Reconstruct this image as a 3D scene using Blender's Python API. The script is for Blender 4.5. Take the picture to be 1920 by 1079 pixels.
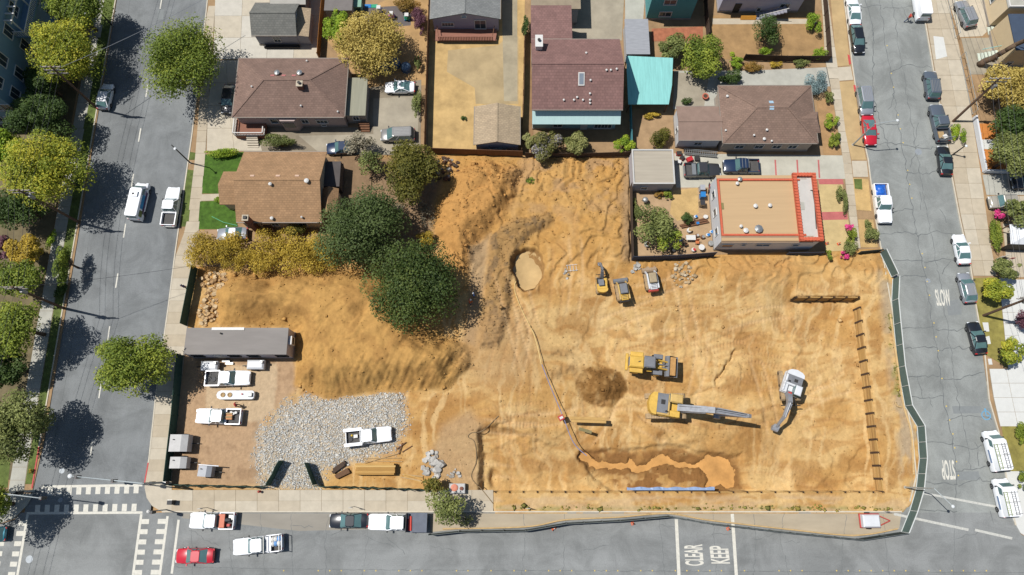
import bpy, math, random, numpy as np
from mathutils import Vector, Matrix
from mathutils.geometry import tessellate_polygon
R = math.radians
for o in list(bpy.data.objects): bpy.data.objects.remove(o)
sc = bpy.context.scene; col = sc.collection
random.seed(7)

# ---------------------------------------------------------------- camera, sky, sun, exposure
CAM_H, TILT, FPX = 90.0, R(14.88), 1280.0
cam_d = bpy.data.cameras.new('camera'); cam = bpy.data.objects.new('camera', cam_d); col.objects.link(cam)
cam.location = (0, 0, CAM_H); cam.rotation_euler = (TILT, 0, 0)
cam_d.sensor_width = 36; cam_d.lens = 36*FPX/1920; cam_d.clip_start = 1; cam_d.clip_end = 3000
sc.camera = cam
SUN_EL, SUN_AZ = R(62), R(-75)
w = bpy.data.worlds.new('World'); sc.world = w; w.use_nodes = True
sky = w.node_tree.nodes.new('ShaderNodeTexSky'); sky.sky_type = 'NISHITA'; sky.sun_disc = False
sky.sun_elevation = SUN_EL; sky.sun_rotation = SUN_AZ; sky.air_density = 1.1; sky.dust_density = .6
bg = w.node_tree.nodes['Background']; bg.inputs[1].default_value = 0.07
w.node_tree.links.new(sky.outputs[0], bg.inputs[0])
sd = bpy.data.lights.new('sun', 'SUN'); sd.energy = 4.8; sd.angle = R(.53); sd.color = (1, .97, .93)
sun = bpy.data.objects.new('sun', sd); col.objects.link(sun); sun.location = (-60, 16, 120)
sun.rotation_euler = Vector((math.cos(SUN_EL)*math.cos(R(15)), -math.cos(SUN_EL)*math.sin(R(15)), -math.sin(SUN_EL))).to_track_quat('-Z', 'Y').to_euler()
sc.view_settings.view_transform = 'Standard'; sc.view_settings.look = 'None'
sc.view_settings.exposure = 0.22; sc.view_settings.gamma = 1
sc.render.engine = 'CYCLES'; sc.cycles.use_denoising = True; sc.cycles.max_bounces = 6
sc.cycles.transparent_max_bounces = 6

# ---------------------------------------------------------------- helpers
ct, st = math.cos(TILT), math.sin(TILT)
def W(px, py, h=0.0):
    """photo pixel -> point at height h"""
    u, v = px-960, py-539.5
    d = (h-CAM_H)/(-v*st-FPX*ct)
    return Vector((u*d, (-v*ct+FPX*st)*d, h))
def U(X, Y, Z=0.0):
    y, z = Y, Z-CAM_H
    yc = y*ct+z*st; zc = -y*st+z*ct
    return 960+FPX*X/-zc, 539.5-FPX*yc/-zc
def s2l(c):
    c = c/255.
    return c/12.92 if c <= .04045 else ((c+.055)/1.055)**2.4
GAIN = 1.5
def C(r, g, b): return tuple(min(.85, s2l(v)/GAIN) for v in (r, g, b))
MATS = {}
def M(name, rgb, rough=.8, var=.14, scale=1.5, bump=0, metal=0, spec=.3, coat=0, bscale=None, streak=None):
    if name in MATS: return MATS[name]
    m = bpy.data.materials.new(name); m.use_nodes = True; MATS[name] = m
    nt = m.node_tree; N = nt.nodes; L = nt.links; b = N['Principled BSDF']
    b.inputs['Roughness'].default_value = rough; b.inputs['Metallic'].default_value = metal
    b.inputs['Specular IOR Level'].default_value = spec
    if coat: b.inputs['Coat Weight'].default_value = coat; b.inputs['Coat Roughness'].default_value = .08
    tc = N.new('ShaderNodeTexCoord'); vec = tc.outputs['Object']
    if streak:
        mp = N.new('ShaderNodeMapping'); mp.inputs['Scale'].default_value = streak; L.new(vec, mp.inputs[0]); vec = mp.outputs[0]
    n1 = N.new('ShaderNodeTexNoise'); n1.inputs['Scale'].default_value = scale; n1.inputs['Detail'].default_value = 6; n1.inputs['Roughness'].default_value = .65
    L.new(vec, n1.inputs['Vector'])
    cr = N.new('ShaderNodeValToRGB')
    cr.color_ramp.elements[0].position = .3; cr.color_ramp.elements[1].position = .7
    cr.color_ramp.elements[0].color = tuple(max(0, c*(1-var)) for c in rgb)+(1,)
    cr.color_ramp.elements[1].color = tuple(min(1, c*(1+var)) for c in rgb)+(1,)
    L.new(n1.outputs['Fac'], cr.inputs[0]); L.new(cr.outputs[0], b.inputs['Base Color'])
    if bump:
        n2 = N.new('ShaderNodeTexNoise'); n2.inputs['Scale'].default_value = bscale or scale*6; n2.inputs['Detail'].default_value = 4
        L.new(tc.outputs['Object'], n2.inputs['Vector'])
        bp = N.new('ShaderNodeBump'); bp.inputs['Strength'].default_value = .6; bp.inputs['Distance'].default_value = bump
        L.new(n2.outputs['Fac'], bp.inputs['Height']); L.new(bp.outputs[0], b.inputs['Normal'])
    return m

class MB:
    def __init__(s, origin=None): s.v = []; s.f = []; s.o = Vector(origin) if origin is not None else None
    def add(s, vs, fs):
        k = len(s.v); s.v += [tuple(v) for v in vs]; s.f += [tuple(i+k for i in f) for f in fs]; return s
    def box(s, c, d, rz=0, rx=0, ry=0):
        x, y, z = d[0]/2, d[1]/2, d[2]/2
        vs = [Vector((a*x, b*y, e*z)) for a in (-1, 1) for b in (-1, 1) for e in (-1, 1)]
        if rz or rx or ry:
            m = Matrix.Rotation(rz, 3, 'Z') @ Matrix.Rotation(ry, 3, 'Y') @ Matrix.Rotation(rx, 3, 'X'); vs = [m @ v for v in vs]
        c = Vector(c)
        return s.add([v+c for v in vs], [(0, 1, 3, 2), (4, 6, 7, 5), (0, 4, 5, 1), (2, 3, 7, 6), (0, 2, 6, 4), (1, 5, 7, 3)])
    def bar(s, a, b, w_, h_):
        a, b = Vector(a), Vector(b); d = (b-a); L = d.length; d.normalize()
        up = Vector((0, 0, 1)) if abs(d.z) < .95 else Vector((1, 0, 0))
        sx = d.cross(up).normalized(); up = sx.cross(d).normalized()
        vs = []
        for p in (a, b):
            for i, j in ((-1, -1), (1, -1), (1, 1), (-1, 1)): vs.append(p+sx*i*w_/2+up*j*h_/2)
        return s.add(vs, [(3, 2, 1, 0), (4, 5, 6, 7), (0, 1, 5, 4), (1, 2, 6, 5), (2, 3, 7, 6), (3, 0, 4, 7)])
    def tube(s, a, b, r0, r1=None, n=8, cap=True):
        r1 = r0 if r1 is None else r1
        a, b = Vector(a), Vector(b); d = (b-a).normalized()
        up = Vector((0, 0, 1)) if abs(d.z) < .95 else Vector((1, 0, 0))
        sx = d.cross(up).normalized(); sy = sx.cross(d)
        vs = []
        for p, r in ((a, r0), (b, r1)):
            for i in range(n):
                t = 2*math.pi*i/n; vs.append(p+sx*math.cos(t)*r+sy*math.sin(t)*r)
        fs = [(i, (i+1) % n, n+(i+1) % n, n+i) for i in range(n)]
        if cap: fs += [tuple(range(n-1, -1, -1)), tuple(range(n, 2*n))]
        return s.add(vs, fs)
    def path(s, pts, r, n=6):
        for a, b in zip(pts[:-1], pts[1:]): s.tube(a, b, r, r, n)
        return s
    def prism(s, poly, z0, z1):
        n = len(poly); P = [(p[0], p[1]) for p in poly]
        area = sum(P[i][0]*P[(i+1) % n][1]-P[(i+1) % n][0]*P[i][1] for i in range(n))
        if area < 0: P = P[::-1]
        vs = [(x, y, z0) for x, y in P]+[(x, y, z1) for x, y in P]
        fs = [(i, (i+1) % n, n+(i+1) % n, n+i) for i in range(n)]
        if n <= 4: fs += [tuple(range(n, 2*n)), tuple(range(n-1, -1, -1))]
        else:
            for t in tessellate_polygon([[Vector((x, y, 0)) for x, y in P]]):
                a, b, c_ = t
                ar = (P[b][0]-P[a][0])*(P[c_][1]-P[a][1])-(P[c_][0]-P[a][0])*(P[b][1]-P[a][1])
                if ar < 0: b, c_ = c_, b
                fs += [(n+a, n+b, n+c_), (a, c_, b)]
        return s.add(vs, fs)
    def sheet(s, poly):
        P = [Vector(p) for p in poly]
        for t in tessellate_polygon([P]):
            a, b, c_ = t
            ar = (P[b].x-P[a].x)*(P[c_].y-P[a].y)-(P[c_].x-P[a].x)*(P[b].y-P[a].y)
            if ar < 0: b, c_ = c_, b
            s.add([P[a], P[b], P[c_]], [(0, 1, 2)])
        return s
    def lathe(s, prof, n=12, c=(0, 0, 0), axis='Z'):
        vs = []
        for r, z in prof:
            for i in range(n):
                t = 2*math.pi*i/n; x, y = r*math.cos(t), r*math.sin(t)
                p = (x, y, z) if axis == 'Z' else ((z, x, y) if axis == 'X' else (x, z, y))
                vs.append((p[0]+c[0], p[1]+c[1], p[2]+c[2]))
        fs = []
        for k in range(len(prof)-1):
            for i in range(n):
                j = (i+1) % n; q = (k*n+i, k*n+j, (k+1)*n+j, (k+1)*n+i)
                fs.append(q if axis != 'Y' else q[::-1])
        fs.append(tuple(range((len(prof)-1)*n, len(prof)*n))); fs.append(tuple(range(n-1, -1, -1)))
        return s.add(vs, fs)
    def build(s, name, mat, parent=None, smooth=False, kind=None):
        me = bpy.data.meshes.new(name)
        vs = s.v
        if s.o is not None: vs = [(x-s.o.x, y-s.o.y, z-s.o.z) for x, y, z in vs]
        me.from_pydata(vs, [], s.f); me.update()
        if mat: me.materials.append(mat)
        if smooth: me.shade_smooth()
        o = bpy.data.objects.new(name, me); col.objects.link(o)
        if parent: o.parent = parent
        if kind: o['kind'] = kind
        return o
def np_mesh(name, V, F, mat, parent=None, smooth=False, kind=None, colors=None, fcol=None):
    """V (n,3), F (m,k) numpy"""
    me = bpy.data.meshes.new(name); V = np.asarray(V, np.float32); F = np.asarray(F, np.int32); k = F.shape[1]
    me.vertices.add(len(V)); me.vertices.foreach_set('co', V.ravel())
    me.loops.add(F.size); me.loops.foreach_set('vertex_index', F.ravel())
    me.polygons.add(len(F)); me.polygons.foreach_set('loop_start', np.arange(len(F), dtype=np.int32)*k)
    me.polygons.foreach_set('loop_total', np.full(len(F), k, np.int32))
    me.update(calc_edges=True)
    if colors is not None:
        a = me.color_attributes.new('tone', 'FLOAT_COLOR', 'POINT')
        a.data.foreach_set('color', np.hstack([colors, np.ones((len(V), 1))]).astype(np.float32).ravel())
    if fcol is not None:
        a = me.attributes.new('leaf', 'FLOAT', 'FACE'); a.data.foreach_set('value', np.asarray(fcol, np.float32))
    if mat: me.materials.append(mat)
    if smooth: me.shade_smooth()
    o = bpy.data.objects.new(name, me); col.objects.link(o)
    if parent: o.parent = parent
    if kind: o['kind'] = kind
    return o
def tag(o, label, cat, group=None):
    o['label'] = label; o['category'] = cat
    if group: o['group'] = group
    return o
def thing(name, label, cat, loc=(0, 0, 0), rz=0, group=None):
    o = bpy.data.objects.new(name, None); col.objects.link(o); o.empty_display_size = .3
    o.location = loc; o.rotation_euler = (0, 0, rz)
    return tag(o, label, cat, group)
def pxsheet(name, poly, z, mat, parent=None, kind='structure'):
    return MB().sheet([W(x, y, z) for x, y in poly]).build(name, mat, parent, kind=kind if not parent else None)

# numpy noise
_rt = np.random.RandomState(3).rand(256, 256)
def vn(x, y):
    xi, yi = np.floor(x).astype(int), np.floor(y).astype(int); fx, fy = x-xi, y-yi
    fx = fx*fx*(3-2*fx); fy = fy*fy*(3-2*fy)
    g = lambda a, b: _rt[a & 255, b & 255]
    return (g(xi, yi)*(1-fx)+g(xi+1, yi)*fx)*(1-fy)+(g(xi, yi+1)*(1-fx)+g(xi+1, yi+1)*fx)*fy
def fbm(x, y, o=5, g=.5):
    s, a, t = 0, 1, 0
    for i in range(o):
        s = s+a*vn(x*2**i+i*17.3, y*2**i+i*9.1); t += a; a *= g
    return s/t
def sm(a, b, x):
    t = np.clip((x-a)/(b-a), 0, 1); return t*t*(3-2*t)
def sdf(px, py, poly):
    """signed distance, positive inside"""
    d = np.full(px.shape, 1e9); ins = np.zeros(px.shape, bool); n = len(poly)
    for i in range(n):
        ax, ay = poly[i]; bx, by = poly[(i+1) % n]
        ex, ey = bx-ax, by-ay; wx, wy = px-ax, py-ay
        t = np.clip((wx*ex+wy*ey)/(ex*ex+ey*ey), 0, 1)
        d = np.minimum(d, (wx-ex*t)**2+(wy-ey*t)**2)
        if ey != 0:
            c_ = ((ay <= py) & (by > py)) | ((by <= py) & (ay > py))
            ins ^= c_ & (px < ax+ex*(py-ay)/ey)
    d = np.sqrt(d); return np.where(ins, d, -d)
def segd(px, py, a, b):
    ex, ey = b[0]-a[0], b[1]-a[1]; t = np.clip(((px-a[0])*ex+(py-a[1])*ey)/(ex*ex+ey*ey), 0, 1)
    return np.sqrt((px-a[0]-ex*t)**2+(py-a[1]-ey*t)**2), t
def mixc(a, b, t): return a*(1-t[..., None])+np.array(b)*t[..., None]

# ---------------------------------------------------------------- site terrain
TX0, TX1, TY0, TY1, TS = -48.0, 62.0, -12.0, 50.0, .15
nx, ny = int((TX1-TX0)/TS)+1, int((TY1-TY0)/TS)+1
gx, gy = np.meshgrid(TX0+np.arange(nx)*TS, TY0+np.arange(ny)*TS)
_zc = -gy*st-CAM_H*ct
PX = 960+FPX*gx/-_zc; PY = 539.5-FPX*(gy*ct-CAM_H*st)/-_zc
SITE = [(346, 614), (372, 500), (618, 500), (622, 296), (815, 288), (1182, 296), (1182, 490), (1345, 478), (1560, 474), (1650, 470),
        (1668, 520), (1674, 610), (1685, 690), (1697, 760), (1712, 800), (1718, 870), (1712, 930), (1690, 956), (932, 958), (925, 918),
        (805, 912), (318, 912), (328, 800), (344, 650)]
ds = sdf(PX, PY, SITE)
wob = lambda s, a, k=0: (fbm(PX/s+k, PY/s-k, 4)-.5)*2*a
Z = .05+wob(60, .10)+wob(16, .03, 5)
def c3(*a): return np.array(C(*a))
base = mixc(np.broadcast_to(c3(216, 176, 112), PX.shape+(3,)), c3(200, 152, 84), sm(.35, .65, fbm(PX/75+4, PY/60, 5)))
swx = PX+wob(90, 40, 9); swy = PY+wob(90, 40, 3)
swirl = fbm(swx/70, swy/9, 4)
base = mixc(base, c3(184, 132, 68), sm(.50, .70, swirl)*.62)
base = mixc(base, c3(170, 120, 60), sm(.54, .68, fbm(PX/46+7, PY/38+2, 5))*.6)
base = mixc(base, c3(228, 192, 132), sm(.55, .75, fbm(swx/11, swy/60+3, 4))*.6)
upper = sm(560, 440, PY)
base = mixc(base, c3(197, 147, 74), upper*.75)
# spoil heap on the left
HB = [(392, 540), (430, 508), (560, 508), (705, 500), (760, 560), (800, 618), (872, 640), (884, 688), (836, 732), (730, 736), (610, 748), (552, 726), (552, 622), (410, 612)]
dB = sdf(PX+wob(30, 8), PY+wob(30, 8, 4), HB)
gul = (fbm((PX*.55+PY*.35)/9, (PX*.35-PY*.55)/60, 4)-.5)*sm(640, 720, PX)*sm(0, 15, dB)*sm(90, 30, dB)*sm(560, 600, PY)
ang = np.arctan2(PY-575, PX-640); ridg = 1-np.abs(2*fbm(ang*9+3, np.hypot(PX-640, PY-575)/70, 4)-1)
gul = gul+(ridg-.75)*.38*sm(0, 12, dB)*sm(80, 35, dB)*sm(590, 640, PY)
hB = 3.3*sm(-4, 62, dB)+sm(0, 20, dB)*(wob(40, .26, 7)+wob(12, .09, 8))+gul*1.5
for (bx, by, r, a) in ((515, 540, 11, -.7), (535, 545, 16, .35), (577, 560, 14, -.35), (690, 590, 12, -.5), (660, 585, 16, .3), (470, 560, 24, .3), (620, 545, 30, .3)):
    hB += a*np.exp(-((PX-bx)**2+(PY-by)**2)/r**2)
Z += hB
base = mixc(base, c3(197, 149, 78), sm(-6, 10, dB))
base = mixc(base, c3(174, 128, 66), sm(-2, 14, dB)*sm(.45, .65, fbm(PX/28, PY/28+8, 5))*.7)
# upper mound by the trees
HD = [(818, 395), (850, 315), (905, 302), (985, 312), (975, 360), (940, 420), (905, 450), (880, 520), (850, 505), (815, 440)]
dD = sdf(PX+wob(25, 8, 2), PY+wob(25, 8, 6), HD)
Z += 2.2*sm(-6, 40, dD)+sm(-4, 12, dD)*(wob(20, .32, 1)+wob(9, .15, 2))
def scarp(sc, k, amp, o=0.):
    s_ = fbm(PX/sc+o, PY/sc-o, 4)*k; f_ = s_-np.floor(s_); return amp*(sm(0, .22, f_)-f_)
Z += sm(560, 500, PY)*sm(820, 900, PX)*scarp(80, 7, .42, 3)+sm(-2, 10, dB)*scarp(75, 5, .16, 8)
base = mixc(base, c3(197, 143, 74), sm(-8, 10, dD)*.9)
for (bx, by, r, a) in ((1105, 425, 55, 1.3), (1160, 470, 30, .9), (1060, 350, 60, .5), (1150, 340, 40, .4), (1010, 450, 40, -.3), (895, 345, 16, .5), (1170, 420, 22, .5)):
    Z += a*np.exp(-(((PX-bx)/r)**2+((PY-by)/(r*.8))**2)**1.3)*(1+wob(12, .2, 3))
lump = sm(520, 300, PY)*sm(930, 1000, PX)
Z += lump*(wob(17, .28, 11)+wob(7, .12, 12))
base = mixc(base, c3(180, 142, 98), lump*sm(.5, .7, fbm(PX/30+2, PY/22, 5))*.8)
# grey berm with track prints
GB = [(918, 440), (960, 412), (1030, 400), (1040, 420), (1000, 442), (972, 468), (962, 520), (955, 600), (938, 655), (893, 655), (906, 560)]
dG = sdf(PX+wob(14, 5), PY+wob(14, 5, 2), GB)
Z += .75*sm(-3, 14, dG)+sm(0, 8, dG)*(wob(7, .16, 3)+.07*np.sin(PY*2*np.pi/8.5+PX*.12)*sm(530, 560, PY))
base = mixc(base, c3(168, 130, 78), sm(-4, 8, dG)*.9)
base = mixc(base, c3(132, 106, 74), sm(-2, 6, dG)*sm(.52, .66, fbm(PX/10, PY/10, 4))*.8)
GP = [(880, 470), (920, 440), (905, 560), (892, 650), (870, 640), (880, 560)]
base = mixc(base, c3(176, 146, 108), sm(-8, 8, sdf(PX, PY, GP))*.9)
# scattered grey soil below berm
base = mixc(base, c3(178, 140, 94), sm(0, 1, sm(120, 30, np.hypot(PX-935, PY-655)))*.6)
# pond basin
POND = [(962, 492), (970, 478), (985, 471), (1002, 472), (1012, 482), (1017, 497), (1015, 515), (1008, 530), (1000, 538), (985, 542), (976, 535), (971, 522), (964, 506)]
dpd = 1-sdf(PX+wob(10, 2.5), PY+wob(10, 2.5, 3), POND)/30
Z -= 1.1*sm(1.24, 1.02, dpd)*np.where(PX-PY*.4 > 800, .8, 1)
Z += .25*np.exp(-((dpd-1.3)/.2)**2)*(PX < 1010)
base = mixc(base, c3(150, 112, 66), sm(1.25, 1.05, dpd)*.8)
# excavated pit
def rightline(py): return 1617+(py-575)*(1660-1617)/(922-575)
topramp = np.where(PX > 1490, (PY > 555)*1., sm(515, 640, PY)*sm(1500, 1430, PX)+sm(1430, 1490, PX)*sm(525, 570, PY))
pit = 1.85*topramp*sm(930, 1130, PX+(PY-700)*.15)
corner = sm(893, 906, PX+wob(20, 6))*sm(792, 818, PY-sm(940, 1040, PX)*22+wob(16, 6, 4))*(1.45+.3*sm(900, 1100, PX))
pit = np.maximum(pit, np.minimum(corner, 1.85))
PITD = pit*(PX < rightline(PY)-1)*(PY < 922)*(PX > 886)
Z -= PITD
inpit = sm(.6, 1.5, PITD)
Z += inpit*scarp(110, 5, .2, 17)+inpit*(wob(44, .2, 21)+wob(15, .05, 22))+sm(900, 1000, PX)*sm(500, 540, PY)*(PITD < 1.9)*((fbm(swx/50, swy/9, 4)-.5)*.10)
hole = np.exp(-(((PX-926)/9)**2+((PY-897)/18)**2)**2); Z -= .9*hole
# embankment below the orange-trimmed house
emb = sm(1330, 1380, PX)*sm(1520, 1470, PX)*np.exp(-((PY-505)/24)**2)
Z += emb*(.5+wob(14, .2, 2)); base = mixc(base, c3(196, 146, 82), emb*.8)
# damp soil cone, cracks, ruts
dc = np.hypot((PX-1132)/50, (PY-722)/40)+wob(16, .14, 13)
cone = sm(1.0, .1, dc); Z += 1.5*cone+sm(1, .8, dc)*wob(7, .16, 4)
WETC = sm(1.04, .92, dc)*(1-.45*sm(.55, .7, fbm(PX/16, PY/16, 4)))
for a, b, wd, dp in (((1388, 655), (1368, 688), 4, .7), ((1366, 690), (1352, 714), 4, .7), ((1346, 726), (1304, 740), 3, .25), ((1395, 785), (1360, 800), 3, .3), ((900, 810), (960, 790), 4, .35), ((905, 850), (1000, 805), 5, -.2), ((1480, 487), (1452, 502), 4, .5)):
    d, t = segd(PX+wob(9, 5, 3), PY+wob(9, 5, 1), a, b); Z -= dp*np.exp(-(d/wd)**2)
for (bx, by, r, a) in ((1050, 660, 28, .22), (1065, 690, 24, .2), (1040, 700, 18, .2)):
    k = np.exp(-((PX-bx)/r)**2-((PY-by)/9)**2); Z += a*k*(1+wob(6, 1.5)); base = mixc(base, c3(160, 120, 72), k*.7)
for (bx, by, r, a) in ((1340, 690, 42, .45), (1300, 700, 26, -.3), (1400, 700, 36, .3), (1240, 815, 30, .4), (1300, 810, 36, .35), (1370, 815, 30, .3), (1000, 830, 40, .35), (1060, 800, 30, .3)):
    Z += a*np.exp(-((PX-bx)/r)**2-((PY-by)/(r*.6))**2)*(1+wob(8, .5))
# tyre and track ruts
for k in range(58):
    rr = np.random.RandomState(100+k); ax, ay = rr.uniform(880, 1590), rr.uniform(520, 900); an = rr.uniform(-.5, .5)+(1.57 if rr.rand() < .3 else 0); ln = rr.uniform(60, 220); cv = rr.uniform(-.0025, .0025)
    ux, uy = math.cos(an), math.sin(an)
    s_ = (PX-ax)*ux+(PY-ay)*uy; q = -(PX-ax)*uy+(PY-ay)*ux-cv*s_*s_; win = sm(-ln/2, -ln/3, s_)*sm(ln/2, ln/3, s_)
    for off in (-11, 11):
        g = np.exp(-((q-off)/3.2)**2)*win
        Z -= g*(.06+.06*np.sin(s_*2*np.pi/6.5)*(np.abs(q-off) < 4)); base = mixc(base, c3(*((188, 142, 88) if k % 3 else (226, 188, 136))), g*.38)
base = mixc(base, c3(138, 98, 48), WETC)
for (bx, by, r, k_) in ((1400, 808, 48, .6), (1240, 812, 20, .8), (1350, 845, 60, .45), (1480, 835, 30, .4), (1330, 905, 40, .5), (1565, 905, 16, .8), (1000, 860, 60, .35), (1460, 780, 26, .5)):
    base = mixc(base, c3(160, 114, 58), np.exp(-(((PX-bx)/r)**2+((PY-by)/(r*.7))**2)+wob(20, .8, 6))*k_*.8)
# wet trench with muddy water along the lower wall
WET = [(1095, 850), (1130, 846), (1160, 852), (1240, 845), (1262, 840), (1330, 862), (1385, 862), (1400, 915), (1160, 917), (1150, 890), (1120, 880)]
dW = sdf(PX+wob(14, 7, 5), PY+wob(14, 7, 8), WET)
base = mixc(base, c3(150, 104, 54), sm(-9, 3, dW)*(1-.8*sm(.55, .66, fbm(PX/18, PY/14, 4))))
MUD = [(1092, 856), (1100, 850), (1118, 868), (1180, 872), (1184, 858), (1200, 872), (1214, 876), (1238, 858), (1250, 851), (1268, 862), (1312, 874), (1332, 858), (1372, 862), (1390, 890), (1388, 912), (1340, 914), (1338, 884), (1322, 872), (1300, 878), (1262, 868), (1236, 876), (1205, 886), (1180, 880), (1120, 878)]
TRN = [(1088, 846), (1180, 842), (1262, 833), (1340, 852), (1400, 850), (1412, 925), (1150, 925), (1108, 890)]
dT = sdf(PX+wob(16, 6, 5), PY+wob(16, 6, 8), TRN); Z -= .5*sm(-4, 4, dT)*(PY < 922)
dM = sdf(PX+wob(16, 9, 5)+wob(6, 4, 2), PY+wob(16, 8, 8)+wob(6, 3, 6), MUD)+1.5
Z = np.where(dM > -4, Z*(1-sm(-6, 2, dM))+(-2.5)*sm(-6, 2, dM), Z)
damp = np.exp(-(np.minimum(dM, 0)/11)**2)*(dM < 3); base = mixc(base, c3(140, 98, 50), damp*.75)
# left yard, gravel pad, strips outside the walls
YARD = [(344, 650), (556, 650), (556, 730), (492, 790), (492, 912), (318, 912), (328, 800)]
dY = sdf(PX, PY, YARD)
Z = np.where(dY > 0, .05+wob(30, .03), Z)
base = mixc(base, c3(186, 152, 116), sm(-10, 8, dY)*sm(6, -6, dB)); base = mixc(base, c3(160, 128, 96), sm(0, 12, dY)*sm(.5, .66, fbm(PX/24, PY/24+5, 5))*.7)
CONC = [(390, 690), (520, 680), (516, 790), (384, 792)]
base = mixc(base, c3(206, 180, 144), sm(-3, 4, sdf(PX+wob(10, 4), PY+wob(10, 4, 2), CONC))*sm(-2, 6, dY)*.75)
GRAV = [(486, 850), (500, 800), (540, 765), (625, 736), (745, 733), (752, 790), (735, 838), (650, 862), (600, 880), (592, 912), (502, 912)]
dR = sdf(PX+wob(22, 12, 6), PY+wob(22, 12, 9), GRAV)
base = mixc(base, c3(194, 178, 152), sm(-24, 8, dR)*sm(4, -8, dB)*.85)
Z += sm(-4, 8, dR)*sm(0, -8, dB)*.05
base = mixc(base, c3(176, 158, 132), sm(1690, 1660, PX)*0+sm(0, 26, PX-rightline(PY)-22)*sm(470, 520, PY)*sm(.4, .6, fbm(PX/20, PY/40, 4))*.8)
base = mixc(base, c3(158, 150, 88), np.exp(-((PY-954)/5)**2)*(PX > 930)*sm(.4, .6, fbm(PX/22, PY/8, 4))*.75)
base = mixc(base, c3(158, 148, 84), np.exp(-((PX-1674+(PY-650)*-.05)/7)**2)*(PY > 590)*(PY < 740)*sm(.3, .6, fbm(PX/9, PY/18, 4))*.8)
base = mixc(base, c3(204, 172, 130), sm(926, 934, PY)*sm(.35, .6, fbm(PX/40, PY/10, 4))*.6)
GS = [(880, 770), (905, 800), (893, 840), (900, 925), (860, 925), (800, 870), (830, 800)]
base = mixc(base, c3(184, 150, 108), sm(-14, 10, sdf(PX, PY, GS))*.8)
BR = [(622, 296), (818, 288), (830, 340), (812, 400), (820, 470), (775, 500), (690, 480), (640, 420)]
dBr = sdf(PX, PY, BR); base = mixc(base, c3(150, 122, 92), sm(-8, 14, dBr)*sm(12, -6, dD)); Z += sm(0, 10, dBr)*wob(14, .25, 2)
edge = sm(-10, 6, sdf(PX, PY, [(1182, 296), (1186, 296), (1186, 490), (1166, 490), (1168, 300)]))
base = mixc(base, c3(160, 132, 100), edge*.7)
# fine colour break-up
base *= (.88+.24*fbm(PX/5, PY/5, 4))[..., None]
lum = base @ np.array([.3, .59, .11]); base = np.clip(base*.94, 0, .8)+lum[..., None]*np.array([1.06, 1., .78])*.11
Z = np.where(ds > -7, np.where((ds < 4) & (PITD < .05), np.minimum(Z, .06), Z), -.3)
Z = np.where((PY > 958) | (PX > 1712), np.minimum(Z, .03), Z)
HEIGHT = Z
def gz(X, Y):
    i = (X-TX0)/TS; j = (Y-TY0)/TS
    if not (0 <= i < nx-1 and 0 <= j < ny-1): return .08
    z = HEIGHT[int(round(j)), int(round(i))]
    return float(z) if z > -.29 else .08
def Wg(px, py, up=0.0):
    p = W(px, py, 0)
    for _ in range(6): p = W(px, py, gz(p.x, p.y))
    p.z = gz(p.x, p.y)+up; return p
idx = np.arange(nx*ny).reshape(ny, nx)
q = np.stack([idx[:-1, :-1], idx[:-1, 1:], idx[1:, 1:], idx[1:, :-1]], -1).reshape(-1, 4)
jit = (np.random.RandomState(5).rand(ny, nx)-.5)*.05*(ds > 0)
dirt = bpy.data.materials.new('dirt'); dirt.use_nodes = True
def dirt_nodes(m):
    nt = m.node_tree; N = nt.nodes; L = nt.links; b = N['Principled BSDF']; b.inputs['Roughness'].default_value = .95; b.inputs['Specular IOR Level'].default_value = .1
    at = N.new('ShaderNodeAttribute'); at.attribute_name = 'tone'; tc = N.new('ShaderNodeTexCoord')
    n = N.new('ShaderNodeTexNoise'); n.inputs['Scale'].default_value = 2.2; n.inputs['Detail'].default_value = 8; n.inputs['Roughness'].default_value = .75
    mr = N.new('ShaderNodeMapRange'); mr.inputs[1].default_value = .25; mr.inputs[2].default_value = .75; mr.inputs[3].default_value = .82; mr.inputs[4].default_value = 1.18
    mx = N.new('ShaderNodeMix'); mx.data_type = 'RGBA'; mx.blend_type = 'MULTIPLY'; mx.inputs[0].default_value = 1
    L.new(tc.outputs['Object'], n.inputs['Vector']); L.new(n.outputs['Fac'], mr.inputs[0]); L.new(at.outputs['Color'], mx.inputs[6]); L.new(mr.outputs[0], mx.inputs[7]); L.new(mx.outputs[2], b.inputs['Base Color'])
    n2 = N.new('ShaderNodeTexNoise'); n2.inputs['Scale'].default_value = 3.5; n2.inputs['Detail'].default_value = 8; n2.inputs['Roughness'].default_value = .7
    bp = N.new('ShaderNodeBump'); bp.inputs['Strength'].default_value = .7; bp.inputs['Distance'].default_value = .10
    L.new(tc.outputs['Object'], n2.inputs['Vector']); L.new(n2.outputs['Fac'], bp.inputs['Height']); L.new(bp.outputs[0], b.inputs['Normal'])
dirt_nodes(dirt)
np_mesh('construction_ground', np.stack([gx, gy, Z+jit], -1).reshape(-1, 3), q, dirt, smooth=True, kind='structure', colors=base.reshape(-1, 3))

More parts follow.
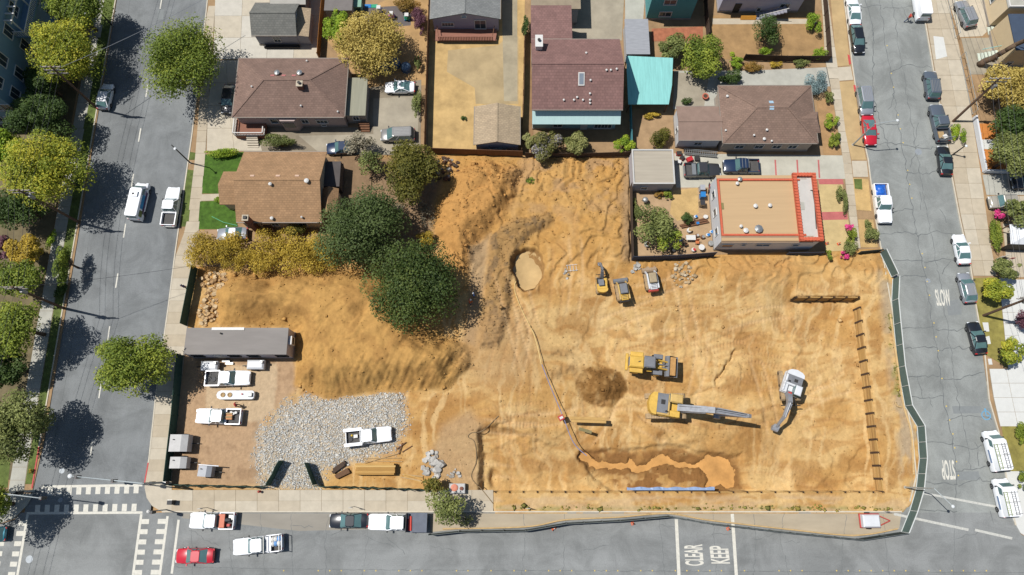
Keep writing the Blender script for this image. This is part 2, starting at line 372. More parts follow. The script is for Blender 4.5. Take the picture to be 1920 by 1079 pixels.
# ---------------------------------------------------------------- ground, roads, pavements
soil = M('dry_soil', C(176, 140, 98), .95, .25, .6, .05)
def rect(n, x0, x1, y0, y1, z, m): return MB().add([(x0, y0, z), (x1, y0, z), (x1, y1, z), (x0, y1, z)], [(0, 1, 2, 3)])
g = MB()
for x0, x1, y0, y1 in ((-900, TX0, -900, 900), (TX1, 900, -900, 900), (TX0, TX1, -900, TY0), (TX0, TX1, TY1, 900)):
    g.add([(x0, y0, -.06), (x1, y0, -.06), (x1, y1, -.06), (x0, y1, -.06)], [(0, 1, 2, 3)])
g.build('ground', soil, kind='structure')
def asphalt(name, rgb, streak):
    m = M(name, rgb, .92, .12, .35, .01, spec=.15, bscale=30, streak=streak)
    nt = m.node_tree; N = nt.nodes; L = nt.links; b = N['Principled BSDF']; src = b.inputs['Base Color'].links[0].from_socket
    tc = N['Texture Coordinate']
    n = N.new('ShaderNodeTexNoise'); n.inputs['Scale'].default_value = 7; n.inputs['Detail'].default_value = 9; n.inputs['Roughness'].default_value = .8; L.new(tc.outputs['Object'], n.inputs['Vector'])
    mr = N.new('ShaderNodeMapRange'); mr.inputs[1].default_value = .3; mr.inputs[2].default_value = .7; mr.inputs[3].default_value = .82; mr.inputs[4].default_value = 1.18; L.new(n.outputs['Fac'], mr.inputs[0])
    mx = N.new('ShaderNodeMix'); mx.data_type = 'RGBA'; mx.blend_type = 'MULTIPLY'; mx.inputs[0].default_value = 1; L.new(src, mx.inputs[6]); L.new(mr.outputs[0], mx.inputs[7]); L.new(mx.outputs[2], b.inputs['Base Color'])
    n3 = N.new('ShaderNodeTexNoise'); n3.inputs['Scale'].default_value = .22; n3.inputs['Detail'].default_value = 5; n3.inputs['Roughness'].default_value = .7; n3.inputs['Distortion'].default_value = .6; L.new(tc.outputs['Object'], n3.inputs['Vector'])
    m3 = N.new('ShaderNodeMapRange'); m3.inputs[1].default_value = .38; m3.inputs[2].default_value = .62; m3.inputs[3].default_value = .84; m3.inputs[4].default_value = 1.14; L.new(n3.outputs['Fac'], m3.inputs[0])
    x3 = N.new('ShaderNodeMix'); x3.data_type = 'RGBA'; x3.blend_type = 'MULTIPLY'; x3.inputs[0].default_value = 1; L.new(mx.outputs[2], x3.inputs[6]); L.new(m3.outputs[0], x3.inputs[7]); L.new(x3.outputs[2], b.inputs['Base Color'])
    return m
aL = asphalt('asphalt_left', C(134, 137, 137), (1, .12, 1)); aB = asphalt('asphalt_bottom', C(143, 145, 143), (.12, 1, 1)); aR = asphalt('asphalt_right', C(151, 154, 150), (1, .14, 1))
pxsheet('road_left', [(270, -330), (440, -330), (396, 25), (325, 570), (282, 961.5), (46, 961.5), (205, 8)], 0, aL)
pxsheet('road_right', [(1540, -330), (1700, -330), (1760, 110), (1812, 412), (1865, 750), (1925, 961.5), (1690, 961.5), (1705, 900), (1690, 740), (1668, 590), (1640, 465), (1570, 8)], 0, aR)
pxsheet('road_bottom', [(-900, 961.5), (2800, 961.5), (2800, 1400), (-900, 1400)], 0, aB)
conc = [M('concrete_%s' % k, c, .9, .1, .9, .006) for k, c in (('warm', C(200, 187, 164)), ('pale', C(205, 194, 173)), ('worn', C(194, 180, 156)))]
concN = M('concrete_new', C(222, 222, 216), .85, .05, 1.2); joint = M('joint_dirt', C(158, 142, 118), .95, .2, 2)
concG = M('concrete_grey', C(186, 184, 172), .9, .12, .7, .005); kerbm = M('kerb_concrete', C(214, 204, 184), .85, .12, 1.5); redp = M('red_kerb_paint', C(205, 84, 82), .7, .15, 2)
def ext(l): return l
soilB = M('yard_soil', C(168, 138, 102), .95, .22, .5, .04)
def block(name, poly, mat, z=.08): return MB().prism([W(x, y, z) for x, y in poly], -.04, z).build(name, mat, kind='structure')
block('yard_main', [(424, -330), (1548, -330), (1582, 8), (1600, 130), (1616, 250), (1626, 300), (1641, 412), (1650, 467), (1345, 478), (1182, 490), (1182, 296), (815, 288), (622, 296), (618, 500), (326, 500), (347, 340), (360, 250), (386, 25)], soilB)
block('yard_left', [(-700, -330), (274, -330), (217, 8), (150, 420), (82, 829), (62, 916), (50, 948), (26, 975), (-40, 995), (-700, 1000)], soilB)
block('yard_right', [(1690, -330), (2700, -330), (2700, 1060), (1960, 1030), (1915, 1002), (1900, 975), (1873, 811), (1855, 750), (1830, 572), (1820, 500), (1800, 412), (1785, 332), (1770, 230), (1750, 130), (1735, 42)], soilB)
def lerp(a, b, t): return a+(b-a)*t
def along(pl, t):
    L = [math.dist(pl[i], pl[i+1]) for i in range(len(pl)-1)]; s = t*sum(L)
    for i, l in enumerate(L):
        if s <= l or i == len(L)-1: k = s/l; return (lerp(pl[i][0], pl[i+1][0], k), lerp(pl[i][1], pl[i+1][1], k))
        s -= l
def aty(pl, y):
    for a, b in zip(pl[:-1], pl[1:]):
        if a[1] <= y <= b[1]: t = (y-a[1])/(b[1]-a[1]); return lerp(a[0], b[0], t)
    return pl[0][0] if y < pl[0][1] else pl[-1][0]
def slabs(name, Lp, Rp, ys, z=.12, rows=1, mats=conc, pal=None):
    """pavement of single slabs between two lines (left, right) cut at rows ys"""
    b = MB(); pts = [W(aty(Lp, y), y, z-.02) for y in ys]+[W(aty(Rp, y), y, z-.02) for y in ys[::-1]]
    base_ = MB().prism(pts, -.03, z-.02).build(name, joint, kind='structure')
    k = 0
    for y0, y1 in zip(ys[:-1], ys[1:]):
        for r in range(rows):
            c_ = []
            for y, s in ((y0, 0), (y0, 1), (y1, 1), (y1, 0)):
                l, rr = aty(Lp, y), aty(Rp, y); c_.append(W(lerp(l, rr, (r+s)/rows), y, 0))
            cen = sum(c_, Vector())/4; c_ = [cen+(p-cen)*(1-.03/max(.4, (p-cen).length)) for p in c_]
            MB().prism(c_, z-.02, z+random.uniform(-.004, .004)).build('slab', random.choice(mats), base_); k += 1
    return base_
def slabs_h(name, y0, y1, xs, z=.12, rows=2, mats=conc):
    base_ = MB().prism([W(xs[0], y0, z), W(xs[-1], y0, z), W(xs[-1], y1, z), W(xs[0], y1, z)], -.03, z-.02).build(name, joint, kind='structure')
    for a, b in zip(xs[:-1], xs[1:]):
        for r in range(rows):
            ya, yb = lerp(y0, y1, r/rows), lerp(y0, y1, (r+1)/rows)
            c_ = [W(a, ya), W(b, ya), W(b, yb), W(a, yb)]; cen = sum(c_, Vector())/4; c_ = [cen+(p-cen)*(1-.025/(p-cen).length) for p in c_]
            MB().prism(c_, z-.02, z+random.uniform(-.004, .004)).build('slab', random.choice(mats), base_)
K_LL = [(274, -330), (217, 8), (62, 916)]; K_LR = [(424, -330), (386, 25), (360, 250), (347, 340), (327, 482), (315, 577), (292, 740), (279, 861), (271, 905)]
K_RL = [(1548, -330), (1582, 8), (1596, 120), (1615, 250), (1626, 300), (1640, 412), (1650, 465), (1672, 587), (1684, 675), (1696, 750), (1708, 811), (1716, 893), (1704, 940)]
K_RR = [(1690, -330), (1735, 42), (1750, 130), (1777, 275), (1785, 332), (1800, 412), (1820, 500), (1830, 572), (1847, 667), (1855, 750), (1873, 811), (1898, 960), (1905, 985)]
def step(a, b, n): return [lerp(a, b, i/n) for i in range(n+1)]
slabs('pavement_lawn_side', [(424, -100), (388, 25), (370, 250), (366, 300), (354, 400), (345, 440), (329, 482), (317, 577), (294, 740), (281, 861), (273, 905)],
      [(420, -100), (403, 25), (388, 250), (385, 300), (374, 430), (364, 490), (354, 600), (338, 740), (326, 861), (322, 905)], step(12, 905, 42))
slabs_h('pavement_gate_side', 919, 960, step(322, 925, 15))
slabs('pavement_tree_side', [(200, -60), (181, 0), (95, 470), (25, 870), (16, 925)], [(216, -60), (202, 0), (119, 470), (53, 870), (45, 925)], step(-50, 925, 40), mats=[concG])
slabs('pavement_house_side', [(1532, -60), (1540, 0), (1546, 110), (1562, 190), (1580, 300), (1592, 412), (1602, 466)], [(1546, -60), (1552, 0), (1570, 125), (1585, 250), (1595, 300), (1607, 412), (1613, 466)], step(-50, 466, 26))
slabs('pavement_driveway_side', [(a+2, b) for a, b in K_RR], [(1742, -330), (1775, 0), (1798, 90), (1820, 210), (1838, 325), (1855, 450), (1868, 520), (1869, 530)], step(-60, 518, 20), rows=2)
slabs('pavement_sign_side', [(1872, 520), (1880, 600), (1890, 700), (1896, 720)], [(1898, 520), (1908, 600), (1918, 700), (1922, 720)], step(522, 694, 8), mats=[concN])
slabs('driveway_apron', [(1846, 640), (1862, 745), (1876, 806), (1877, 808)], [(1905, 640), (1930, 745), (1942, 806), (1943, 808)], step(692, 800, 4), rows=2, mats=[concN])
# corner pavements
MB().prism([W(x, y, .12) for x, y in [(272, 905), (271, 914), (275, 934), (285, 949), (305, 960.5), (322, 960.5), (322, 905)]], -.03, .115).build('corner_pavement', conc[1], kind='structure')
MB().prism([W(x, y, .12) for x, y in [(62, 926), (50, 948), (26, 973), (-30, 992), (-60, 992), (-60, 926)]], -.03, .115).build('corner_pavement', concG, kind='structure')
MB().prism([W(x, y, .12) for x, y in [(1884, 884), (1900, 975), (1914, 1000), (1950, 1024), (2000, 1030), (2000, 884)]], -.03, .115).build('corner_pavement', concN, kind='structure')
def kerb(name, pl, y0, y1, side, mat=kerbm):
    ys = [y0]+[y for _, y in pl if y0 < y < y1]+[y1]; P = [W(aty(pl, y), y, 0) for y in ys]; m = MB()
    for a, b in zip(P[:-1], P[1:]):
        d = (b-a).normalized(); n = Vector((-d.y, d.x, 0))*.16*side
        m.prism([a, b, b+n, a+n], -.02, .14)
    return m.build(name, mat, kind='structure')
kerb('kerb_tree_side', K_LL, -200, 838, 1 if 0 else -1); kerb('kerb_tree_side_red', K_LL, 838, 916, -1, redp)
kerb('kerb_lawn_side', K_LR, -200, 868, 1); kerb('kerb_lawn_side_red', K_LR, 868, 905, 1, redp)
kerb('kerb_house_side', K_RL, -200, 940, 1); kerb('kerb_driveway_side', K_RR, -200, 985, -1)
m = MB(); a, b = W(305, 961, 0), W(1690, 961, 0)
m.prism([a, b, b+Vector((0, .16, 0)), a+Vector((0, .16, 0))], -.02, .14); m.build('kerb_bottom', kerbm, kind='structure')
for pl in ([(1589, 102), (1593, 104), (1596, 120), (1592, 122)], [(1600, 160), (1604, 160), (1606, 172), (1602, 172)]):
    pxsheet('kerb_red_paint', pl, .148, redp)
# yards and driveways (sheets 4 mm and more apart)
lawn = M('lawn', C(76, 108, 36), .95, .38, 1.6, .06, bscale=14); strip = M('grass_strip', C(102, 116, 58), .95, .4, 1.1, .06, bscale=14)
drygrass = M('dry_grass', C(203, 170, 114), .95, .26, .45, .05, bscale=12); brownlawn = M('brown_lawn', C(172, 138, 94), .95, .25, .5, .05, bscale=12)
ochreM = M('bare_earth', C(188, 152, 104), .95, .2, .5, .05)
driveG = M('driveway_grey', C(172, 162, 142), .9, .2, .35, .01); driveD = M('driveway_dark', C(150, 138, 118), .9, .22, .35, .01); patio = M('patio_brick', C(176, 112, 82), .9, .25, 1.2)
weeds = M('weedy_grass', C(150, 140, 74), .95, .35, .8, .05, bscale=12); rubberM = M('play_surface', C(112, 104, 102), .9, .1, 1.)
redpath = M('red_path', C(196, 112, 108), .9, .15, .8); parkstrip = M('tan_strip', C(196, 168, 122), .95, .14, .5, .02)
S = pxsheet
slabs('driveway_corner_house', [(404, -60), (404, 0), (400, 118)], [(610, -60), (610, 0), (600, 118)], step(-50, 112, 4), z=.115, rows=4, mats=[conc[1], M('concrete_light', C(208, 202, 188), .9, .08, .9)])
slabs('driveway_brown_house', [(402, 112), (390, 200), (388, 284)], [(446, 112), (470, 200), (492, 284)], step(114, 284, 4), z=.113, rows=2, mats=[conc[1], conc[0]])
S('driveway', [(470, 236), (690, 240), (690, 165), (790, 150), (788, 292), (488, 288)], .100, driveD)
S('driveway', [(700, 185), (785, 180), (783, 290), (600, 288), (560, 255), (700, 252)], .106, driveG)
S('lawn', [(384, 290), (458, 285), (440, 364), (378, 363)], .120, lawn); S('lawn', [(375, 378), (440, 376), (446, 430), (371, 430)], .120, lawn)
S('path', [(376, 365), (424, 363), (422, 376), (375, 377)], .118, conc[0]); S('driveway', [(370, 432), (470, 430), (470, 460), (352, 458)], .102, M('driveway_earth', C(178, 148, 118), .95, .15, .6))
S('grass_strip', [(351, 318), (364, 320), (353, 425), (338, 425)], .118, strip); S('grass_strip', [(356, 285), (367, 287), (367, 300), (353, 300)], .118, strip)
S('grass_strip', [(202, -40), (222, -40), (60, 908), (47, 908)], .119, strip)
S('yard_dirt', [(606, 296), (700, 292), (690, 430), (606, 425)], .096, M('brown_yard', C(142, 116, 88), .95, .2, .8))
S('yard_dry_grass', [(806, -40), (985, -40), (978, 288), (802, 288)], .104, drygrass)
S('yard_packed_earth', [(840, 95), (935, 85), (960, 60), (972, 70), (972, 195), (892, 195), (890, 165), (838, 135)], .110, M('packed_earth', C(184, 162, 122), .95, .2, .35, .02))
S('yard_gravel_track', [(940, -40), (970, -40), (970, 190), (945, 190)], .116, M('track_grey', C(172, 160, 134), .95, .2, .4, .02))
S('yard_dirt', [(600, 60), (806, -40), (800, 160), (690, 165), (655, 130)], .094, ochreM)
S('play_yard', [(680, 15), (772, 10), (770, 48), (690, 55)], .102, rubberM)
S('driveway', [(1072, -40), (1172, -40), (1166, 76), (1070, 76)], .100, driveG); S('driveway', [(1172, -40), (1212, -40), (1206, 36), (1172, 36)], .103, concG)
S('side_yard', [(975, 60), (1000, 60), (1000, 270), (975, 270)], .097, M('side_earth_shaded', C(150, 118, 84), .95, .2, .8))  # shade of the fence is put into the darker earth colour of this strip
S('patio', [(1222, 54), (1318, 50), (1318, 76), (1222, 78)], .104, patio)
S('yard_brown_lawn', [(1322, 30), (1545, 20), (1552, 108), (1326, 112)], .104, brownlawn); S('path', [(1335, 35), (1530, 36), (1532, 45), (1336, 46)], .109, conc[0])
S('driveway', [(1264, 133), (1400, 133), (1562, 126), (1566, 162), (1345, 168), (1345, 205), (1262, 205)], .100, concG); S('driveway', [(1264, 136), (1330, 140), (1320, 200), (1262, 200)], .106, driveG)
S('yard_dirt', [(1186, 205), (1262, 200), (1262, 284), (1186, 284)], .098, M('back_earth', C(174, 144, 108), .95, .2, .6))
S('garden_bed', [(1530, 190), (1570, 180), (1585, 290), (1545, 295)], .096, soil)
S('driveway', [(1264, 288), (1588, 292), (1594, 336), (1340, 336), (1340, 352), (1268, 352)], .102, M('driveway_pale', C(196, 192, 176), .9, .14, .4))
for x in (1296, 1452, 1493, 1533): S('driveway_red_joint', [(x, 300), (x+3, 300), (x+5, 334), (x+2, 334)], .108, redpath)
S('yard_dirt', [(1186, 345), (1340, 350), (1338, 476), (1186, 480)], .099, M('junk_yard_earth', C(186, 156, 120), .95, .18, .6)); S('yard_dry_grass', [(1262, 358), (1308, 352), (1310, 400), (1270, 415), (1256, 400)], .105, drygrass)
S('yard_dry_grass', [(1534, 338), (1578, 336), (1600, 470), (1548, 472)], .100, M('front_dry', C(206, 182, 130), .95, .15, .7)); S('path', [(1540, 398), (1588, 397), (1590, 412), (1542, 413)], .106, redpath); S('path', [(1534, 336), (1580, 336), (1582, 346), (1536, 346)], .107, redpath)
S('planting_strip', [(1554, -40), (1577, -40), (1594, 123), (1569, 125)], .112, parkstrip); S('planting_strip', [(1572, 154), (1601, 152), (1614, 250), (1624, 300), (1597, 300), (1585, 250)], .112, parkstrip)
S('driveway_crossing', [(1569, 127), (1595, 125), (1600, 150), (1572, 152)], .114, conc[1]); S('driveway_crossing', [(1597, 302), (1625, 302), (1628, 332), (1600, 332)], .114, conc[1])
S('planting_strip', [(1599, 334), (1628, 336), (1634, 396), (1606, 394)], .112, drygrass); S('grass_patch', [(1601, 336), (1616, 336), (1617, 356), (1603, 354)], .118, strip); S('planting_strip', [(1609, 412), (1637, 412), (1646, 464), (1614, 464)], .112, drygrass)
S('new_concrete_patch', [(1750, 68), (1769, 70), (1776, 106), (1755, 112)], .132, concN)
S('driveway', [(1775, -40), (1850, -40), (1850, 60), (1842, 68), (1800, 70), (1778, 0)], .100, conc[1]); S('driveway', [(1802, 72), (1905, 70), (1870, 140), (1818, 140)], .103, driveG)
S('yard_earth', [(1826, 232), (1990, 232), (1990, 312), (1840, 322)], .099, M('orange_earth', C(206, 132, 66), .95, .14, .9)); S('path', [(1834, 262), (1990, 262), (1990, 280), (1838, 280)], .106, concN)
S('driveway', [(1842, 328), (1990, 326), (1990, 366), (1850, 366)], .100, concG); S('driveway', [(1850, 368), (1990, 368), (1990, 396), (1856, 396)], .103, conc[0])
S('yard_path', [(1880, 420), (1990, 420), (1990, 520), (1890, 520)], .101, conc[0]); S('forecourt', [(1896, 525), (1990, 522), (1990, 700), (1918, 700)], .103, concN)
S('weedy_strip', [(1824, 522), (1872, 520), (1890, 690), (1846, 664), (1832, 574)], .112, weeds); S('weedy_strip', [(1878, 800), (1930, 780), (1930, 884), (1890, 884)], .112, weeds)
for c4 in ([(1842, 605), (1853, 605), (1855, 622), (1846, 622)], [(1848, 632), (1855, 630), (1858, 645), (1850, 646)], [(1852, 673), (1859, 673), (1861, 684), (1854, 684)]): S('stepping_slab', c4, .118, concN)
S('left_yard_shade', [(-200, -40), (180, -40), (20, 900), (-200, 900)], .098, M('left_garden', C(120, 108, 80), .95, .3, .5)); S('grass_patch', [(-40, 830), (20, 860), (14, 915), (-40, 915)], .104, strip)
# ---------------------------------------------------------------- road paint
white = M('road_paint', C(226, 222, 208), .8, .12, 3.); whiteW = M('road_paint_worn', C(204, 203, 194), .85, .18, 4.)
lane = MB()
for y0, y1 in ((-8, 17), (83, 103), (158, 182), (241, 266), (326, 350), (420, 446), (513, 540), (612, 640), (717, 747), (825, 856)):
    x = lambda y: 303-.165*y+.00001*y*y
    for_ = [W(x(y0)-1.2, y0, .006), W(x(y0)+1.2, y0, .006), W(x(y1)+1.2, y1, .006), W(x(y1)-1.2, y1, .006)]; lane.sheet(for_)
lane.build('lane_dashes', white, kind='structure')
def band(m, a, b, t, z=.006):
    """stroke in pixels from a to b, t pixels wide"""
    dx, dy = b[0]-a[0], b[1]-a[1]; L = math.hypot(dx, dy); nx_, ny_ = -dy/L*t/2, dx/L*t/2
    m.sheet([W(a[0]+nx_, a[1]+ny_, z), W(b[0]+nx_, b[1]+ny_, z), W(b[0]-nx_, b[1]-ny_, z), W(a[0]-nx_, a[1]-ny_, z)])
cw = MB(); z7 = lambda x, y: (x/5.42, 880+y/5.42)
band(cw, (77, 913), (267, 910), 4.6); band(cw, (80, 914), (80, 924), 4, .0075)
for i in range(10):
    x = 487+i*97.2; y = 188-i*2; q_ = [z7(x, y), z7(x+50, y), z7(x+44, y+76), z7(x-6, y+76)]; cw.sheet([W(*p, .0075) for p in q_])
for i in range(11):
    x = 360+i*98; y = 364-i*1.2; q_ = [z7(x, y), z7(x+50, y), z7(x+44, y+74), z7(x-6, y+74)]; cw.sheet([W(*p, .0075) for p in q_])
band(cw, z7(270, 449), z7(1448, 441), 4.6)
cw.build('crosswalk_upper', white, kind='structure'); cw = MB()
band(cw, z7(1436, 458), z7(1340, 1160), 4.6); band(cw, z7(1703, 478), z7(1610, 1180), 4.4)
for i in range(7):
    y = 508+i*103.5; x = 1442-i*14.2; cw.sheet([W(*z7(*p), .0075) for p in ((x, y), (x+75, y), (x+70, y+50), (x-6, y+50))])
    x = 1606-i*14.2; cw.sheet([W(*z7(*p), .0075) for p in ((x, y-2), (x+84, y-2), (x+78, y+48), (x-6, y+48))])
cw.build('crosswalk_right', white, kind='structure'); cw = MB()
band(cw, z7(280, 462), z7(160, 1180), 4.6)
for i in range(6):
    y = 525+i*104; x = 190-i*21; cw.sheet([W(*z7(*p), .0075) for p in ((x, y), (x+72, y), (x+62, y+50), (x-8, y+50))])
    x = -20-i*20; cw.sheet([W(*z7(*p), .0075) for p in ((x, y+206), (x+66, y+206), (x+58, y+256), (x-8, y+256))])
cw.build('crosswalk_left', white, kind='structure'); cw = MB()
band(cw, (335, 975), (322, 1076), 4.4); cw.build('stop_line', white, kind='structure'); cw = MB()
band(cw, (1726, 924), (1897, 956), 4); cw.build('stop_line', whiteW, kind='structure'); cw = MB()
band(cw, (1676, 964), (1816, 994), 4.6); band(cw, (1828, 994), (1898, 1010), 4.6); cw.build('crossing_line', whiteW, kind='structure'); cw = MB()
band(cw, (1268, 974), (1274, 1100), 6); cw.build('clear_line', white, kind='structure'); cw = MB(); band(cw, (1373, 964), (1382, 1100), 6); cw.build('clear_line', white, kind='structure')
def road_text(name, s, O, ux, uy, mat=white):
    """letters from pixel O (baseline start); ux: pixel vector of the whole line, uy: pixel vector of the cap height"""
    cu = bpy.data.curves.new(name, 'FONT'); cu.body = s; cu.offset = .022; t = bpy.data.objects.new(name, cu); col.objects.link(t)
    bpy.context.view_layer.update(); dg = bpy.context.evaluated_depsgraph_get(); me = bpy.data.meshes.new_from_object(t.evaluated_get(dg)); bpy.data.objects.remove(t)
    co = [v.co.copy() for v in me.vertices]; x0, x1 = min(c.x for c in co), max(c.x for c in co); y0, y1 = min(c.y for c in co), max(c.y for c in co)
    for v in me.vertices:
        a, b_ = (v.co.x-x0)/(x1-x0), (v.co.y-y0)/(y1-y0)
        v.co = W(O[0]+ux[0]*a+uy[0]*b_, O[1]+ux[1]*a+uy[1]*b_, .008)
    me.materials.clear(); me.materials.append(mat); me.name = name
    o = bpy.data.objects.new(name, me); col.objects.link(o); o['kind'] = 'structure'
    return o
road_text('slow_lettering', 'SLOW', (1757, 574), (27, 0), (-5, -31)); road_text('stop_lettering', 'STOP', (1788, 863), (-25, 0), (5, 37))
road_text('keep_lettering', 'KEEP', (1369, 1057), (-4, -33), (-35, 0)); road_text('clear_lettering', 'CLEAR', (1320, 1061), (-3, -40), (-35, 0))
blue = M('blue_paint', C(110, 170, 205), .8, .15, 4)
m = MB(); cc = W(1849, 779, .008); m.lathe([(.5, 0), (.62, 0)], 16, cc); m.f = m.f[:16]; m.box(cc+Vector((0, .75, .002)), (.25, .25, .004)); m.bar(cc+Vector((0, .6, .004)), cc+Vector((0, -.05, .004)), .12, .004); m.bar(cc+Vector((0, -.05, .006)), cc+Vector((.45, -.1, .006)), .12, .004); m.build('wheelchair_symbol', blue, kind='structure')
# cracks sealed with tar
tar = M('tar_seal', C(114, 118, 117), .8, .2, 2.); rc = random.Random(11)
def crack(m, pts, wd=.07, z=.0045, jag=2.5):
    P = []
    for a, b in zip(pts[:-1], pts[1:]):
        n = max(2, int(math.dist(a, b)/7))
        for i in range(n): P.append((lerp(a[0], b[0], i/n)+rc.uniform(-jag, jag), lerp(a[1], b[1], i/n)+rc.uniform(-jag, jag)))
    P.append(pts[-1]); Q = [W(x, y, z) for x, y in P]
    for a, b in zip(Q[:-1], Q[1:]):
        d = (b-a).normalized(); n_ = Vector((-d.y, d.x, 0))*wd*rc.uniform(.3, .7); m.add([a+n_, b+n_, b-n_, a-n_], [(3, 2, 1, 0)])
m = MB(); cl = lambda t: (lerp(1660, 1775, t), lerp(0, 900, t))
kx = lambda y, f: lerp(aty(K_RL, y), aty(K_RR, y), f)
crack(m, [(kx(y, .46), y) for y in range(-20, 960, 40)], .08); crack(m, [(kx(y, .62), y) for y in range(-20, 930, 60)], .06, .0052)
crack(m, [(kx(y, .27+.05*math.sin(y/40)), y) for y in range(-20, 300, 30)], .09, .0048)
for y in range(10, 960, 43):
    y += rc.randint(-8, 8)
    if rc.random() < .6: crack(m, [(kx(y, .05), y+rc.randint(-4, 4)), (kx(y, .47), y)], .09, .0056, 3)
    if rc.random() < .6: crack(m, [(kx(y, .47), y+5), (kx(y, .7), y+rc.randint(-12, 12)), (kx(y, .97), y+rc.randint(-8, 8))], .09, .006, 3)
    if rc.random() < .6:
        f = rc.uniform(.1, .85); crack(m, [(kx(y, f), y), (kx(y, f+rc.uniform(-.1, .1)), y+rc.randint(20, 45))], .07, .0064, 3)
m.build('road_cracks_right', tar, kind='structure'); m = MB()
for x in range(360, 1900, 62):
    x += rc.randint(-16, 16)
    if rc.random() < .65: crack(m, [(x, 965), (x+rc.randint(-8, 8), 1010), (x+rc.randint(-12, 12), 1085)], .04, .0046, 2)
    if rc.random() < .35: crack(m, [(x, 1000+rc.randint(-15, 40)), (x+rc.randint(30, 60), 1000+rc.randint(-15, 40))], .045, .0052, 3)
crack(m, [(330, 1064), (700, 1069), (1920, 1074)], .045, .0058, 1); m.build('road_cracks_bottom', tar, kind='structure'); m = MB()
crack(m, [(aty(K_LL, y)+26, y) for y in range(0, 900, 60)], .04, .0046, 1); crack(m, [(165, 985), (150, 1020)], .04, .0048, 1); crack(m, [(268, 548), (222, 575), (185, 588)], .03, .005, 1)
m.build('road_cracks_left', tar, kind='structure')
yel = M('marker_yellow', C(226, 196, 110), .7, .1, 3); m = MB()
for i in range(62):
    x = 532+i*21.6
    if rc.random() < .7: p = W(x, 1070.5, 0); m.lathe([(.09, 0), (.07, .02), (.02, .028)], 8, p)
for y in range(60, 900, 26):
    if rc.random() < .6: p = W(kx(y, .475), y, 0); m.lathe([(.10, .004), (.07, .02), (.02, .028)], 8, p)
m.build('road_markers', yel, kind='structure')
m = MB()
for x, y, r in ((116, 883, .35), (113, 938, .3), (55, 1049, .45), (1740, 527, .35), (1722, 285, .5), (342, 200, .0)):
    if r: m.lathe([(r, .003), (r, .007)], 14, W(x, y, 0))
m.build('manhole_covers', M('manhole_iron', C(170, 176, 180), .6, .1, 3, metal=.3), kind='structure')
pm = MB()
for a in ([(1774, 563+24-720+720-20), (1800, 560), (1803, 590), (1778, 592)], [(296, 19), (308, 18), (306, 37), (295, 37)], [(1790, 545-420+760), (1835, 884), (1838, 900), (1794, 901)], [(1785, 762), (1838, 762), (1840, 775), (1788, 776)]): pm.sheet([W(x, y, .003) for x, y in a])
pm.build('asphalt_patches', M('asphalt_patch', C(140, 144, 143), .92, .08, 2.), kind='structure')
pxsheet('dusty_road_edge', [(806, 963), (1690, 963), (1686, 992), (1600, 1007), (1480, 995), (1325, 977), (1252, 964.5), (1160, 971), (1060, 977), (985, 990), (860, 993), (808, 998)], .0042, M('dusty_asphalt', C(184, 170, 146), .95, .14, .5, streak=(.3, 1, 1)))
pxsheet('dusty_road_edge', [(340, 963), (804, 963), (800, 990), (560, 996), (420, 980), (342, 972)], .0042, M('dusty_asphalt2', C(160, 154, 142), .95, .12, .5, streak=(.3, 1, 1)))
# puddles
water_y = M('muddy_water', C(204, 172, 120), .14, .26, .22, spec=.4)
P = [(988+(x-988)*1.12, 507+(y-507)*1.1) for x, y in POND]
MB().sheet([W(x, y, -.66) for x, y in P]).build('pond', water_y, kind='structure')
MB().sheet([W(x, y, -2.42) for x, y in [(1080, 840), (1260, 838), (1400, 845), (1405, 921), (1080, 921)]]).build('muddy_puddle', M('orange_mud_water', C(214, 160, 94), .16, .24, .5, spec=.4), kind='structure')

# ---------------------------------------------------------------- buildings
def roofmat(name, rgb, course=.28):
    m = M(name, rgb, .9, .12, .8, spec=.15); nt = m.node_tree; N = nt.nodes; L = nt.links; b = N['Principled BSDF']; src = b.inputs['Base Color'].links[0].from_socket; tc = N['Texture Coordinate']
    n = N.new('ShaderNodeTexBrick'); n.inputs['Scale'].default_value = 1; n.inputs['Brick Width'].default_value = .45; n.inputs['Row Height'].default_value = course; n.inputs['Mortar Size'].default_value = .025
    n.inputs['Color1'].default_value = (1.12, 1.1, 1.08, 1); n.inputs['Color2'].default_value = (.86, .86, .86, 1); n.inputs['Mortar'].default_value = (.66, .66, .66, 1)
    L.new(tc.outputs['Object'], n.inputs['Vector']); mx = N.new('ShaderNodeMix'); mx.data_type = 'RGBA'; mx.blend_type = 'MULTIPLY'; mx.inputs[0].default_value = .8
    L.new(src, mx.inputs[6]); L.new(n.outputs['Color'], mx.inputs[7]); L.new(mx.outputs[2], b.inputs['Base Color']); return m
glass = M('window_glass', (.03, .045, .055), .06, .2, 1, spec=.6); trimW = M('white_trim', C(225, 222, 215), .6, .06, 2); metalG = M('grey_metal', C(176, 176, 172), .45, .1, 3, metal=.5); dark = M('dark_metal', C(58, 56, 54), .6, .15, 3)
ventW = M('vent_white', C(226, 224, 218), .5, .08, 4); brickM = M('chimney_brick', C(140, 92, 76), .9, .25, 4); woodB = M('brown_wood', C(120, 84, 60), .85, .25, 2); woodL = M('pale_wood', C(190, 160, 116), .85, .2, 2); tin = M('bare_tin', C(190, 192, 190), .35, .1, 3, metal=.7)
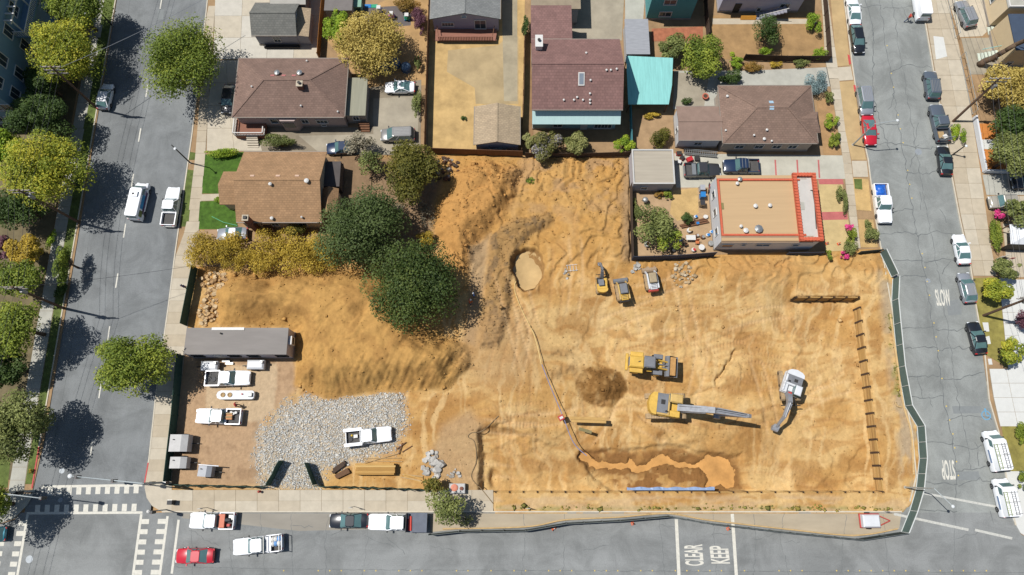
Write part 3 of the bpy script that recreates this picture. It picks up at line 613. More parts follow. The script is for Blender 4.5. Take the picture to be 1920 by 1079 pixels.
class House:
    def __init__(s, name, label, cat, TL, BR, he, wall, over=.35, x=None, y=None):
        a, b = W(*TL, he), W(*BR, he)
        s.x0, s.x1, s.y1, s.y0 = (x or (a.x, b.x))+(y or (a.y, b.y)); s.he = he; s.ov = over
        s.loc = Vector(((s.x0+s.x1)/2, (s.y0+s.y1)/2, .06)); s.t = thing(name, label, cat, s.loc); s.wallm = wall
        m = s.mb(); o = over; m.prism([(s.x0+o, s.y0+o), (s.x1-o, s.y0+o), (s.x1-o, s.y1-o), (s.x0+o, s.y1-o)], -.05, he-.02); s.wall = m.build('wall', wall, s.t)
        m = s.mb(); o = over-.06; m.prism([(s.x0+o, s.y0+o), (s.x1-o, s.y0+o), (s.x1-o, s.y1-o), (s.x0+o, s.y1-o)], -.04, .45); m.build('foundation', M('foundation', C(168, 160, 150), .9, .15, 1), s.t)
    def mb(s): return MB(s.loc)
    def roof(s, kind, rise, mat, th=.14, gablewall=True, ridge=True):
        x0, x1, y0, y1, h, r = s.x0, s.x1, s.y0, s.y1, s.he, s.he+rise; s.kind = kind; s.rise = rise; m = s.mb(); ym = (y0+y1)/2; xm = (x0+x1)/2
        if kind == 'hip':
            i = min((y1-y0)/2, (x1-x0)/2-.3); A, B = (x0+i, ym, r), (x1-i, ym, r); rl = [(A, B), ((x0, y0, h), A), ((x0, y1, h), A), ((x1, y0, h), B), ((x1, y1, h), B)]
            c = [(x0, y0, h), (x1, y0, h), (x1, y1, h), (x0, y1, h)]; m.add(c+[A, B], [(0, 1, 5, 4), (1, 2, 5), (2, 3, 4, 5), (3, 0, 4)])
        elif kind == 'gx':
            A, B = (x0, ym, r), (x1, ym, r); rl = [(A, B)]; c = [(x0, y0, h), (x1, y0, h), (x1, y1, h), (x0, y1, h)]; m.add(c+[A, B], [(0, 1, 5, 4), (2, 3, 4, 5)])
        elif kind == 'gy':
            A, B = (xm, y0, r), (xm, y1, r); rl = [(A, B)]; c = [(x0, y0, h), (x1, y0, h), (x1, y1, h), (x0, y1, h)]; m.add(c+[A, B], [(1, 2, 5, 4), (3, 0, 4, 5)])
        # underside and fascia
        k = len(m.v)
        if kind == 'hip': m.add([(a, b, z-th) for a, b, z in c], [(3, 2, 1, 0)]); m.f += [(k+i, k+(i+1) % 4, (i+1) % 4, i) for i in range(4)]
        else:
            lo = [(a, b, z-th) for a, b, z in c+[A, B]]; m.add(lo, [])
            if kind == 'gx': m.f += [(k+4, k+5, k+1, k), (k+5, k+4, k+3, k+2), (k, k+1, 1, 0), (k+2, k+3, 3, 2), (k+3, k+4, 4, 3), (k+4, k, 0, 4), (k+1, k+5, 5, 1), (k+5, k+2, 2, 5)]
            else: m.f += [(k+4, k+5, k+2, k+1), (k+5, k+4, k, k+3), (k+1, k+2, 2, 1), (k+3, k, 0, 3), (k, k+4, 4, 0), (k+4, k+1, 1, 4), (k+2, k+5, 5, 2), (k+5, k+3, 3, 5)]
            if gablewall:
                o = s.ov; g = s.mb(); t = rise*.97
                if kind == 'gx':
                    for X in (x0+o, x1-o): s.mb().add([(X, y0+o, h-.02), (X, y1-o, h-.02), (X, ym, h+t-.1)], [(0, 1, 2)]).build('gable_wall', s.wallm, s.t)
                else:
                    for Y in (y0+o, y1-o): s.mb().add([(x0+o, Y, h-.02), (x1-o, Y, h-.02), (xm, Y, h+t-.1)], [(0, 1, 2)]).build('gable_wall', s.wallm, s.t)
        s.r = m.build('roof', mat, s.t)
        if ridge:
            for a, b in rl:
                s.mb().bar(Vector(a)+Vector((0, 0, .02)), Vector(b)+Vector((0, 0, .02)), .22, .06).build('ridge_cap', mat, s.r)
        g = s.mb(); 
        if kind == 'hip': ed = [(c[i], c[(i+1) % 4]) for i in range(4)]
        elif kind == 'gx': ed = [(c[0], c[1]), (c[2], c[3])]
        else: ed = [(c[1], c[2]), (c[3], c[0])]
        for a, b in ed:
            d = Vector(b)-Vector(a); n = Vector((d.y, -d.x, 0)).normalized()*.05
            s.mb().bar(Vector(a)+n+Vector((0, 0, -.06)), Vector(b)+n+Vector((0, 0, -.06)), .1, .12).build('gutter', M('gutter_paint', C(150, 140, 128), .6, .1, 2), s.r)
        return s
    def rz(s, X, Y):
        if s.kind == 'flat': return s.he
        xm, ym = (s.x0+s.x1)/2, (s.y0+s.y1)/2; hd = (s.y1-s.y0)/2; f = 1-abs(Y-ym)/hd
        if s.kind == 'hip': f = min(f, (X-s.x0)/hd, (s.x1-X)/hd)
        if s.kind == 'gy': f = 1-abs(X-xm)/((s.x1-s.x0)/2)
        return s.he+s.rise*max(0, min(1, f))
    def on(s, px, py):
        h = s.he
        for _ in range(8): p = W(px, py, h); h = s.rz(p.x, p.y)
        return Vector((p.x, p.y, h))
    def flat(s, mat, cop=None, ph=.25, pw=.25):
        s.kind = 'flat'; s.rise = 0; x0, x1, y0, y1 = s.x0, s.x1, s.y0, s.y1; m = s.mb(); m.prism([(x0, y0), (x1, y0), (x1, y1), (x0, y1)], s.he-.12, s.he); s.r = m.build('roof', mat, s.t)
        if cop:
            for a, b in (((x0, y0), (x1, y0)), ((x1, y0+pw), (x1, y1-pw)), ((x0, y1), (x1, y1)), ((x0, y0+pw), (x0, y1-pw))):
                cx, cy = (a[0]+b[0])/2, (a[1]+b[1])/2; dx, dy = abs(a[0]-b[0]), abs(a[1]-b[1]); ix = pw/2*(1 if cx < (x0+x1)/2 else -1) if dx < .01 else 0; iy = pw/2*(1 if cy < (y0+y1)/2 else -1) if dy < .01 else 0
                s.mb().box((cx+ix, cy+iy, s.he+ph/2+.003), (dx or pw, dy or pw, ph)).build('coping', cop, s.r)
        return s
    def vent(s, px, py, r=.16, h=.4, mat=None):
        p = s.on(px, py); s.mb().lathe([(r, -.1), (r, h*.6), (r*1.5, h*.6), (r*1.5, h*.8), (r*.4, h)], 8, p).build('roof_vent', mat or ventW, s.r)
    def chimney(s, px, py, w=.8, d=.8, h=1., mat=None, cap=None):
        p = s.on(px, py); c = s.mb().box(p+Vector((0, 0, h/2-.3)), (w, d, h+.6)).build('chimney', mat or brickM, s.r); m = s.mb(); m.box(p+Vector((0, 0, h+.05)), (w+.15, d+.15, .1)).build('chimney_cap', cap or conc[0], c); m = s.mb().lathe([(.16, 0), (.16, .25), (.22, .25), (.22, .3)], 8, p+Vector((0, 0, h+.1))); m.build('chimney_pot', dark, c)
    def patch(s, px, py, w, d, mat, name='roof_panel', th=.06):
        p = s.on(px, py); hd = (s.y1-s.y0)/2; sl = 0
        if s.kind in ('hip', 'gx'): sl = math.atan2(s.rise, hd)*(1 if p.y < (s.y0+s.y1)/2 else -1)
        s.mb().box(p+Vector((0, 0, th/2)), (w, d, th), rx=sl).build(name, mat, s.r)
    def win(s, u, z, w, h, side='S', frame=None, name='window', bars=1, pane=None):
        """window centred at fraction u along a wall, sill height z"""
        o = s.ov
        if side == 'S': c = Vector((lerp(s.x0+o, s.x1-o, u), s.y0+o, z+h/2)); dx, n = Vector((1, 0, 0)), Vector((0, -1, 0))
        elif side == 'E': c = Vector((s.x1-o, lerp(s.y0+o, s.y1-o, u), z+h/2)); dx, n = Vector((0, 1, 0)), Vector((1, 0, 0))
        else: c = Vector((s.x0+o, lerp(s.y0+o, s.y1-o, u), z+h/2)); dx, n = Vector((0, 1, 0)), Vector((-1, 0, 0))
        def bx(m, a, b, ww, hh, dd): 
            p = c+dx*a+Vector((0, 0, b))+n*dd/2; d = (ww if dx.x else dd, ww if dx.y else dd, hh); m.box(p, d)
        m = s.mb(); f = .09
        bx(m, 0, h/2, w+2*f, f, .10); bx(m, 0, -h/2, w+2*f, f, .14); bx(m, -w/2-f/2, 0, f, h-f, .10); bx(m, w/2+f/2, 0, f, h-f, .10)
        for i in range(bars): bx(m, lerp(-w/2, w/2, (i+1)/(bars+1)), 0, .05, h-f, .08)
        fo = m.build(name, frame or trimW, s.t); m = s.mb(); bx(m, 0, 0, w, h-f, .03); m.build('pane', pane or glass, fo); return fo
    def door(s, u, z, w, h, side='S', mat=None):
        o = s.ov; m = s.mb()
        if side == 'S': c = Vector((lerp(s.x0+o, s.x1-o, u), s.y0+o-.04, z+h/2)); m.box(c, (w, .08, h)); hc = c+Vector((w*.35, -.07, 0)); hd = (.05, .05, .15)
        else: sg = 1 if side == 'E' else -1; X = (s.x1-o+.04) if side == 'E' else (s.x0+o-.04); c = Vector((X, lerp(s.y0+o, s.y1-o, u), z+h/2)); m.box(c, (.08, w, h)); hc = c+Vector((.07*sg, w*.35, 0)); hd = (.05, .05, .15)
        d = m.build('door', mat or woodB, s.t); s.mb().box(hc, hd).build('handle', metalG, d)
# brown hip-roofed house
brown = roofmat('brown_shingle', C(142, 118, 106)); tan = roofmat('tan_shingle', C(176, 141, 106)); greyS = roofmat('grey_shingle', C(128, 128, 122)); beige = roofmat('beige_shingle', C(186, 166, 138)); mar = roofmat('maroon_shingle', C(144, 112, 106), .35); grbr = roofmat('greybrown_shingle', C(146, 122, 108))
h = House('house', 'long brown hip-roofed house with brick chimney, beside parking pad with white sedan', 'house', (447, 110), (648, 220), 3.5, M('mauve_stucco', C(196, 176, 168), .9, .08, 1), x=(W(442, 160, 3.5).x, W(650, 160, 3.5).x))
h.roof('hip', 2.0, brown); h.chimney(565, 164, .75, .75, .9)
for x, y in ((521, 139), (563, 139)): h.vent(x, y, .26, .55, tin)
for x, y in ((576, 116), (473, 164), (565, 200), (634, 211)): h.vent(x, y, .09, .35)
for x in (511, 532, 551): h.patch(x, 142, .55, .28, M('faded_red_vent', C(202, 130, 126), .8, .1, 3), 'roof_vent')
h.win(.33, 1.2, 1.0, 1.2, bars=0); h.win(.62, 1.2, .9, 1.0, bars=1); h.win(.78, 1.2, 1.5, .9, bars=2); h.win(.78, .35, .6, .45, bars=0)
x = lerp(h.x0, h.x1, .48); m = h.mb(); m.prism([(x-1.5, h.y0+.36), (x-1., h.y0-.35), (x+1., h.y0-.35), (x+1.5, h.y0+.36)], .1, 3.0); bw = m.build('bay_window', h.wallm, h.t)
for a, ww in ((0, 1.6),): h.mb().box((x+a, h.y0-.37, 1.8), (ww, .05, 1.3)).build('pane', glass, bw)
a, b = W(440, 254, 1.2), W(498, 224, 1.2); m = h.mb(); m.prism([(a.x, a.y), (b.x, a.y), (b.x, b.y+.3), (a.x, b.y+.3)], 0, 1.05); po = m.build('porch', M('porch_red', C(150, 104, 84), .85, .15, 1), h.t)
m = h.mb(); X0, X1, Y0, Y1 = a.x, b.x, a.y, b.y
for p, q_ in (((X0, Y0), (X1, Y0)), ((X0, Y0), (X0, Y1)), ((X1, Y0), (X1, Y0+1))):
    for z in (1.25, 1.95): m.bar((*p, z), (*q_, z), .12, .12)
    n = int(math.dist(p, q_)/.22)
    for i in range(n+1): m.box((lerp(p[0], q_[0], i/n), lerp(p[1], q_[1], i/n), 1.55), (.06, .06, .75))
m.build('porch_railing', trimW, po); h.mb().box((X0+2.0, Y1+.15, 2.1), (1.6, .12, 2.0)).build('door', M('yellow_door', C(226, 186, 70), .5, .05, 1), po)
m = h.mb()
for i in range(5): m.box((X0+2.4, Y0-.15-.28*i, .9-.2*i), (1.6, .3, .2))
m.build('steps', conc[1], po)
lt = House('lean_to', 'flat grey-green lean-to roof attached to the brown hip-roofed house', 'lean-to', (648, 146), (685, 217), 2.7, M('greige_wall', C(170, 160, 150), .9, .1, 1), .25); lt.flat(M('green_grey_roof', C(158, 156, 136), .85, .12, .7, streak=(4, .3, 1)), None); lt.win(.5, 1, .8, 1)  # lean-to walls in one even grey-beige
m = MB(lt.loc); 
for i in range(4): m.box((lt.x1-.6, lt.y0-.2-.3*i, .8-.2*i), (1.6, .3, .2))
m.build('steps', woodB, lt.t)
# tan gable house
h = House('house', 'tan shingled gable house with side chimney beside the green lawns', 'house', (456, 285), (606, 417), 3.2, M('cream_stucco', C(206, 190, 166), .9, .08, 1), x=(W(450, 351, 3.2).x, W(608, 351, 3.2).x)); h.roof('gx', 2.3, tan)
for x, y in ((473, 330), (521, 330), (557, 330)): h.patch(x, y, .55, .3, M('pale_vent', C(222, 188, 164), .8, .1, 3), 'roof_vent')
for x, y, r in ((508, 347, .16), (576, 341, .22), (511, 411, .16), (567, 409, .1)): h.vent(x, y, r, .5)
c = h.on(470, 408); cp = Vector((c.x, h.y0+.1, 0)); ch = h.mb().box((cp.x, cp.y-.25, 2.6), (.7, .7, 5.2)).build('chimney', brickM, h.t); h.mb().box((cp.x, cp.y-.25, 5.25), (.85, .85, .12)).build('chimney_cap', conc[0], ch); h.mb().box((cp.x, cp.y-.25, 5.42), (.4, .4, .22)).build('chimney_pot', dark, ch)
h.win(.75, 1, 1.1, 1.1); h.win(.4, 1, .9, 1.1)
w1, w2 = W(419, 322, 2.9), W(446, 384, 2.9); m = h.mb(); ym = (w1.y+w2.y)/2; m.prism([(w1.x+.3, w2.y+.3), (h.x0+.4, w2.y+.3), (h.x0+.4, w1.y-.3), (w1.x+.3, w1.y-.3)], -.05, 2.88); wg = m.build('porch_wing', h.wallm, h.t)
m = h.mb(); X0, X1 = w1.x, h.x0+1.6; m.add([(X0, w2.y, 2.9), (X1, w2.y, 2.9), (X1, w1.y, 2.9), (X0, w1.y, 2.9), (X0, ym, 4.1), (X1, ym, 4.1), (X0, w2.y, 2.76), (X1, w2.y, 2.76), (X1, w1.y, 2.76), (X0, w1.y, 2.76)], [(0, 1, 5, 4), (2, 3, 4, 5), (6, 7, 1, 0), (8, 9, 3, 2), (9, 6, 0, 3), (3, 0, 4)]); m.build('roof', tan, wg)
w1, w2 = W(603, 354, 2.7), W(632, 402, 2.7); m = h.mb(); m.prism([(h.x1-.3, w2.y+.2), (w2.x-.2, w2.y+.2), (w2.x-.2, w1.y-.2), (h.x1-.3, w1.y-.2)], -.05, 2.68); rw = m.build('rear_wing', h.wallm, h.t); xm = (w1.x+w2.x)/2
m = h.mb(); m.add([(h.x1-.32, w2.y, 2.7), (w2.x, w2.y, 2.7), (w2.x, w1.y, 2.7), (h.x1-.32, w1.y, 2.7), (xm, w2.y, 3.5), (xm, w1.y, 3.5)], [(1, 2, 5, 4), (3, 0, 4, 5), (0, 1, 4), (2, 3, 5)]); m.build('roof', tan, rw)
w1, w2 = W(612, 303, 2.4), W(636, 350, 2.4); m = h.mb(); m.prism([(h.x1-.32, w2.y), (w2.x, w2.y), (w2.x, w1.y), (h.x1-.32, w1.y)], -.05, 2.4); m.build('rear_wing', M('dark_flat_roof', C(92, 86, 84), .9, .15, 1), h.t)
m = MB(h.loc); p = W(513, 448, 0)
for i in range(8): m.box((p.x-.12*i, p.y+.3*i, .15+.19*i), (1.2, .3, .1))
for s_ in (-.6, .6): m.bar((p.x+s_, p.y, .9), (p.x+s_-.84, p.y+2.2, 2.4), .06, .06)
m.build('outside_stairs', woodB, h.t)
# small grey house
h = House('house', 'small grey-shingled house with pale blue-grey walls on concrete driveway', 'house', (478, 6), (556, 67), 2.9, M('bluegrey_siding', C(172, 176, 184), .85, .06, 1), .3); h.roof('gx', 1.5, greyS); h.win(.5, 1, .9, 1.3)
w1, w2 = W(554, 16, 2.4), W(576, 69, 2.4); m = h.mb(); m.prism([(h.x1-.3, w2.y+.2), (w2.x, w2.y+.2), (w2.x, w1.y), (h.x1-.3, w1.y)], -.05, 2.35); sw = m.build('side_wing', h.wallm, h.t); m = h.mb(); m.add([(h.x1-.31, w2.y, 2.75), (w2.x+.2, w2.y, 2.37), (w2.x+.2, w1.y, 2.37), (h.x1-.31, w1.y, 2.75)], [(0, 1, 2, 3)]); m.build('roof', beige, sw)
h.mb().box((lerp(h.x0, h.x1, .55), h.y0-.1, .25), (5.2, .5, .5)).build('planter', dark, h.t)
h = House('house', 'pale grey house roof cut by the top edge above the small grey house', 'house', (515, -75), (573, 8), 3., M('greige_wall', C(170, 160, 150), .9, .1, 1), .3); h.roof('gx', 1.2, M('pale_roof', C(186, 182, 172), .9, .1, 1.)); h.win(.7, 1, 1, 1)
# lilac house
h = House('house', 'lilac gabled house with grey roof and red-brown rear deck', 'house', (811, -90), (938, 36), 3.4, M('lilac_siding', C(172, 164, 178), .85, .05, 1), .3); h.roof('gy', 1.35, roofmat('slate_shingle', C(142, 144, 142)))
h.win(.22, 1.35, 1.7, .85, bars=3); d = h.win(.72, .75, 1.6, 2.0, name='french_door', bars=1); h.win(.48, 3.35, .7, .5, bars=0, pane=M('louvre_blue', C(150, 170, 190), .7, .1, 4))
dk = h.mb(); X0, X1, Y1 = h.x0+.5, h.x1-.6, h.y0+.25; dk.prism([(X0, Y1-2.0), (X1, Y1-2.0), (X1, Y1), (X0, Y1)], .55, .68); deck = dk.build('deck', M('deck_redwood', C(156, 108, 90), .8, .2, 2, streak=(1, 8, 1)), h.t)
for i in range(34): h.mb().box((lerp(X0+.6, X1-.6, i/33), Y1-1.95, 1.15), (.13, .05, .85)).build('baluster', M('deck_redwood', (0, 0, 0)), deck)
h.mb().box(((X0+X1)/2, Y1-1.95, 1.62), (X1-X0-1, .14, .07)).build('handrail', M('deck_redwood', (0, 0, 0)), deck)
for s_ in (0, 1): h.mb().bar((X0+.3 if s_ == 0 else X1-.3, Y1-.1, 1.6), (X0+.6 if s_ == 0 else X1-.6, Y1-1.95, 1.6), .08, .08).build('handrail', woodB, deck)
# garden shed
h = House('shed', 'beige-roofed gable shed with grey-blue walls at the end of the dry yard', 'shed', (890, 200), (975, 272), 2.5, M('shed_blue', C(140, 146, 160), .85, .06, 1), .25); h.roof('gy', 1.0, beige); h.door(.5, 0, 2.2, 2, 'S', M('shed_door', C(120, 124, 136), .8, .05, 1)); h.win(.5, 1, .8, .7, 'W')
# maroon-roofed house
h = House('house', 'large maroon-roofed two-storey house with turquoise walls, white chimney and skylight', 'house', (996, 74), (1168, 206), 6.2, M('turquoise_stucco', C(150, 190, 196), .85, .06, 1), .3); h.roof('gx', 2.5, mar); h.chimney(1010, 88, .9, 1.7, 1.3, ventW, ventW)
for x, y in ((1099, 101), (1082, 184), (1137, 133), (1145, 133), (1156, 131), (1107, 152), (1057, 189), (1076, 189), (1093, 189), (1106, 177), (1106, 189), (1106, 195)): h.vent(x, y, .1, .32)
h.patch(1090, 149, .85, 1.75, trimW, 'skylight', .15); h.patch(1090, 149, .6, 1.45, M('skylight_glass', C(140, 150, 160), .08, .1, 1, spec=.6), 'skylight_pane', .18)
m = h.mb(); Y = h.y0+.3; a = W(999, 234, 4.2); m.add([(h.x0+.1, Y, 5.3), (h.x1-.1, Y, 5.3), (h.x1-.1, a.y, 4.3), (h.x0+.1, a.y, 4.3), (h.x0+.1, Y, 5.2), (h.x1-.1, Y, 5.2), (h.x1-.1, a.y, 4.2), (h.x0+.1, a.y, 4.2)], [(3, 2, 1, 0), (4, 5, 6, 7), (7, 6, 2, 3), (6, 5, 1, 2), (4, 7, 3, 0)]); m.build('awning', M('aqua_awning', C(196, 226, 222), .7, .06, 1, streak=(6, .3, 1)), h.t)
for u in (.3, .48, .66): h.win(u, 3., 1.6, .9, bars=1)
h.win(.3, .8, 1.2, 1.2); h.door(.62, 0, 1, 2.1, 'S', trimW); h.win(.85, .5, 2.4, 1.6, bars=4, frame=trimW)
w1, w2 = W(995, 13, 5.4), W(1073, 74, 5.4); m = h.mb(); m.prism([(h.x0+.2, h.y1-.4), (w2.x-.2, h.y1-.4), (w2.x-.2, w1.y), (h.x0+.2, w1.y)], -.05, 5.3); rw = m.build('rear_wing', M('grey_siding', C(186, 186, 186), .85, .06, 1), h.t); m = h.mb(); m.prism([(h.x0, h.y1+.02), (w2.x, h.y1+.02), (w2.x, w1.y+.2), (h.x0, w1.y+.2)], 5.3, 5.45); m.build('roof', mar, rw)
h = House('house', 'flat taupe roof behind the maroon-roofed house at the top edge', 'house', (995, -70), (1089, 17), 4., M('grey_siding', (0, 0, 0)), .3); h.flat(M('taupe_roof', C(158, 144, 122), .9, .12, 1), None); h.win(.8, 1.5, 1, 1, 'E')
# aqua patio roof and grey shed
def canopy(name, label, cat, pts, hs, mat, th=.08):
    P = [W(x, y, z) for (x, y), z in zip(pts, hs)]; loc = sum(P, Vector())/len(P); loc.z = .08; t = thing(name, label, cat, loc); m = MB(loc)
    n = len(P); m.add(P+[p-Vector((0, 0, th)) for p in P], [tuple(range(n-1, -1, -1)), tuple(range(n, 2*n))]+[(i, (i+1) % n, n+(i+1) % n, n+i) for i in range(n)]); m.build('roof_sheet', mat, t)
    cen = sum(P, Vector())/n
    for p in P: q_ = p+(cen-p)*.05; MB(loc).box((q_.x, q_.y, (p.z-th)/2+.04), (.12, .12, p.z-th-.08)).build('post', woodB, t)
    return t
canopy('patio_roof', 'bright turquoise corrugated patio roof right of the maroon-roofed house', 'patio roof', [(1174, 105), (1262, 109), (1260, 160), (1254, 196), (1178, 196)], (3.0, 2.9, 2.7, 2.6, 2.6), M('aqua_corrugated', C(146, 212, 206), .7, .14, .8, streak=(5, .4, 1)))
h = House('shed', 'flat weathered grey shed roof above the turquoise patio roof', 'shed', (1171, 36), (1219, 102), 2.6, M('grey_siding', (0, 0, 0)), .2); h.flat(M('weathered_grey', C(164, 166, 170), .9, .12, .8, streak=(1, 6, 1)), None); h.door(.5, 0, 1, 2, 'E')
h = House('house', 'teal two-storey house with white-framed windows at the top edge', 'house', None or (1208, -90), (1298, -16), 6.0, M('teal_siding', C(96, 164, 164), .85, .05, 1), .3, x=(W(1207, 38, 0).x, W(1297, 38, 0).x), y=(W(1250, 38, 0).y+11, W(1250, 38, 0).y-.3)); h.roof('gx', 1.6, greyS)
h.win(.42, 3.6, 1.7, 1.1); h.win(.4, .9, 1.7, 1.1)
h = House('house', 'pale lavender house with dark stairwell at top edge above the brown lawn', 'house', (1340, -80), (1495, -16), 4.6, M('lavender_stucco', C(206, 202, 216), .85, .05, 1), .3, x=(W(1341, 24, 0).x, W(1497, 24, 0).x), y=(W(1400, 24, 0).y+10, W(1400, 24, 0).y-.3)); h.roof('gx', 1.5, greyS); h.win(.8, 1.1, 1.3, 1.0); h.door(.22, 0, 1., 2.1, 'S', dark); h.win(.5, .3, .5, .9, bars=0)
m = MB(h.loc); p = W(1468, 26, 0)
for i in range(9): m.box((p.x-4+.45*i, p.y-.6, .1+.2*i), (.45, 1.1, .2))
st_ = m.build('stairs', M('stair_grey', C(160, 160, 170), .8, .1, 1), h.t); MB(h.loc).bar((p.x-4, p.y-1.1, 1), (p.x-.2, p.y-1.1, 2.7), .07, .07).build('handrail', trimW, st_)
# right-hand hip house with wing
h = House('house', 'wide grey-brown hip-roofed house with blue skylights along the right street', 'house', (1350, 161), (1530, 269), 3.2, M('taupe_stucco', C(190, 176, 160), .9, .08, 1), x=(W(1351, 215, 3.2).x, W(1527, 215, 3.2).x)); h.roof('hip', 1.9, grbr)
for x, y in ((1446, 192), (1447, 203)): h.patch(x, y, .6, .5, M('skylight_blue', C(176, 206, 224), .2, .1, 2, spec=.5), 'skylight')
for x, y, r in ((1363, 182, .13), (1360, 246, .1), (1437, 245, .12), (1413, 255, .1), (1432, 262, .15), (1446, 266, .1)): h.vent(x, y, r, .35)
for u in (.2, .42, .62, .8): h.win(u, 1.1, 1.1, 1.0)
w1, w2 = W(1505, 210, 3.2), W(1541, 268, 3.2); m = h.mb(); ym = W(1535, 229, 3.2).y
m.add([(h.x1-2.5, w2.y+1.5, 3.22), (w2.x, w2.y+1.5, 3.22), (w2.x, w1.y, 3.22), (h.x1-2.5, w1.y, 3.22), (h.x1-3.5, ym, 4.3), (w2.x-.8, ym, 4.3)], [(0, 1, 5, 4), (2, 3, 4, 5), (1, 2, 5)]); m.build('front_gable', grbr, h.r)
m = h.mb(); m.prism([(h.x1-.6, w2.y+1.7), (w2.x-.3, w2.y+1.7), (w2.x-.3, w1.y-.2), (h.x1-.6, w1.y-.2)], -.05, 3.2); m.build('front_bay', h.wallm, h.t)
h2 = House('house_wing', 'low grey-brown wing with white end wall, left of the wide hip-roofed house', 'house wing', (1268, 200), (1355, 263), 2.8, M('white_stucco', C(222, 222, 222), .85, .05, 1), .2); h2.roof('gx', .6, M('smooth_brown_roof', C(152, 128, 114), .9, .12, 1)); h2.win(.4, 1, .5, 1.2, 'W'); h2.win(.5, 1, 1, .8)
# orange-trimmed house
h = House('house', 'flat tan-roofed white house edged with orange tiles', 'house', (1343, 329), (1540, 452), 4.1, M('white_stucco', (0, 0, 0)), .05); tile = M('orange_tile', C(212, 106, 76), .8, .18, 5); h.flat(M('tan_membrane', C(204, 172, 130), .9, .06, .6, streak=(.15, 3, 1)), None)
x0, x1, y0, y1 = h.x0, h.x1, h.y0, h.y1
m = h.mb(); m.prism([(x0, y0+.9), (x0+.25, y0+.9), (x0+.25, y1-.6), (x0, y1-.6)], h.he, h.he+.22); m.build('coping', tile, h.r); 
for Y in (y0+.78, y1-.72): h.mb().box(((x0+x1)/2-1, Y, h.he+.12), (x1-x0-2, .26, .24)).build('coping', tile, h.r)
for Y0, Y1 in ((y0-.15, y0+.65), (y1-.6, y1+.1)): 
    m = h.mb(); a, b = (Y0, Y1) if Y0 < (y0+y1)/2 else (Y1, Y0); m.add([(x0, a, h.he-.25), (x1-1, a, h.he-.25), (x1-1, b, h.he+.1), (x0, b, h.he+.1)], [(0, 1, 2, 3) if a < b else (3, 2, 1, 0)]); m.build('eave_slope', M('tan_eave', C(178, 150, 122), .9, .08, 1), h.r)
X0, X1 = x1-3.0, x1+.1
for cx, cy, dx, dy in ((X0+.24, (y0+y1)/2, .48, y1-y0+.3), (X1-.24, (y0+y1)/2, .48, y1-y0+.3), ((X0+X1)/2, y1-.1, X1-X0-.96, .48), ((X0+X1)/2, y0+.1, X1-X0-.96, .48)):
    b_ = h.mb().box((cx, cy, h.he+.3), (dx, dy, .5)).build('tile_ridge', tile, h.r)
    n = int(max(dx, dy)/.42)
    for i in range(n):
        t = (i+.5)/n; p0 = (cx-dx/2, lerp(cy-dy/2, cy+dy/2, t), h.he+.56) if dy > dx else (lerp(cx-dx/2, cx+dx/2, t), cy-dy/2, h.he+.56); p1 = (cx+dx/2, p0[1], p0[2]) if dy > dx else (p0[0], cy+dy/2, p0[2])
        h.mb().tube(p0, p1, .11, .09, 6).build('tile', tile, b_)
h.mb().prism([(X0+.48, y0+.34), (X1-.48, y0+.34), (X1-.48, y1-.34), (X0+.48, y1-.34)], h.he+.004, h.he+.06).build('sunken_strip', M('grey_membrane', C(206, 202, 194), .9, .06, 1), h.r)
pts = [(1519, 358), (1523, 358), (1527, 385), (1530, 430)]; h.mb().path([h.on(x, y)+Vector((0, 0, .12)) for x, y in pts], .06).build('roof_pipe', dark, h.r)
for x, y, r, mm in ((1386, 338, .22, metalG), (1381, 346, .16, ventW), (1415, 388, .2, ventW), (1442, 387, .18, ventW), (1388, 426, .15, ventW), (1397, 434, .24, ventW), (1421, 431, .38, tin)): h.vent(x, y, r, .5, mm)
h.patch(1503, 387, .7, 1.1, concG, 'roof_hatch', .12); h.patch(1354, 387, .35, .9, M('hatch_green', C(140, 132, 84), .8, .1, 2), 'roof_hatch', .1)
for u in (.2, .5, .78): h.win(u, 1.5, .9, 1.3, 'W', bars=0)
h.win(.1, 1.5, 1.4, 1, pane=M('boarded', C(190, 150, 110), .8, .1, 2), bars=0); h.win(.26, 2.2, .5, .5, bars=0); h.win(.46, 2, 1.8, .7, bars=1); h.win(.8, 2, .8, .6, bars=0)
h = House('garage', 'flat grey-roofed garage behind the ladder and dark pickup', 'garage', (1184, 281), (1266, 346), 2.8, M('garage_grey', C(196, 192, 196), .85, .06, 1), .08); h.flat(M('grey_gravel_roof', C(184, 174, 156), .95, .1, .7, streak=(.3, 3, 1)), M('pale_coping', C(204, 202, 196), .8, .06, 2), .15, .2)
h.door(.7, 0, 2.4, 2.1, 'E', M('garage_door', C(200, 200, 200), .7, .05, 1)); h.win(.3, 1, .8, .8)
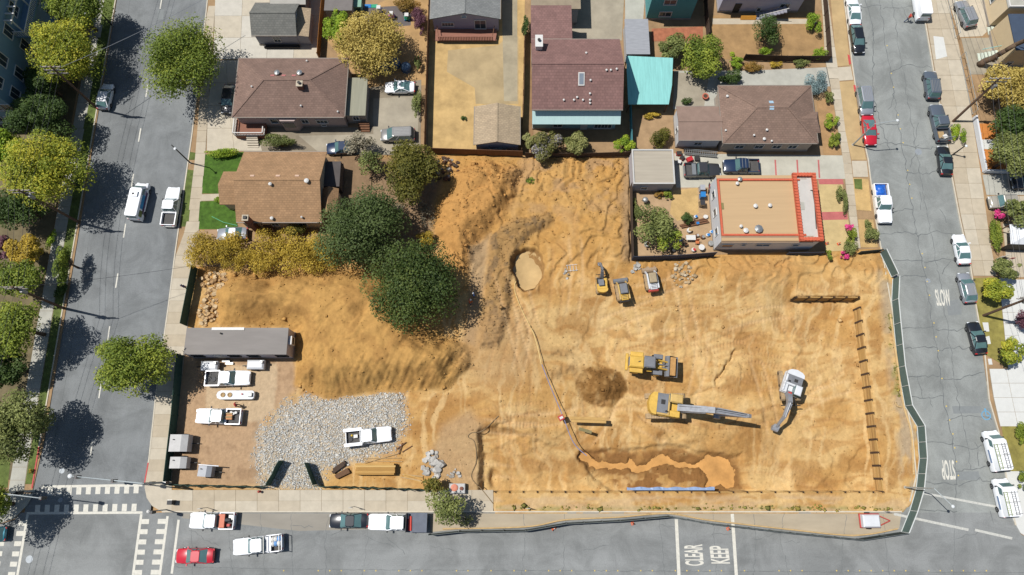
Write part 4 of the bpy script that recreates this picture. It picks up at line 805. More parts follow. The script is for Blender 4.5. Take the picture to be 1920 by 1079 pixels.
# apartment block at left edge
p = W(70, 235, 0); h = House('apartment_block', 'tall blue-grey apartment block with white pergola balcony at the left edge', 'apartment block', None or (0, 0), (0, 0), 11., M('blue_stucco', C(120, 152, 172), .85, .05, 1), .0, x=(p.x-24, p.x), y=(p.y+40, p.y)); h.flat(concG, trimW, .6, .3)
for z in (1.0, 4.3, 7.6):
    for u in (.05, .13, .24, .33, .45, .56, .68, .8): h.win(u, z, 1.5, 1.8, 'E', bars=1)
    for u in (.97, .9, .82, .74, .66): h.win(u, z, 1.3, 1.6, 'S', bars=1)
m = MB(h.loc); Y = W(40, 60, 8).y; X = h.x1; m.prism([(X-6, Y), (X+1.8, Y), (X+1.8, Y+14), (X-6, Y+14)], 6.6, 6.9); bal = m.build('balcony', M('blue_stucco', (0, 0, 0)), h.t)
for s_ in ((X+1.7, Y, X+1.7, Y+14), (X, Y+.06, X+1.7, Y+.06)):
    m = MB(h.loc); m.bar((s_[0], s_[1], 7.9), (s_[2], s_[3], 7.9), .1, .1); n = int(math.hypot(s_[2]-s_[0], s_[3]-s_[1])/.3)
    for i in range(n+1): m.box((lerp(s_[0], s_[2], i/n), lerp(s_[1], s_[3], i/n), 7.4), (.07, .07, 1.0))
    m.build('balcony_railing', trimW, bal)
for i in range(12): MB(h.loc).box((X-.6, Y+.6+i*1.1, 9.6), (3.6, .16, .2)).build('pergola_beam', trimW, bal)
for X_ in (X-2.2, X+.9): MB(h.loc).box((X_, Y+7, 9.42), (.16, 13.6, .16)).build('pergola_beam', trimW, bal)
for i in range(4): MB(h.loc).box((X+.9, Y+.7+i*4.2, 8.1), (.16, .16, 2.5)).build('pergola_post', trimW, bal)
# right-edge houses
creamW = M('cream_wall', C(236, 214, 176), .85, .05, 1)
p = W(1851, 52, 0); h = House('house', 'cream stucco house with barred windows, above green front stairs, top right corner', 'house', (0, 0), (0, 0), 4.6, creamW, .05, x=(p.x, p.x+12), y=(p.y+12, p.y)); h.flat(concG, trimW, .3, .2); h.win(.3, 1.6, 1.3, 1.4, 'W'); h.win(.75, 1.6, 1.1, 1.3, 'W'); h.win(.5, 1.6, 1.2, 1.2, 'S')
m = MB(h.loc); a = W(1851, 66, 0)
stm = M('green_white_stairs', C(214, 222, 206), .8, .06, 2); fl = None
for i in range(11):
    o = MB(h.loc).box((a.x+.3+i*.5, a.y+.6, .1+.17*i), (.42, 1.3, .18)); st_ = o.build('stair_tread', stm, h.t)
MB(h.loc).bar((a.x+2.6, a.y+1.3, 1.8), (a.x+6, a.y+1.3, 3.0), .07, .07).build('handrail', M('aqua_rail', C(130, 200, 196), .6, .05, 1), h.t)
p = W(1866, 127, 0); h = House('house', 'tan stucco house with pale front steps behind the leaning palm trunk', 'house', (0, 0), (0, 0), 4.4, M('tan_wall', C(216, 194, 156), .85, .05, 1), .05, x=(p.x, p.x+13), y=(p.y+6, p.y)); h.flat(M('navy_roof', C(70, 84, 104), .8, .1, 1), None); h.win(.1, .5, .8, .9, 'S'); h.win(.3, 1.6, 1.1, 1.5, 'S'); h.win(.45, 1.6, 1.1, 1.5, 'S')
for i in range(6): MB(h.loc).box((h.x0-2.2+i*.42, h.y0+1.6, .1+.17*i), (.36, 1.4, .16)).build('stair_tread', stm, h.t)
MB(h.loc).bar((h.x0-2.2, h.y0+2.4, 1.), (h.x0+.2, h.y0+2.4, 2.), .06, .06).build('handrail', M('aqua_rail', (0, 0, 0)), h.t)
t = canopy('garden_canopy', 'white peaked garden canopy with dark side at the right edge', 'canopy', [(1893, 421), (1960, 421), (1962, 460), (1895, 458)], (2.6,)*4, M('white_canvas', C(232, 234, 236), .8, .03, 1), .03)
P = [W(1893, 421, 2.62), W(1960, 421, 2.62), W(1962, 460, 2.62), W(1895, 458, 2.62)]; cen = sum(P, Vector())/4; m = MB(t.location); m.add(P+[cen+Vector((0, 0, .9))], [(1, 0, 4), (2, 1, 4), (3, 2, 4), (0, 3, 4)]); m.build('peak', MATS['white_canvas'], t); m = MB(t.location); m.prism([P[3], P[2], P[2]+Vector((0, .05, 0)), P[3]+Vector((0, .05, 0))], .1, 2.5); m.build('side_panel', dark, t)
# site office trailer
h = House('site_office_trailer', 'long grey-roofed mobile site office beside the dirt heap', 'trailer', (350, 615), (539, 665), 3.3, M('lavender_panel', C(196, 192, 200), .7, .05, 1), .05, x=(W(347, 640, 3.3).x, W(539, 640, 3.3).x)); h.flat(M('trailer_roof', C(150, 144, 138), .9, .12, .5, streak=(.3, 1.5, 1)), None)
for u in (.1, .46, .65, .93): h.win(u, 1.6, 1.4, .9, 'S', frame=dark, bars=0)
h.door(.3, .6, .9, 2.1, 'S', trimW); ac = h.mb().box((h.x1+.18, (h.y0+h.y1)/2+.2, 2.2), (.4, 1.1, 1.3)).build('air_conditioner', ventW, h.t); h.mb().box((h.x1+.39, (h.y0+h.y1)/2+.2, 2.2), (.03, .9, .5)).build('grille', dark, ac)
h.vent(415, 626, .08, .3, dark); h.patch(428, 617, 4.2, .35, ventW, 'roof_strip', .1)
for i, x in enumerate((.33, .36)): h.mb().box((lerp(h.x0, h.x1, x), h.y0-.4-.3*i, .45-.2*i), (1., .3, .12)).build('step', metalG, h.t)

# ---------------------------------------------------------------- vehicles
def paint(name, rgb, metal=0.): return M('paint_'+name, rgb, .28, .03, .6, metal=metal, spec=.5, coat=.6)
PW = paint('white', (.78, .79, .80)); PK = paint('black', (.012, .014, .018)); PR = paint('red', (.42, .012, .025)); PS = paint('silver', C(176, 180, 186), .35); PG = paint('grey', C(110, 120, 132), .3); PB = paint('navy', (.012, .025, .06)); PD = paint('charcoal', C(72, 72, 74), .2); PWs = paint('pearl', (.68, .69, .70))
cglass = M('car_glass', (.08, .15, .15), .04, .1, 1, spec=.7); rubber = M('tyre_rubber', (.02, .02, .02), .85, .2, 6); rim = M('wheel_rim', C(170, 172, 176), .35, .05, 4, metal=.7); lampM = M('headlamp', (.75, .78, .8), .15, .05, 3); tailM = M('tail_lamp', (.45, .02, .02), .25, .05, 3); plast = M('black_plastic', (.03, .03, .032), .6, .15, 5); bedM = M('bed_liner', C(92, 90, 88), .8, .2, 2)  # teal sky reflection of the car glass is put into its base colour
def shade_auto(o):
    me = o.data; me.shade_smooth()
    try: me.set_sharp_from_angle(angle=R(40))
    except Exception: pass
    return o
def loft(rings, cap=True):
    n = len(rings[0]); m = MB(); vs = [p for r in rings for p in r]; fs = []
    for k in range(len(rings)-1):
        for i in range(n): j = (i+1) % n; fs.append((k*n+i, k*n+j, (k+1)*n+j, (k+1)*n+i))
    if cap: fs += [tuple(range(n-1, -1, -1)), tuple(range((len(rings)-1)*n, len(rings)*n))]
    return m.add(vs, fs)
KIND = dict(
 sedan=dict(W=1.82, roof=1.44, st=[(.5, .62, .60), (.488, .82, .70), (.45, .95, .78), (.2, 1, .93), (-.2, 1, .98), (-.40, .97, .97), (-.478, .86, .92), (-.5, .70, .74)], cab=(.21, .06, -.17, -.36, .74)),
 hatch=dict(W=1.78, roof=1.50, st=[(.5, .62, .62), (.485, .82, .74), (.44, .95, .84), (.25, 1, .96), (-.2, 1, 1.0), (-.42, .97, 1.0), (-.485, .88, .95), (-.5, .74, .74)], cab=(.27, .10, -.30, -.46, .76)),
 suv=dict(W=1.9, roof=1.74, st=[(.5, .66, .72), (.488, .86, .86), (.44, .96, .98), (.2, 1, 1.05), (-.2, 1, 1.08), (-.43, .98, 1.08), (-.49, .9, 1.0), (-.5, .8, .8)], cab=(.22, .11, -.40, -.475, .78)),
 minivan=dict(W=1.96, roof=1.74, st=[(.5, .62, .66), (.486, .84, .78), (.44, .96, .90), (.28, 1, 1.02), (-.2, 1, 1.04), (-.44, .98, 1.04), (-.49, .9, .98), (-.5, .8, .8)], cab=(.32, .14, -.42, -.48, .78)),
 pickup=dict(W=2.0, roof=1.86, st=[(.5, .70, .74), (.488, .88, .92), (.44, .97, 1.02), (.2, 1, 1.12), (.16, 1, 1.12), (-.14, 1, 1.12), (-.155, 1, 1.10), (-.165, .94, .62), (-.48, .94, .62), (-.495, .9, .58)], cab=(.20, .105, -.125, -.152, .76)),
 van=dict(W=1.95, roof=2.15, st=[(.5, .64, .72), (.487, .86, .90), (.45, .96, 1.05), (.36, 1, 1.2), (-.2, 1, 1.25), (-.45, 1, 1.25), (-.495, .96, 1.2), (-.5, .92, .8)], cab=(.40, .28, -.47, -.493, .86)))
def vehicle(name, label, cat, kind, front, rear, mat, z=None, group=None, roofmat_=None, L=None, extras=(), lift=.7, wd=None):
    k = KIND[kind]; z0 = .0 if z is None else z
    a, b = W(*front, z0+lift), W(*rear, z0+lift); d = a-b; Lm = L or d.length; rz = math.atan2(d.y, d.x); cen = (a+b)/2; cen.z = z0
    t = thing(name, label, cat, cen, rz, group); w_ = (wd or k['W'])/2; hs = k['roof']
    rings = []
    for x, wf, zt in k['st']:
        ww = w_*wf; X = x*Lm; lo = .26
        rings.append([(X, -ww*.92, lo), (X, -ww, .45), (X, -ww*.995, zt*.72), (X, -ww*.95, zt-.07), (X, -ww*.80, zt), (X, 0, zt+.035), (X, ww*.80, zt), (X, ww*.95, zt-.07), (X, ww*.995, zt*.72), (X, ww, .45), (X, ww*.92, lo)])
    body = shade_auto(loft(rings).build('body', mat, t))
    bf, tf, tr, br, wt = k['cab']; zb = k['st'][4][2]-.02; wb = w_*.93; wt = w_*wt
    base = [(bf*Lm, -wb*.78), (bf*Lm*.86, -wb), (br*Lm*.92, -wb), (br*Lm, -wb*.8), (br*Lm, wb*.8), (br*Lm*.92, wb), (bf*Lm*.86, wb), (bf*Lm, wb*.78)]
    top = [(tf*Lm, -wt*.8), (tf*Lm-.22, -wt), (tr*Lm+.2, -wt), (tr*Lm, -wt*.84), (tr*Lm, wt*.84), (tr*Lm+.2, wt), (tf*Lm-.22, wt), (tf*Lm, wt*.8)]
    rt = hs-.07; gl = loft([[(x, y, zb-.03) for x, y in base][::-1], [(x, y, rt) for x, y in top][::-1]])
    van = kind == 'van'
    if van:
        shade_auto(gl.build('upper_body', mat, t))
        def quad(nm, P, off, par=t): m = MB(); m.add(P, [(0, 1, 2, 3)]); o = m.build(nm, cglass, par); return o
        lf = lambda i, f: Vector((lerp(base[i][0], top[i][0], f), lerp(base[i][1], top[i][1], f), lerp(zb-.03, rt, f)))
        n = Vector((.02, 0, .012)); quad('windscreen', [lf(0, .12)+n, lf(7, .12)+n, lf(7, .86)+n, lf(0, .86)+n], 0)
        for i, s_ in ((1, -1), (6, 1)):
            q0, q1 = lf(i, .2), lf(i, .8); n = Vector((0, .03*s_, .005)); P = [q0+Vector((-.02, 0, 0))+n, q0+Vector((-.95, 0, 0))+n, q1+Vector((-.85, 0, 0))+n, q1+n]; quad('side_window', P if s_ > 0 else P[::-1], 0)
        q = [lf(3, .3), lf(4, .3), lf(4, .8), lf(3, .8)]; quad('rear_window', [p+Vector((-.02, 0, .005)) for p in q][::-1], 0)
    else:
        gl.build('windows', cglass, t)
        cl_ = Vector((0, 0, 0))
        for i in (1, 2, 5, 6):
            a_, b_ = Vector((*base[i], zb-.02)), Vector((*top[i], rt)); s_ = -1 if base[i][1] < 0 else 1
            MB().bar(a_+Vector((0, .012*s_, 0)), b_+Vector((0, .012*s_, 0)), .09, .07).build('pillar', mat, t)
        nb = 1 if kind in ('sedan', 'pickup', 'hatch') else 2
        for s_ in (-1, 1):
            for j in range(nb):
                f = (j+1)/(nb+1); xb_, xt_ = lerp(base[1][0], base[2][0], f), lerp(top[1][0], top[2][0], f)
                MB().bar((xb_, (wb+.012)*s_, zb), (xt_, (wt+.012)*s_, rt), .10, .04).build('pillar', mat, t)
    rr = [[(x*1.0, y*1.01, rt-.02) for x, y in top][::-1], [(x, y*1.0, rt+.03) for x, y in top][::-1], [((x-(tf+tr)/2*Lm)*.93+(tf+tr)/2*Lm, y*.88, hs) for x, y in top][::-1]]
    rf = loft(rr).build('roof', roofmat_ or mat, t)
    R_ = .33 if kind in ('sedan', 'hatch') else .37
    for fx in (.31, -.30 if kind != 'pickup' else -.32):
        for s_ in (-1, 1):
            c = (fx*Lm, s_*(w_-.1), R_); wh = MB().lathe([(R_*.8, -.11), (R_, -.09), (R_, .09), (R_*.8, .11)], 14, c, 'Y').build('wheel', rubber, t); MB().lathe([(R_*.62, -.12), (R_*.5, .125), (R_*.2, .10)] if s_ > 0 else [(R_*.2, -.10), (R_*.5, -.125), (R_*.62, .12)], 10, c, 'Y').build('rim', rim, wh)
    x1, zt = k['st'][1][0]*Lm, k['st'][1][2]
    for s_ in (-1, 1):
        MB().box((x1-.04, s_*w_*.66, zt-.10), (.22, w_*.32, .13)).build('headlight', lampM, t)
        zz = k['st'][-2][2]; MB().box((-.487*Lm, s_*w_*.76, (zz if kind != 'pickup' else 1.0)-.16), (.14, w_*.24, .2)).build('tail_light', tailM, t)
        MB().box((bf*Lm*.80, s_*(w_+.10), zb+.10), (.14, .24, .15)).build('mirror', mat if kind == 'sedan' else plast, t)
    MB().box((.496*Lm, 0, .42), (.1, w_*1.5, .2)).build('front_bumper', plast, t); MB().box((-.5*Lm, 0, .48), (.12, w_*1.6, .2)).build('rear_bumper', metalG if kind == 'pickup' else plast, t)
    if kind == 'pickup':
        x0, x1 = -.49*Lm, -.168*Lm; m = MB()
        bed = MB().box(((x0+x1)/2, 0, .68), (x1-x0, w_*1.84, .08)).build('bed_floor', bedM, t)
        for s_ in (-1, 1): MB().box(((x0+x1)/2, s_*(w_*.96), .83), (x1-x0, .12, .58)).build('bed_side', mat, t)
        MB().box((x0+.03, 0, .86), (.07, w_*1.8, .52)).build('tailgate', mat, t); MB().box((x1-.05, 0, .86), (.07, w_*1.78, .52)).build('bed_front', mat, t)
    for e in extras:
        if e == 'rack':
            for s_ in (-1, 1): MB().bar((tf*Lm-.3, s_*wt*.8, hs+.05), (tr*Lm+.2, s_*wt*.8, hs+.05), .05, .05).build('roof_rail', metalG, t)
        if e == 'ribs':
            for i in range(5): MB().box(((tf+tr)/2*Lm, lerp(-wt*.6, wt*.6, i/4), hs+.005), ((tf-tr)*Lm*.8, .05, .02)).build('roof_rib', metalG, t)
        if e == 'sunroof': MB().box((tf*Lm-.75, 0, hs+.004), (.6, .8, .012)).build('sunroof', cglass, t)
        if e == 'toolbox': MB().box((-.168*Lm-.38, 0, 1.06), (.55, w_*1.7, .22)).build('toolbox', tin, t)
        if e == 'toolboxw': MB().box((-.168*Lm-.42, 0, 1.1), (.5, w_*1.7, .22)).build('toolbox', mat, t)
        if e == 'rackbars':
            for i in range(3): MB().bar((tf*Lm-.3-i*.45, -wt, hs+.08), (tf*Lm-.3-i*.45, wt, hs+.08), .06, .05).build('roof_bar', tin, t)
        if e == 'lumberrack':
            for X in (-.17*Lm, -.48*Lm):
                MB().bar((X, -w_*.95, 1.95), (X, w_*.95, 1.95), .07, .07).build('rack_bar', metalG, t)
                for s_ in (-1, 1): MB().bar((X, s_*w_*.95, 1.1), (X, s_*w_*.95, 1.95), .07, .07).build('rack_post', metalG, t)
        if e == 'acunit': q_ = MB().box((tf*Lm-1., 0, hs+.12), (.75, .95, .22)).build('roof_unit', PW, t); MB().lathe([(.17, 0), (.17, .02)], 10, (tf*Lm-1., .1, hs+.23)).build('fan', plast, q_)
        if e == 'mural':
            for s_ in (-1, 1):
                for i, (cx, ln, cc, z_, h_) in enumerate(((-.05, 2.0, C(60, 150, 200), 1.45, .5), (-.05, 3.2, C(96, 70, 110), .95, .35), (-.36, .9, C(120, 130, 70), 1.35, .6), (.2, .7, C(176, 178, 200), 1.2, .5))):
                    MB().box((cx*Lm, s_*w_*(1.004 if z_ < 1.2 else .968), z_), (ln, .03, h_), rx=0 if z_ < 1.2 else s_*.14).build('side_decal', M('decal_%d' % i, cc, .5, .2, 2), t)
        if e == 'ladders':
            for y_ in (-.2, .75):
                m = MB(); 
                for q_ in (-.2, .2): m.bar((-.44*Lm, y_+q_, hs+.16), (.18*Lm, y_+q_, hs+.16), .06, .06)
                for i in range(11): m.bar((lerp(-.42, .16, i/10)*Lm, y_-.2, hs+.16), (lerp(-.42, .16, i/10)*Lm, y_+.2, hs+.16), .04, .04)
                m.build('roof_ladder', M('ladder_green', C(168, 180, 130), .6, .1, 3) if y_ > .5 else metalG, t)
            for X in (-.4, -.1, .15): MB().bar((X*Lm, -wt*1.02, hs+.08), (X*Lm, wt*1.05, hs+.08), .06, .06).build('roof_bar', metalG, t)
            for s_ in (-1, 1): MB().box((-.12*Lm, s_*w_*1.002, 1.0), (1.6, .02, .3)).build('side_lettering', M('lettering_blue', C(140, 160, 190), .5, .2, 3), t)
    return t
def carry(t, name, label, cat, parts, group=None):
    """cargo lying in a bed: own top-level object, placed in the vehicle's frame"""
    c = thing(name, label, cat, t.location.copy(), t.rotation_euler.z, group)
    for nm, m, mt in parts: m.build(nm, mt, c)
    return c
V = vehicle
V('parked_car', 'silver-white hatchback parked in tree shade on the left street', 'car', 'hatch', (203, 158), (192, 205), PWs)
V('van', 'tall white van with colourful mural side driving on left street', 'van', 'van', (267, 343), (251, 412), PW, lift=1.0, extras=('acunit', 'mural'))
V('pickup', 'white pickup with empty bed parked by the grass strip', 'pickup', 'pickup', (327, 352), (315, 424), PW, lift=.8)
V('car', 'white sedan with black sunroof on the concrete parking pad', 'car', 'sedan', (722, 164), (778, 164), PWs, z=.11, extras=('sunroof',))
V('minivan', 'silver-beige minivan at the end of the shared driveway', 'minivan', 'minivan', (714, 254), (778, 252), M('paint_champagne', C(160, 158, 154), .3, .03, .6, metal=.3, coat=.5), z=.11, extras=('ribs',))
V('car', 'dark blue car half hidden by bushes behind the tan gable house', 'car', 'sedan', (612, 279), (668, 276), PB, z=.11)
V('car', 'silver-grey sedan in short driveway, half under the yellow-green hedge', 'car', 'sedan', (407, 440), (464, 438), PS, z=.11)
V('car', 'dark hatchback in tree shade beside the brown hip-roofed house', 'car', 'hatch', (424, 212), (432, 160), PD, z=.12)
t = V('pickup', 'white pickup nose right, parked just below the site office trailer', 'pickup', 'pickup', (469, 709), (385, 710), PW, z=.06, lift=.8)
carry(t, 'hose_coil', 'dark hose coil in the bed of the pickup below the site office', 'hose', [('coil', MB().lathe([(.3, .74), (.36, .70), (.36, .80), (.3, .80)], 14, (-1.9, -.1, .02)), plast)])
t = V('pickup', 'white pickup nose left with timber and tools, above the grey trailers', 'pickup', 'pickup', (368, 780), (453, 782), PW, z=.06, lift=.8)
carry(t, 'timber_bundle', 'orange timber stack in the bed of the nose-left yard pickup', 'timber', [('plank', MB().box((-1.35, .3-.22*i, .95+.06*(i % 2)), (.95, .18, .4)), woodL if i % 2 else M('plywood', C(222, 160, 110), .8, .12, 2)) for i in range(4)])
carry(t, 'tool_pile', 'jumbled white buckets behind the timber in the yard pickup', 'buckets', [('bucket', MB().lathe([(.14, .7), (.17, 1.05), (.02, 1.05)], 10, (-1.6-.3*i, -.5+.12*(i % 2), .02)), ventW) for i in range(3)])
st_ = V('service_truck', 'white service truck with open tool bed standing on the gravel', 'truck', 'pickup', (734, 813), (648, 822), PW, z=.08, lift=.9, extras=())
for s_ in (-1, 1): MB().box((-1.9, s_*.92, 1.1), (2.3, .4, .62)).build('side_cabinet', PWs, st_)
carry(st_, 'tool_pile', 'yellow and grey tools scattered in the service truck bed', 'tools', [('toolbox', MB().box((-1.6, .1, .95), (.5, .4, .35)), metalG), ('can', MB().lathe([(.13, .74), (.13, 1.05), (.03, 1.1)], 8, (-2.1, .25, 0)), M('can_yellow', C(226, 190, 60), .5, .05, 2)), ('hose', MB().lathe([(.2, .74), (.28, .78), (.2, .82)], 12, (-2.3, -.25, 0)), plast)])
t = V('pickup', 'white pickup with orange toolbox, parked at kerb near the crosswalk', 'pickup', 'pickup', (356, 976), (440, 977), PW, lift=.9)
carry(t, 'tool_chest', 'faded orange chest across the kerbside pickup bed near the crosswalk', 'chest', [('chest', MB().box((-1.25, 0, 1.0), (.75, 1.6, .45)), M('faded_orange', C(222, 130, 100), .6, .1, 2))]); carry(t, 'tool_pile', 'dark tools and red can behind the orange chest', 'tools', [('compressor', MB().lathe([(.22, -.4), (.26, -.3), (.26, .3), (.22, .4)], 10, (-1.95, -.1, .98), 'X'), plast), ('fuel_can', MB().box((-2.1, .5, .92), (.35, .3, .4)), M('can_red', C(200, 60, 50), .5, .05, 2)), ('crate', MB().box((-2.3, -.4, .88), (.5, .6, .3)), metalG)])
V('car', 'red sedan waiting at the stop line', 'car', 'sedan', (330, 1043), (402, 1042), PR)
t = V('pickup', 'white crew pickup driving, angled, with bagged load in the bed', 'pickup', 'pickup', (437, 1027), (530, 1017), PW, lift=.9, extras=('toolboxw', 'lumberrack'))
carry(t, 'bag_load', 'white and blue rubbish bags in the driving pickup bed', 'bags', [('bag', MB().lathe([(.12, .72), (.34, .82), (.36, 1.0), (.2, 1.2), (.04, 1.25)], 9, (-1.85-.38*(i % 3), -.45+.5*(i//3), 0)), (M('bag_blue', C(110, 160, 215), .5, .1, 3) if i in (2, 4) else ventW)) for i in range(6)])
V('car', 'black sedan parked nose left behind the white flatbed truck', 'car', 'sedan', (618, 977), (690, 976), PK)
t = V('flatbed_truck', 'white crew truck with dark flat bed parked at the kerb', 'truck', 'pickup', (690, 979), (800, 980), PW, lift=.9, L=7.2)
x0 = -.168*7.2; fb = MB().box((-2.45, 0, 1.17), (2.5, 2.3, .12)).build('flat_bed', M('steel_deck', C(104, 110, 122), .6, .15, 1.5, metal=.2), t); MB().box((-1.22, 0, 1.6), (.08, 2.2, .9)).build('headboard', plast, t)
carry(t, 'ramp_stack', 'red ramps lying across the flatbed truck behind its cab', 'ramps', [('ramp', MB().box((-1.5-.22*i, .1, 1.32), (.18, 1.7, .14), rz=.03*i), M('ramp_red', C(214, 70, 56), .6, .12, 3)) for i in range(2)]+[('winch', MB().lathe([(.14, -.3), (.16, -.28), (.16, .28), (.14, .3)], 8, (-1.35, -.75, 1.4), 'Y'), metalG)])
V('car', 'white sedan at the top edge on the right street', 'car', 'sedan', (1597, -6), (1604, 48), PWs); V('car', 'black hatchback parked right below the white sedan on right street', 'car', 'hatch', (1612, 99), (1603, 47), PK)
V('car', 'silver minivan parked behind the red car on right street', 'minivan', 'minivan', (1626, 216), (1617, 164), PS, extras=('ribs',)); V('car', 'red sedan parked beneath the curved street lamp', 'car', 'sedan', (1634, 272), (1626, 218), PR, extras=('sunroof',))
t = V('pickup', 'white pickup with blue tarp in its bed, facing down the right street', 'pickup', 'pickup', (1661, 418), (1650, 345), PW, lift=.85)
m = MB(); rr = random.Random(4); pts = []
for i in range(7):
    for j in range(7): pts.append((lerp(-2.75, -1.2, i/6), lerp(-.72, .72, j/6), .8+.38*math.sin(math.pi*i/6)*math.sin(math.pi*j/6)+rr.uniform(-.07, .09)))
m.add(pts, [(i*7+j, (i+1)*7+j, (i+1)*7+j+1, i*7+j+1) for i in range(6) for j in range(6)]); carry(t, 'blue_tarp', 'crumpled blue tarp covering the load of the white pickup', 'tarp', [('sheet', m, M('tarp_blue', C(40, 110, 210), .35, .15, 2, spec=.5))])
V('van', 'white van with roof hatch at the top of right street', 'van', 'van', (1721, -32), (1732, 36), PW, lift=1.0, extras=('acunit',))
V('suv', 'grey SUV with ribbed roof parked above the grey pickup', 'SUV', 'suv', (1743, 135), (1750, 186), PG, extras=('rack', 'ribs')); t = V('pickup', 'dark grey pickup parked beside the small hedge', 'pickup', 'pickup', (1754, 197), (1770, 265), PG, lift=.8, extras=('lumberrack',))
carry(t, 'cardboard_load', 'pale cardboard scraps in the dark grey pickup bed', 'cardboard', [('sheet', MB().box((-1.9, .2, .80), (1., .8, .12)), woodL), ('sheet', MB().box((-2.2, -.3, .84), (.6, .6, .2), rz=.4), ventW)])
V('car', 'black sedan parked below the grey pickup, right kerb', 'car', 'sedan', (1768, 275), (1775, 328), PK); V('car', 'white sedan parked by the concrete strip, right kerb', 'car', 'sedan', (1797, 440), (1809, 496), PWs)
V('car', 'silver wagon parked just right of the SLOW lettering', 'car', 'hatch', (1806, 512), (1820, 568), PS, extras=('rack',)); V('car', 'black sedan parked alone beside the weedy strip', 'car', 'sedan', (1824, 604), (1840, 664), PK)
V('van', 'white work van with roof ladders, upper of the two', 'van', 'van', (1858, 808), (1878, 884), PW, lift=1., extras=('ladders',)); V('van', 'white work van with roof ladders, lower of the two', 'van', 'van', (1877, 898), (1894, 970), PW, lift=1., extras=('ladders',))
V('suv', 'silver SUV with ribbed roof in the top right driveway', 'SUV', 'suv', (1800, 3), (1821, 50), PS, z=.11, extras=('rack', 'ribs')); V('suv', 'pale tan SUV in the driveway under the right-edge tree', 'SUV', 'suv', (1855, 380), (1905, 378), M('paint_tan', C(190, 184, 170), .3, .03, .6, metal=.25, coat=.5), z=.11, extras=('rack',))
V('pickup', 'dark charcoal pickup beside the grey-roofed garage', 'pickup', 'pickup', (1350, 319), (1283, 319), PD, z=.11, lift=.85, extras=('toolbox',)); V('pickup', 'dark blue off-roader with roof bars in the concrete driveway', 'off-roader', 'pickup', (1357, 311), (1424, 312), PB, z=.11, lift=.85, extras=('rackbars',))
V('car', 'teal car at the lower left edge in tree shade', 'car', 'hatch', (-34, 1003), (12, 1001), M('paint_teal', C(60, 140, 160), .3, .03, .6, metal=.2, coat=.5))
V('car', 'dark car under the tree at the right edge driveway', 'car', 'sedan', (1898, 344), (1955, 342), PK, z=.11)

# ---------------------------------------------------------------- construction machines
yell = M('machine_yellow', C(228, 184, 82), .5, .16, 1.5, spec=.4); yellD = M('machine_yellow_dusty', C(216, 180, 110), .7, .15, 1.5); mgrey = M('machine_grey', C(128, 130, 134), .55, .15, 1.5); steel = M('worn_steel', C(172, 174, 178), .45, .2, 2, metal=.25); trackM = M('track_steel', C(178, 152, 116), .8, .25, 3); mwhite = M('machine_white', C(228, 230, 232), .5, .06, 1); mred = M('machine_red', C(200, 80, 72), .55, .1, 1.5)
def track(t, x0, x1, y, wd, ht, mat=trackM):
    """toothed belt as one closed band"""
    r = ht/2; prof = []; L = x1-x0-ht; n = max(8, int(L/.16)); na = 10
    def tooth(p, nrm, k): o = .035 if k % 2 else 0; prof.append((p[0]+nrm[0]*o, p[1]+nrm[1]*o))
    k = 0
    for i in range(n): tooth((x0+r+L*i/n, ht), (0, 1), k); k += 1
    for i in range(na): a = math.pi/2-math.pi*i/na; tooth((x1-r+r*math.cos(a), r+r*math.sin(a)), (math.cos(a), math.sin(a)), k); k += 1
    for i in range(n): tooth((x1-r-L*i/n, 0), (0, -1), k); k += 1
    for i in range(na): a = -math.pi/2-math.pi*i/na; tooth((x0+r+r*math.cos(a), r+r*math.sin(a)), (math.cos(a), math.sin(a)), k); k += 1
    N_ = len(prof); m = MB(); m.add([(x, y-wd/2, z) for x, z in prof]+[(x, y+wd/2, z) for x, z in prof], [(i, (i+1) % N_, N_+(i+1) % N_, N_+i) for i in range(N_)]+[tuple(range(N_)), tuple(range(2*N_-1, N_-1, -1))]); tr = m.build('track', mat, t)
    for i in range(3): MB().lathe([(r*.55, y-wd/2-.02), (r*.55, y+wd/2+.02)], 10, (lerp(x0+r, x1-r, i/2), 0, r), 'Y').build('roller', dark, tr)
def rb(t, name, mat, c, d, rz=0, ry=0, bev=.06, par=None):
    """box with bevelled top edges"""
    x, y, z = d[0]/2, d[1]/2, d[2]/2; b = min(bev, x*.6, y*.6); rings = []
    for zz, k in ((-z, 0), (z-b, 0), (z, b)): rings.append([(-x+k, -y+k, zz), (x-k, -y+k, zz), (x-k, y-k, zz), (-x+k, y-k, zz)])
    m = loft(rings); M_ = Matrix.Translation(c) @ Matrix.Rotation(rz, 4, 'Z') @ Matrix.Rotation(ry, 4, 'Y'); m.v = [tuple(M_ @ Vector(v)) for v in m.v]; return m.build(name, mat, par or t)
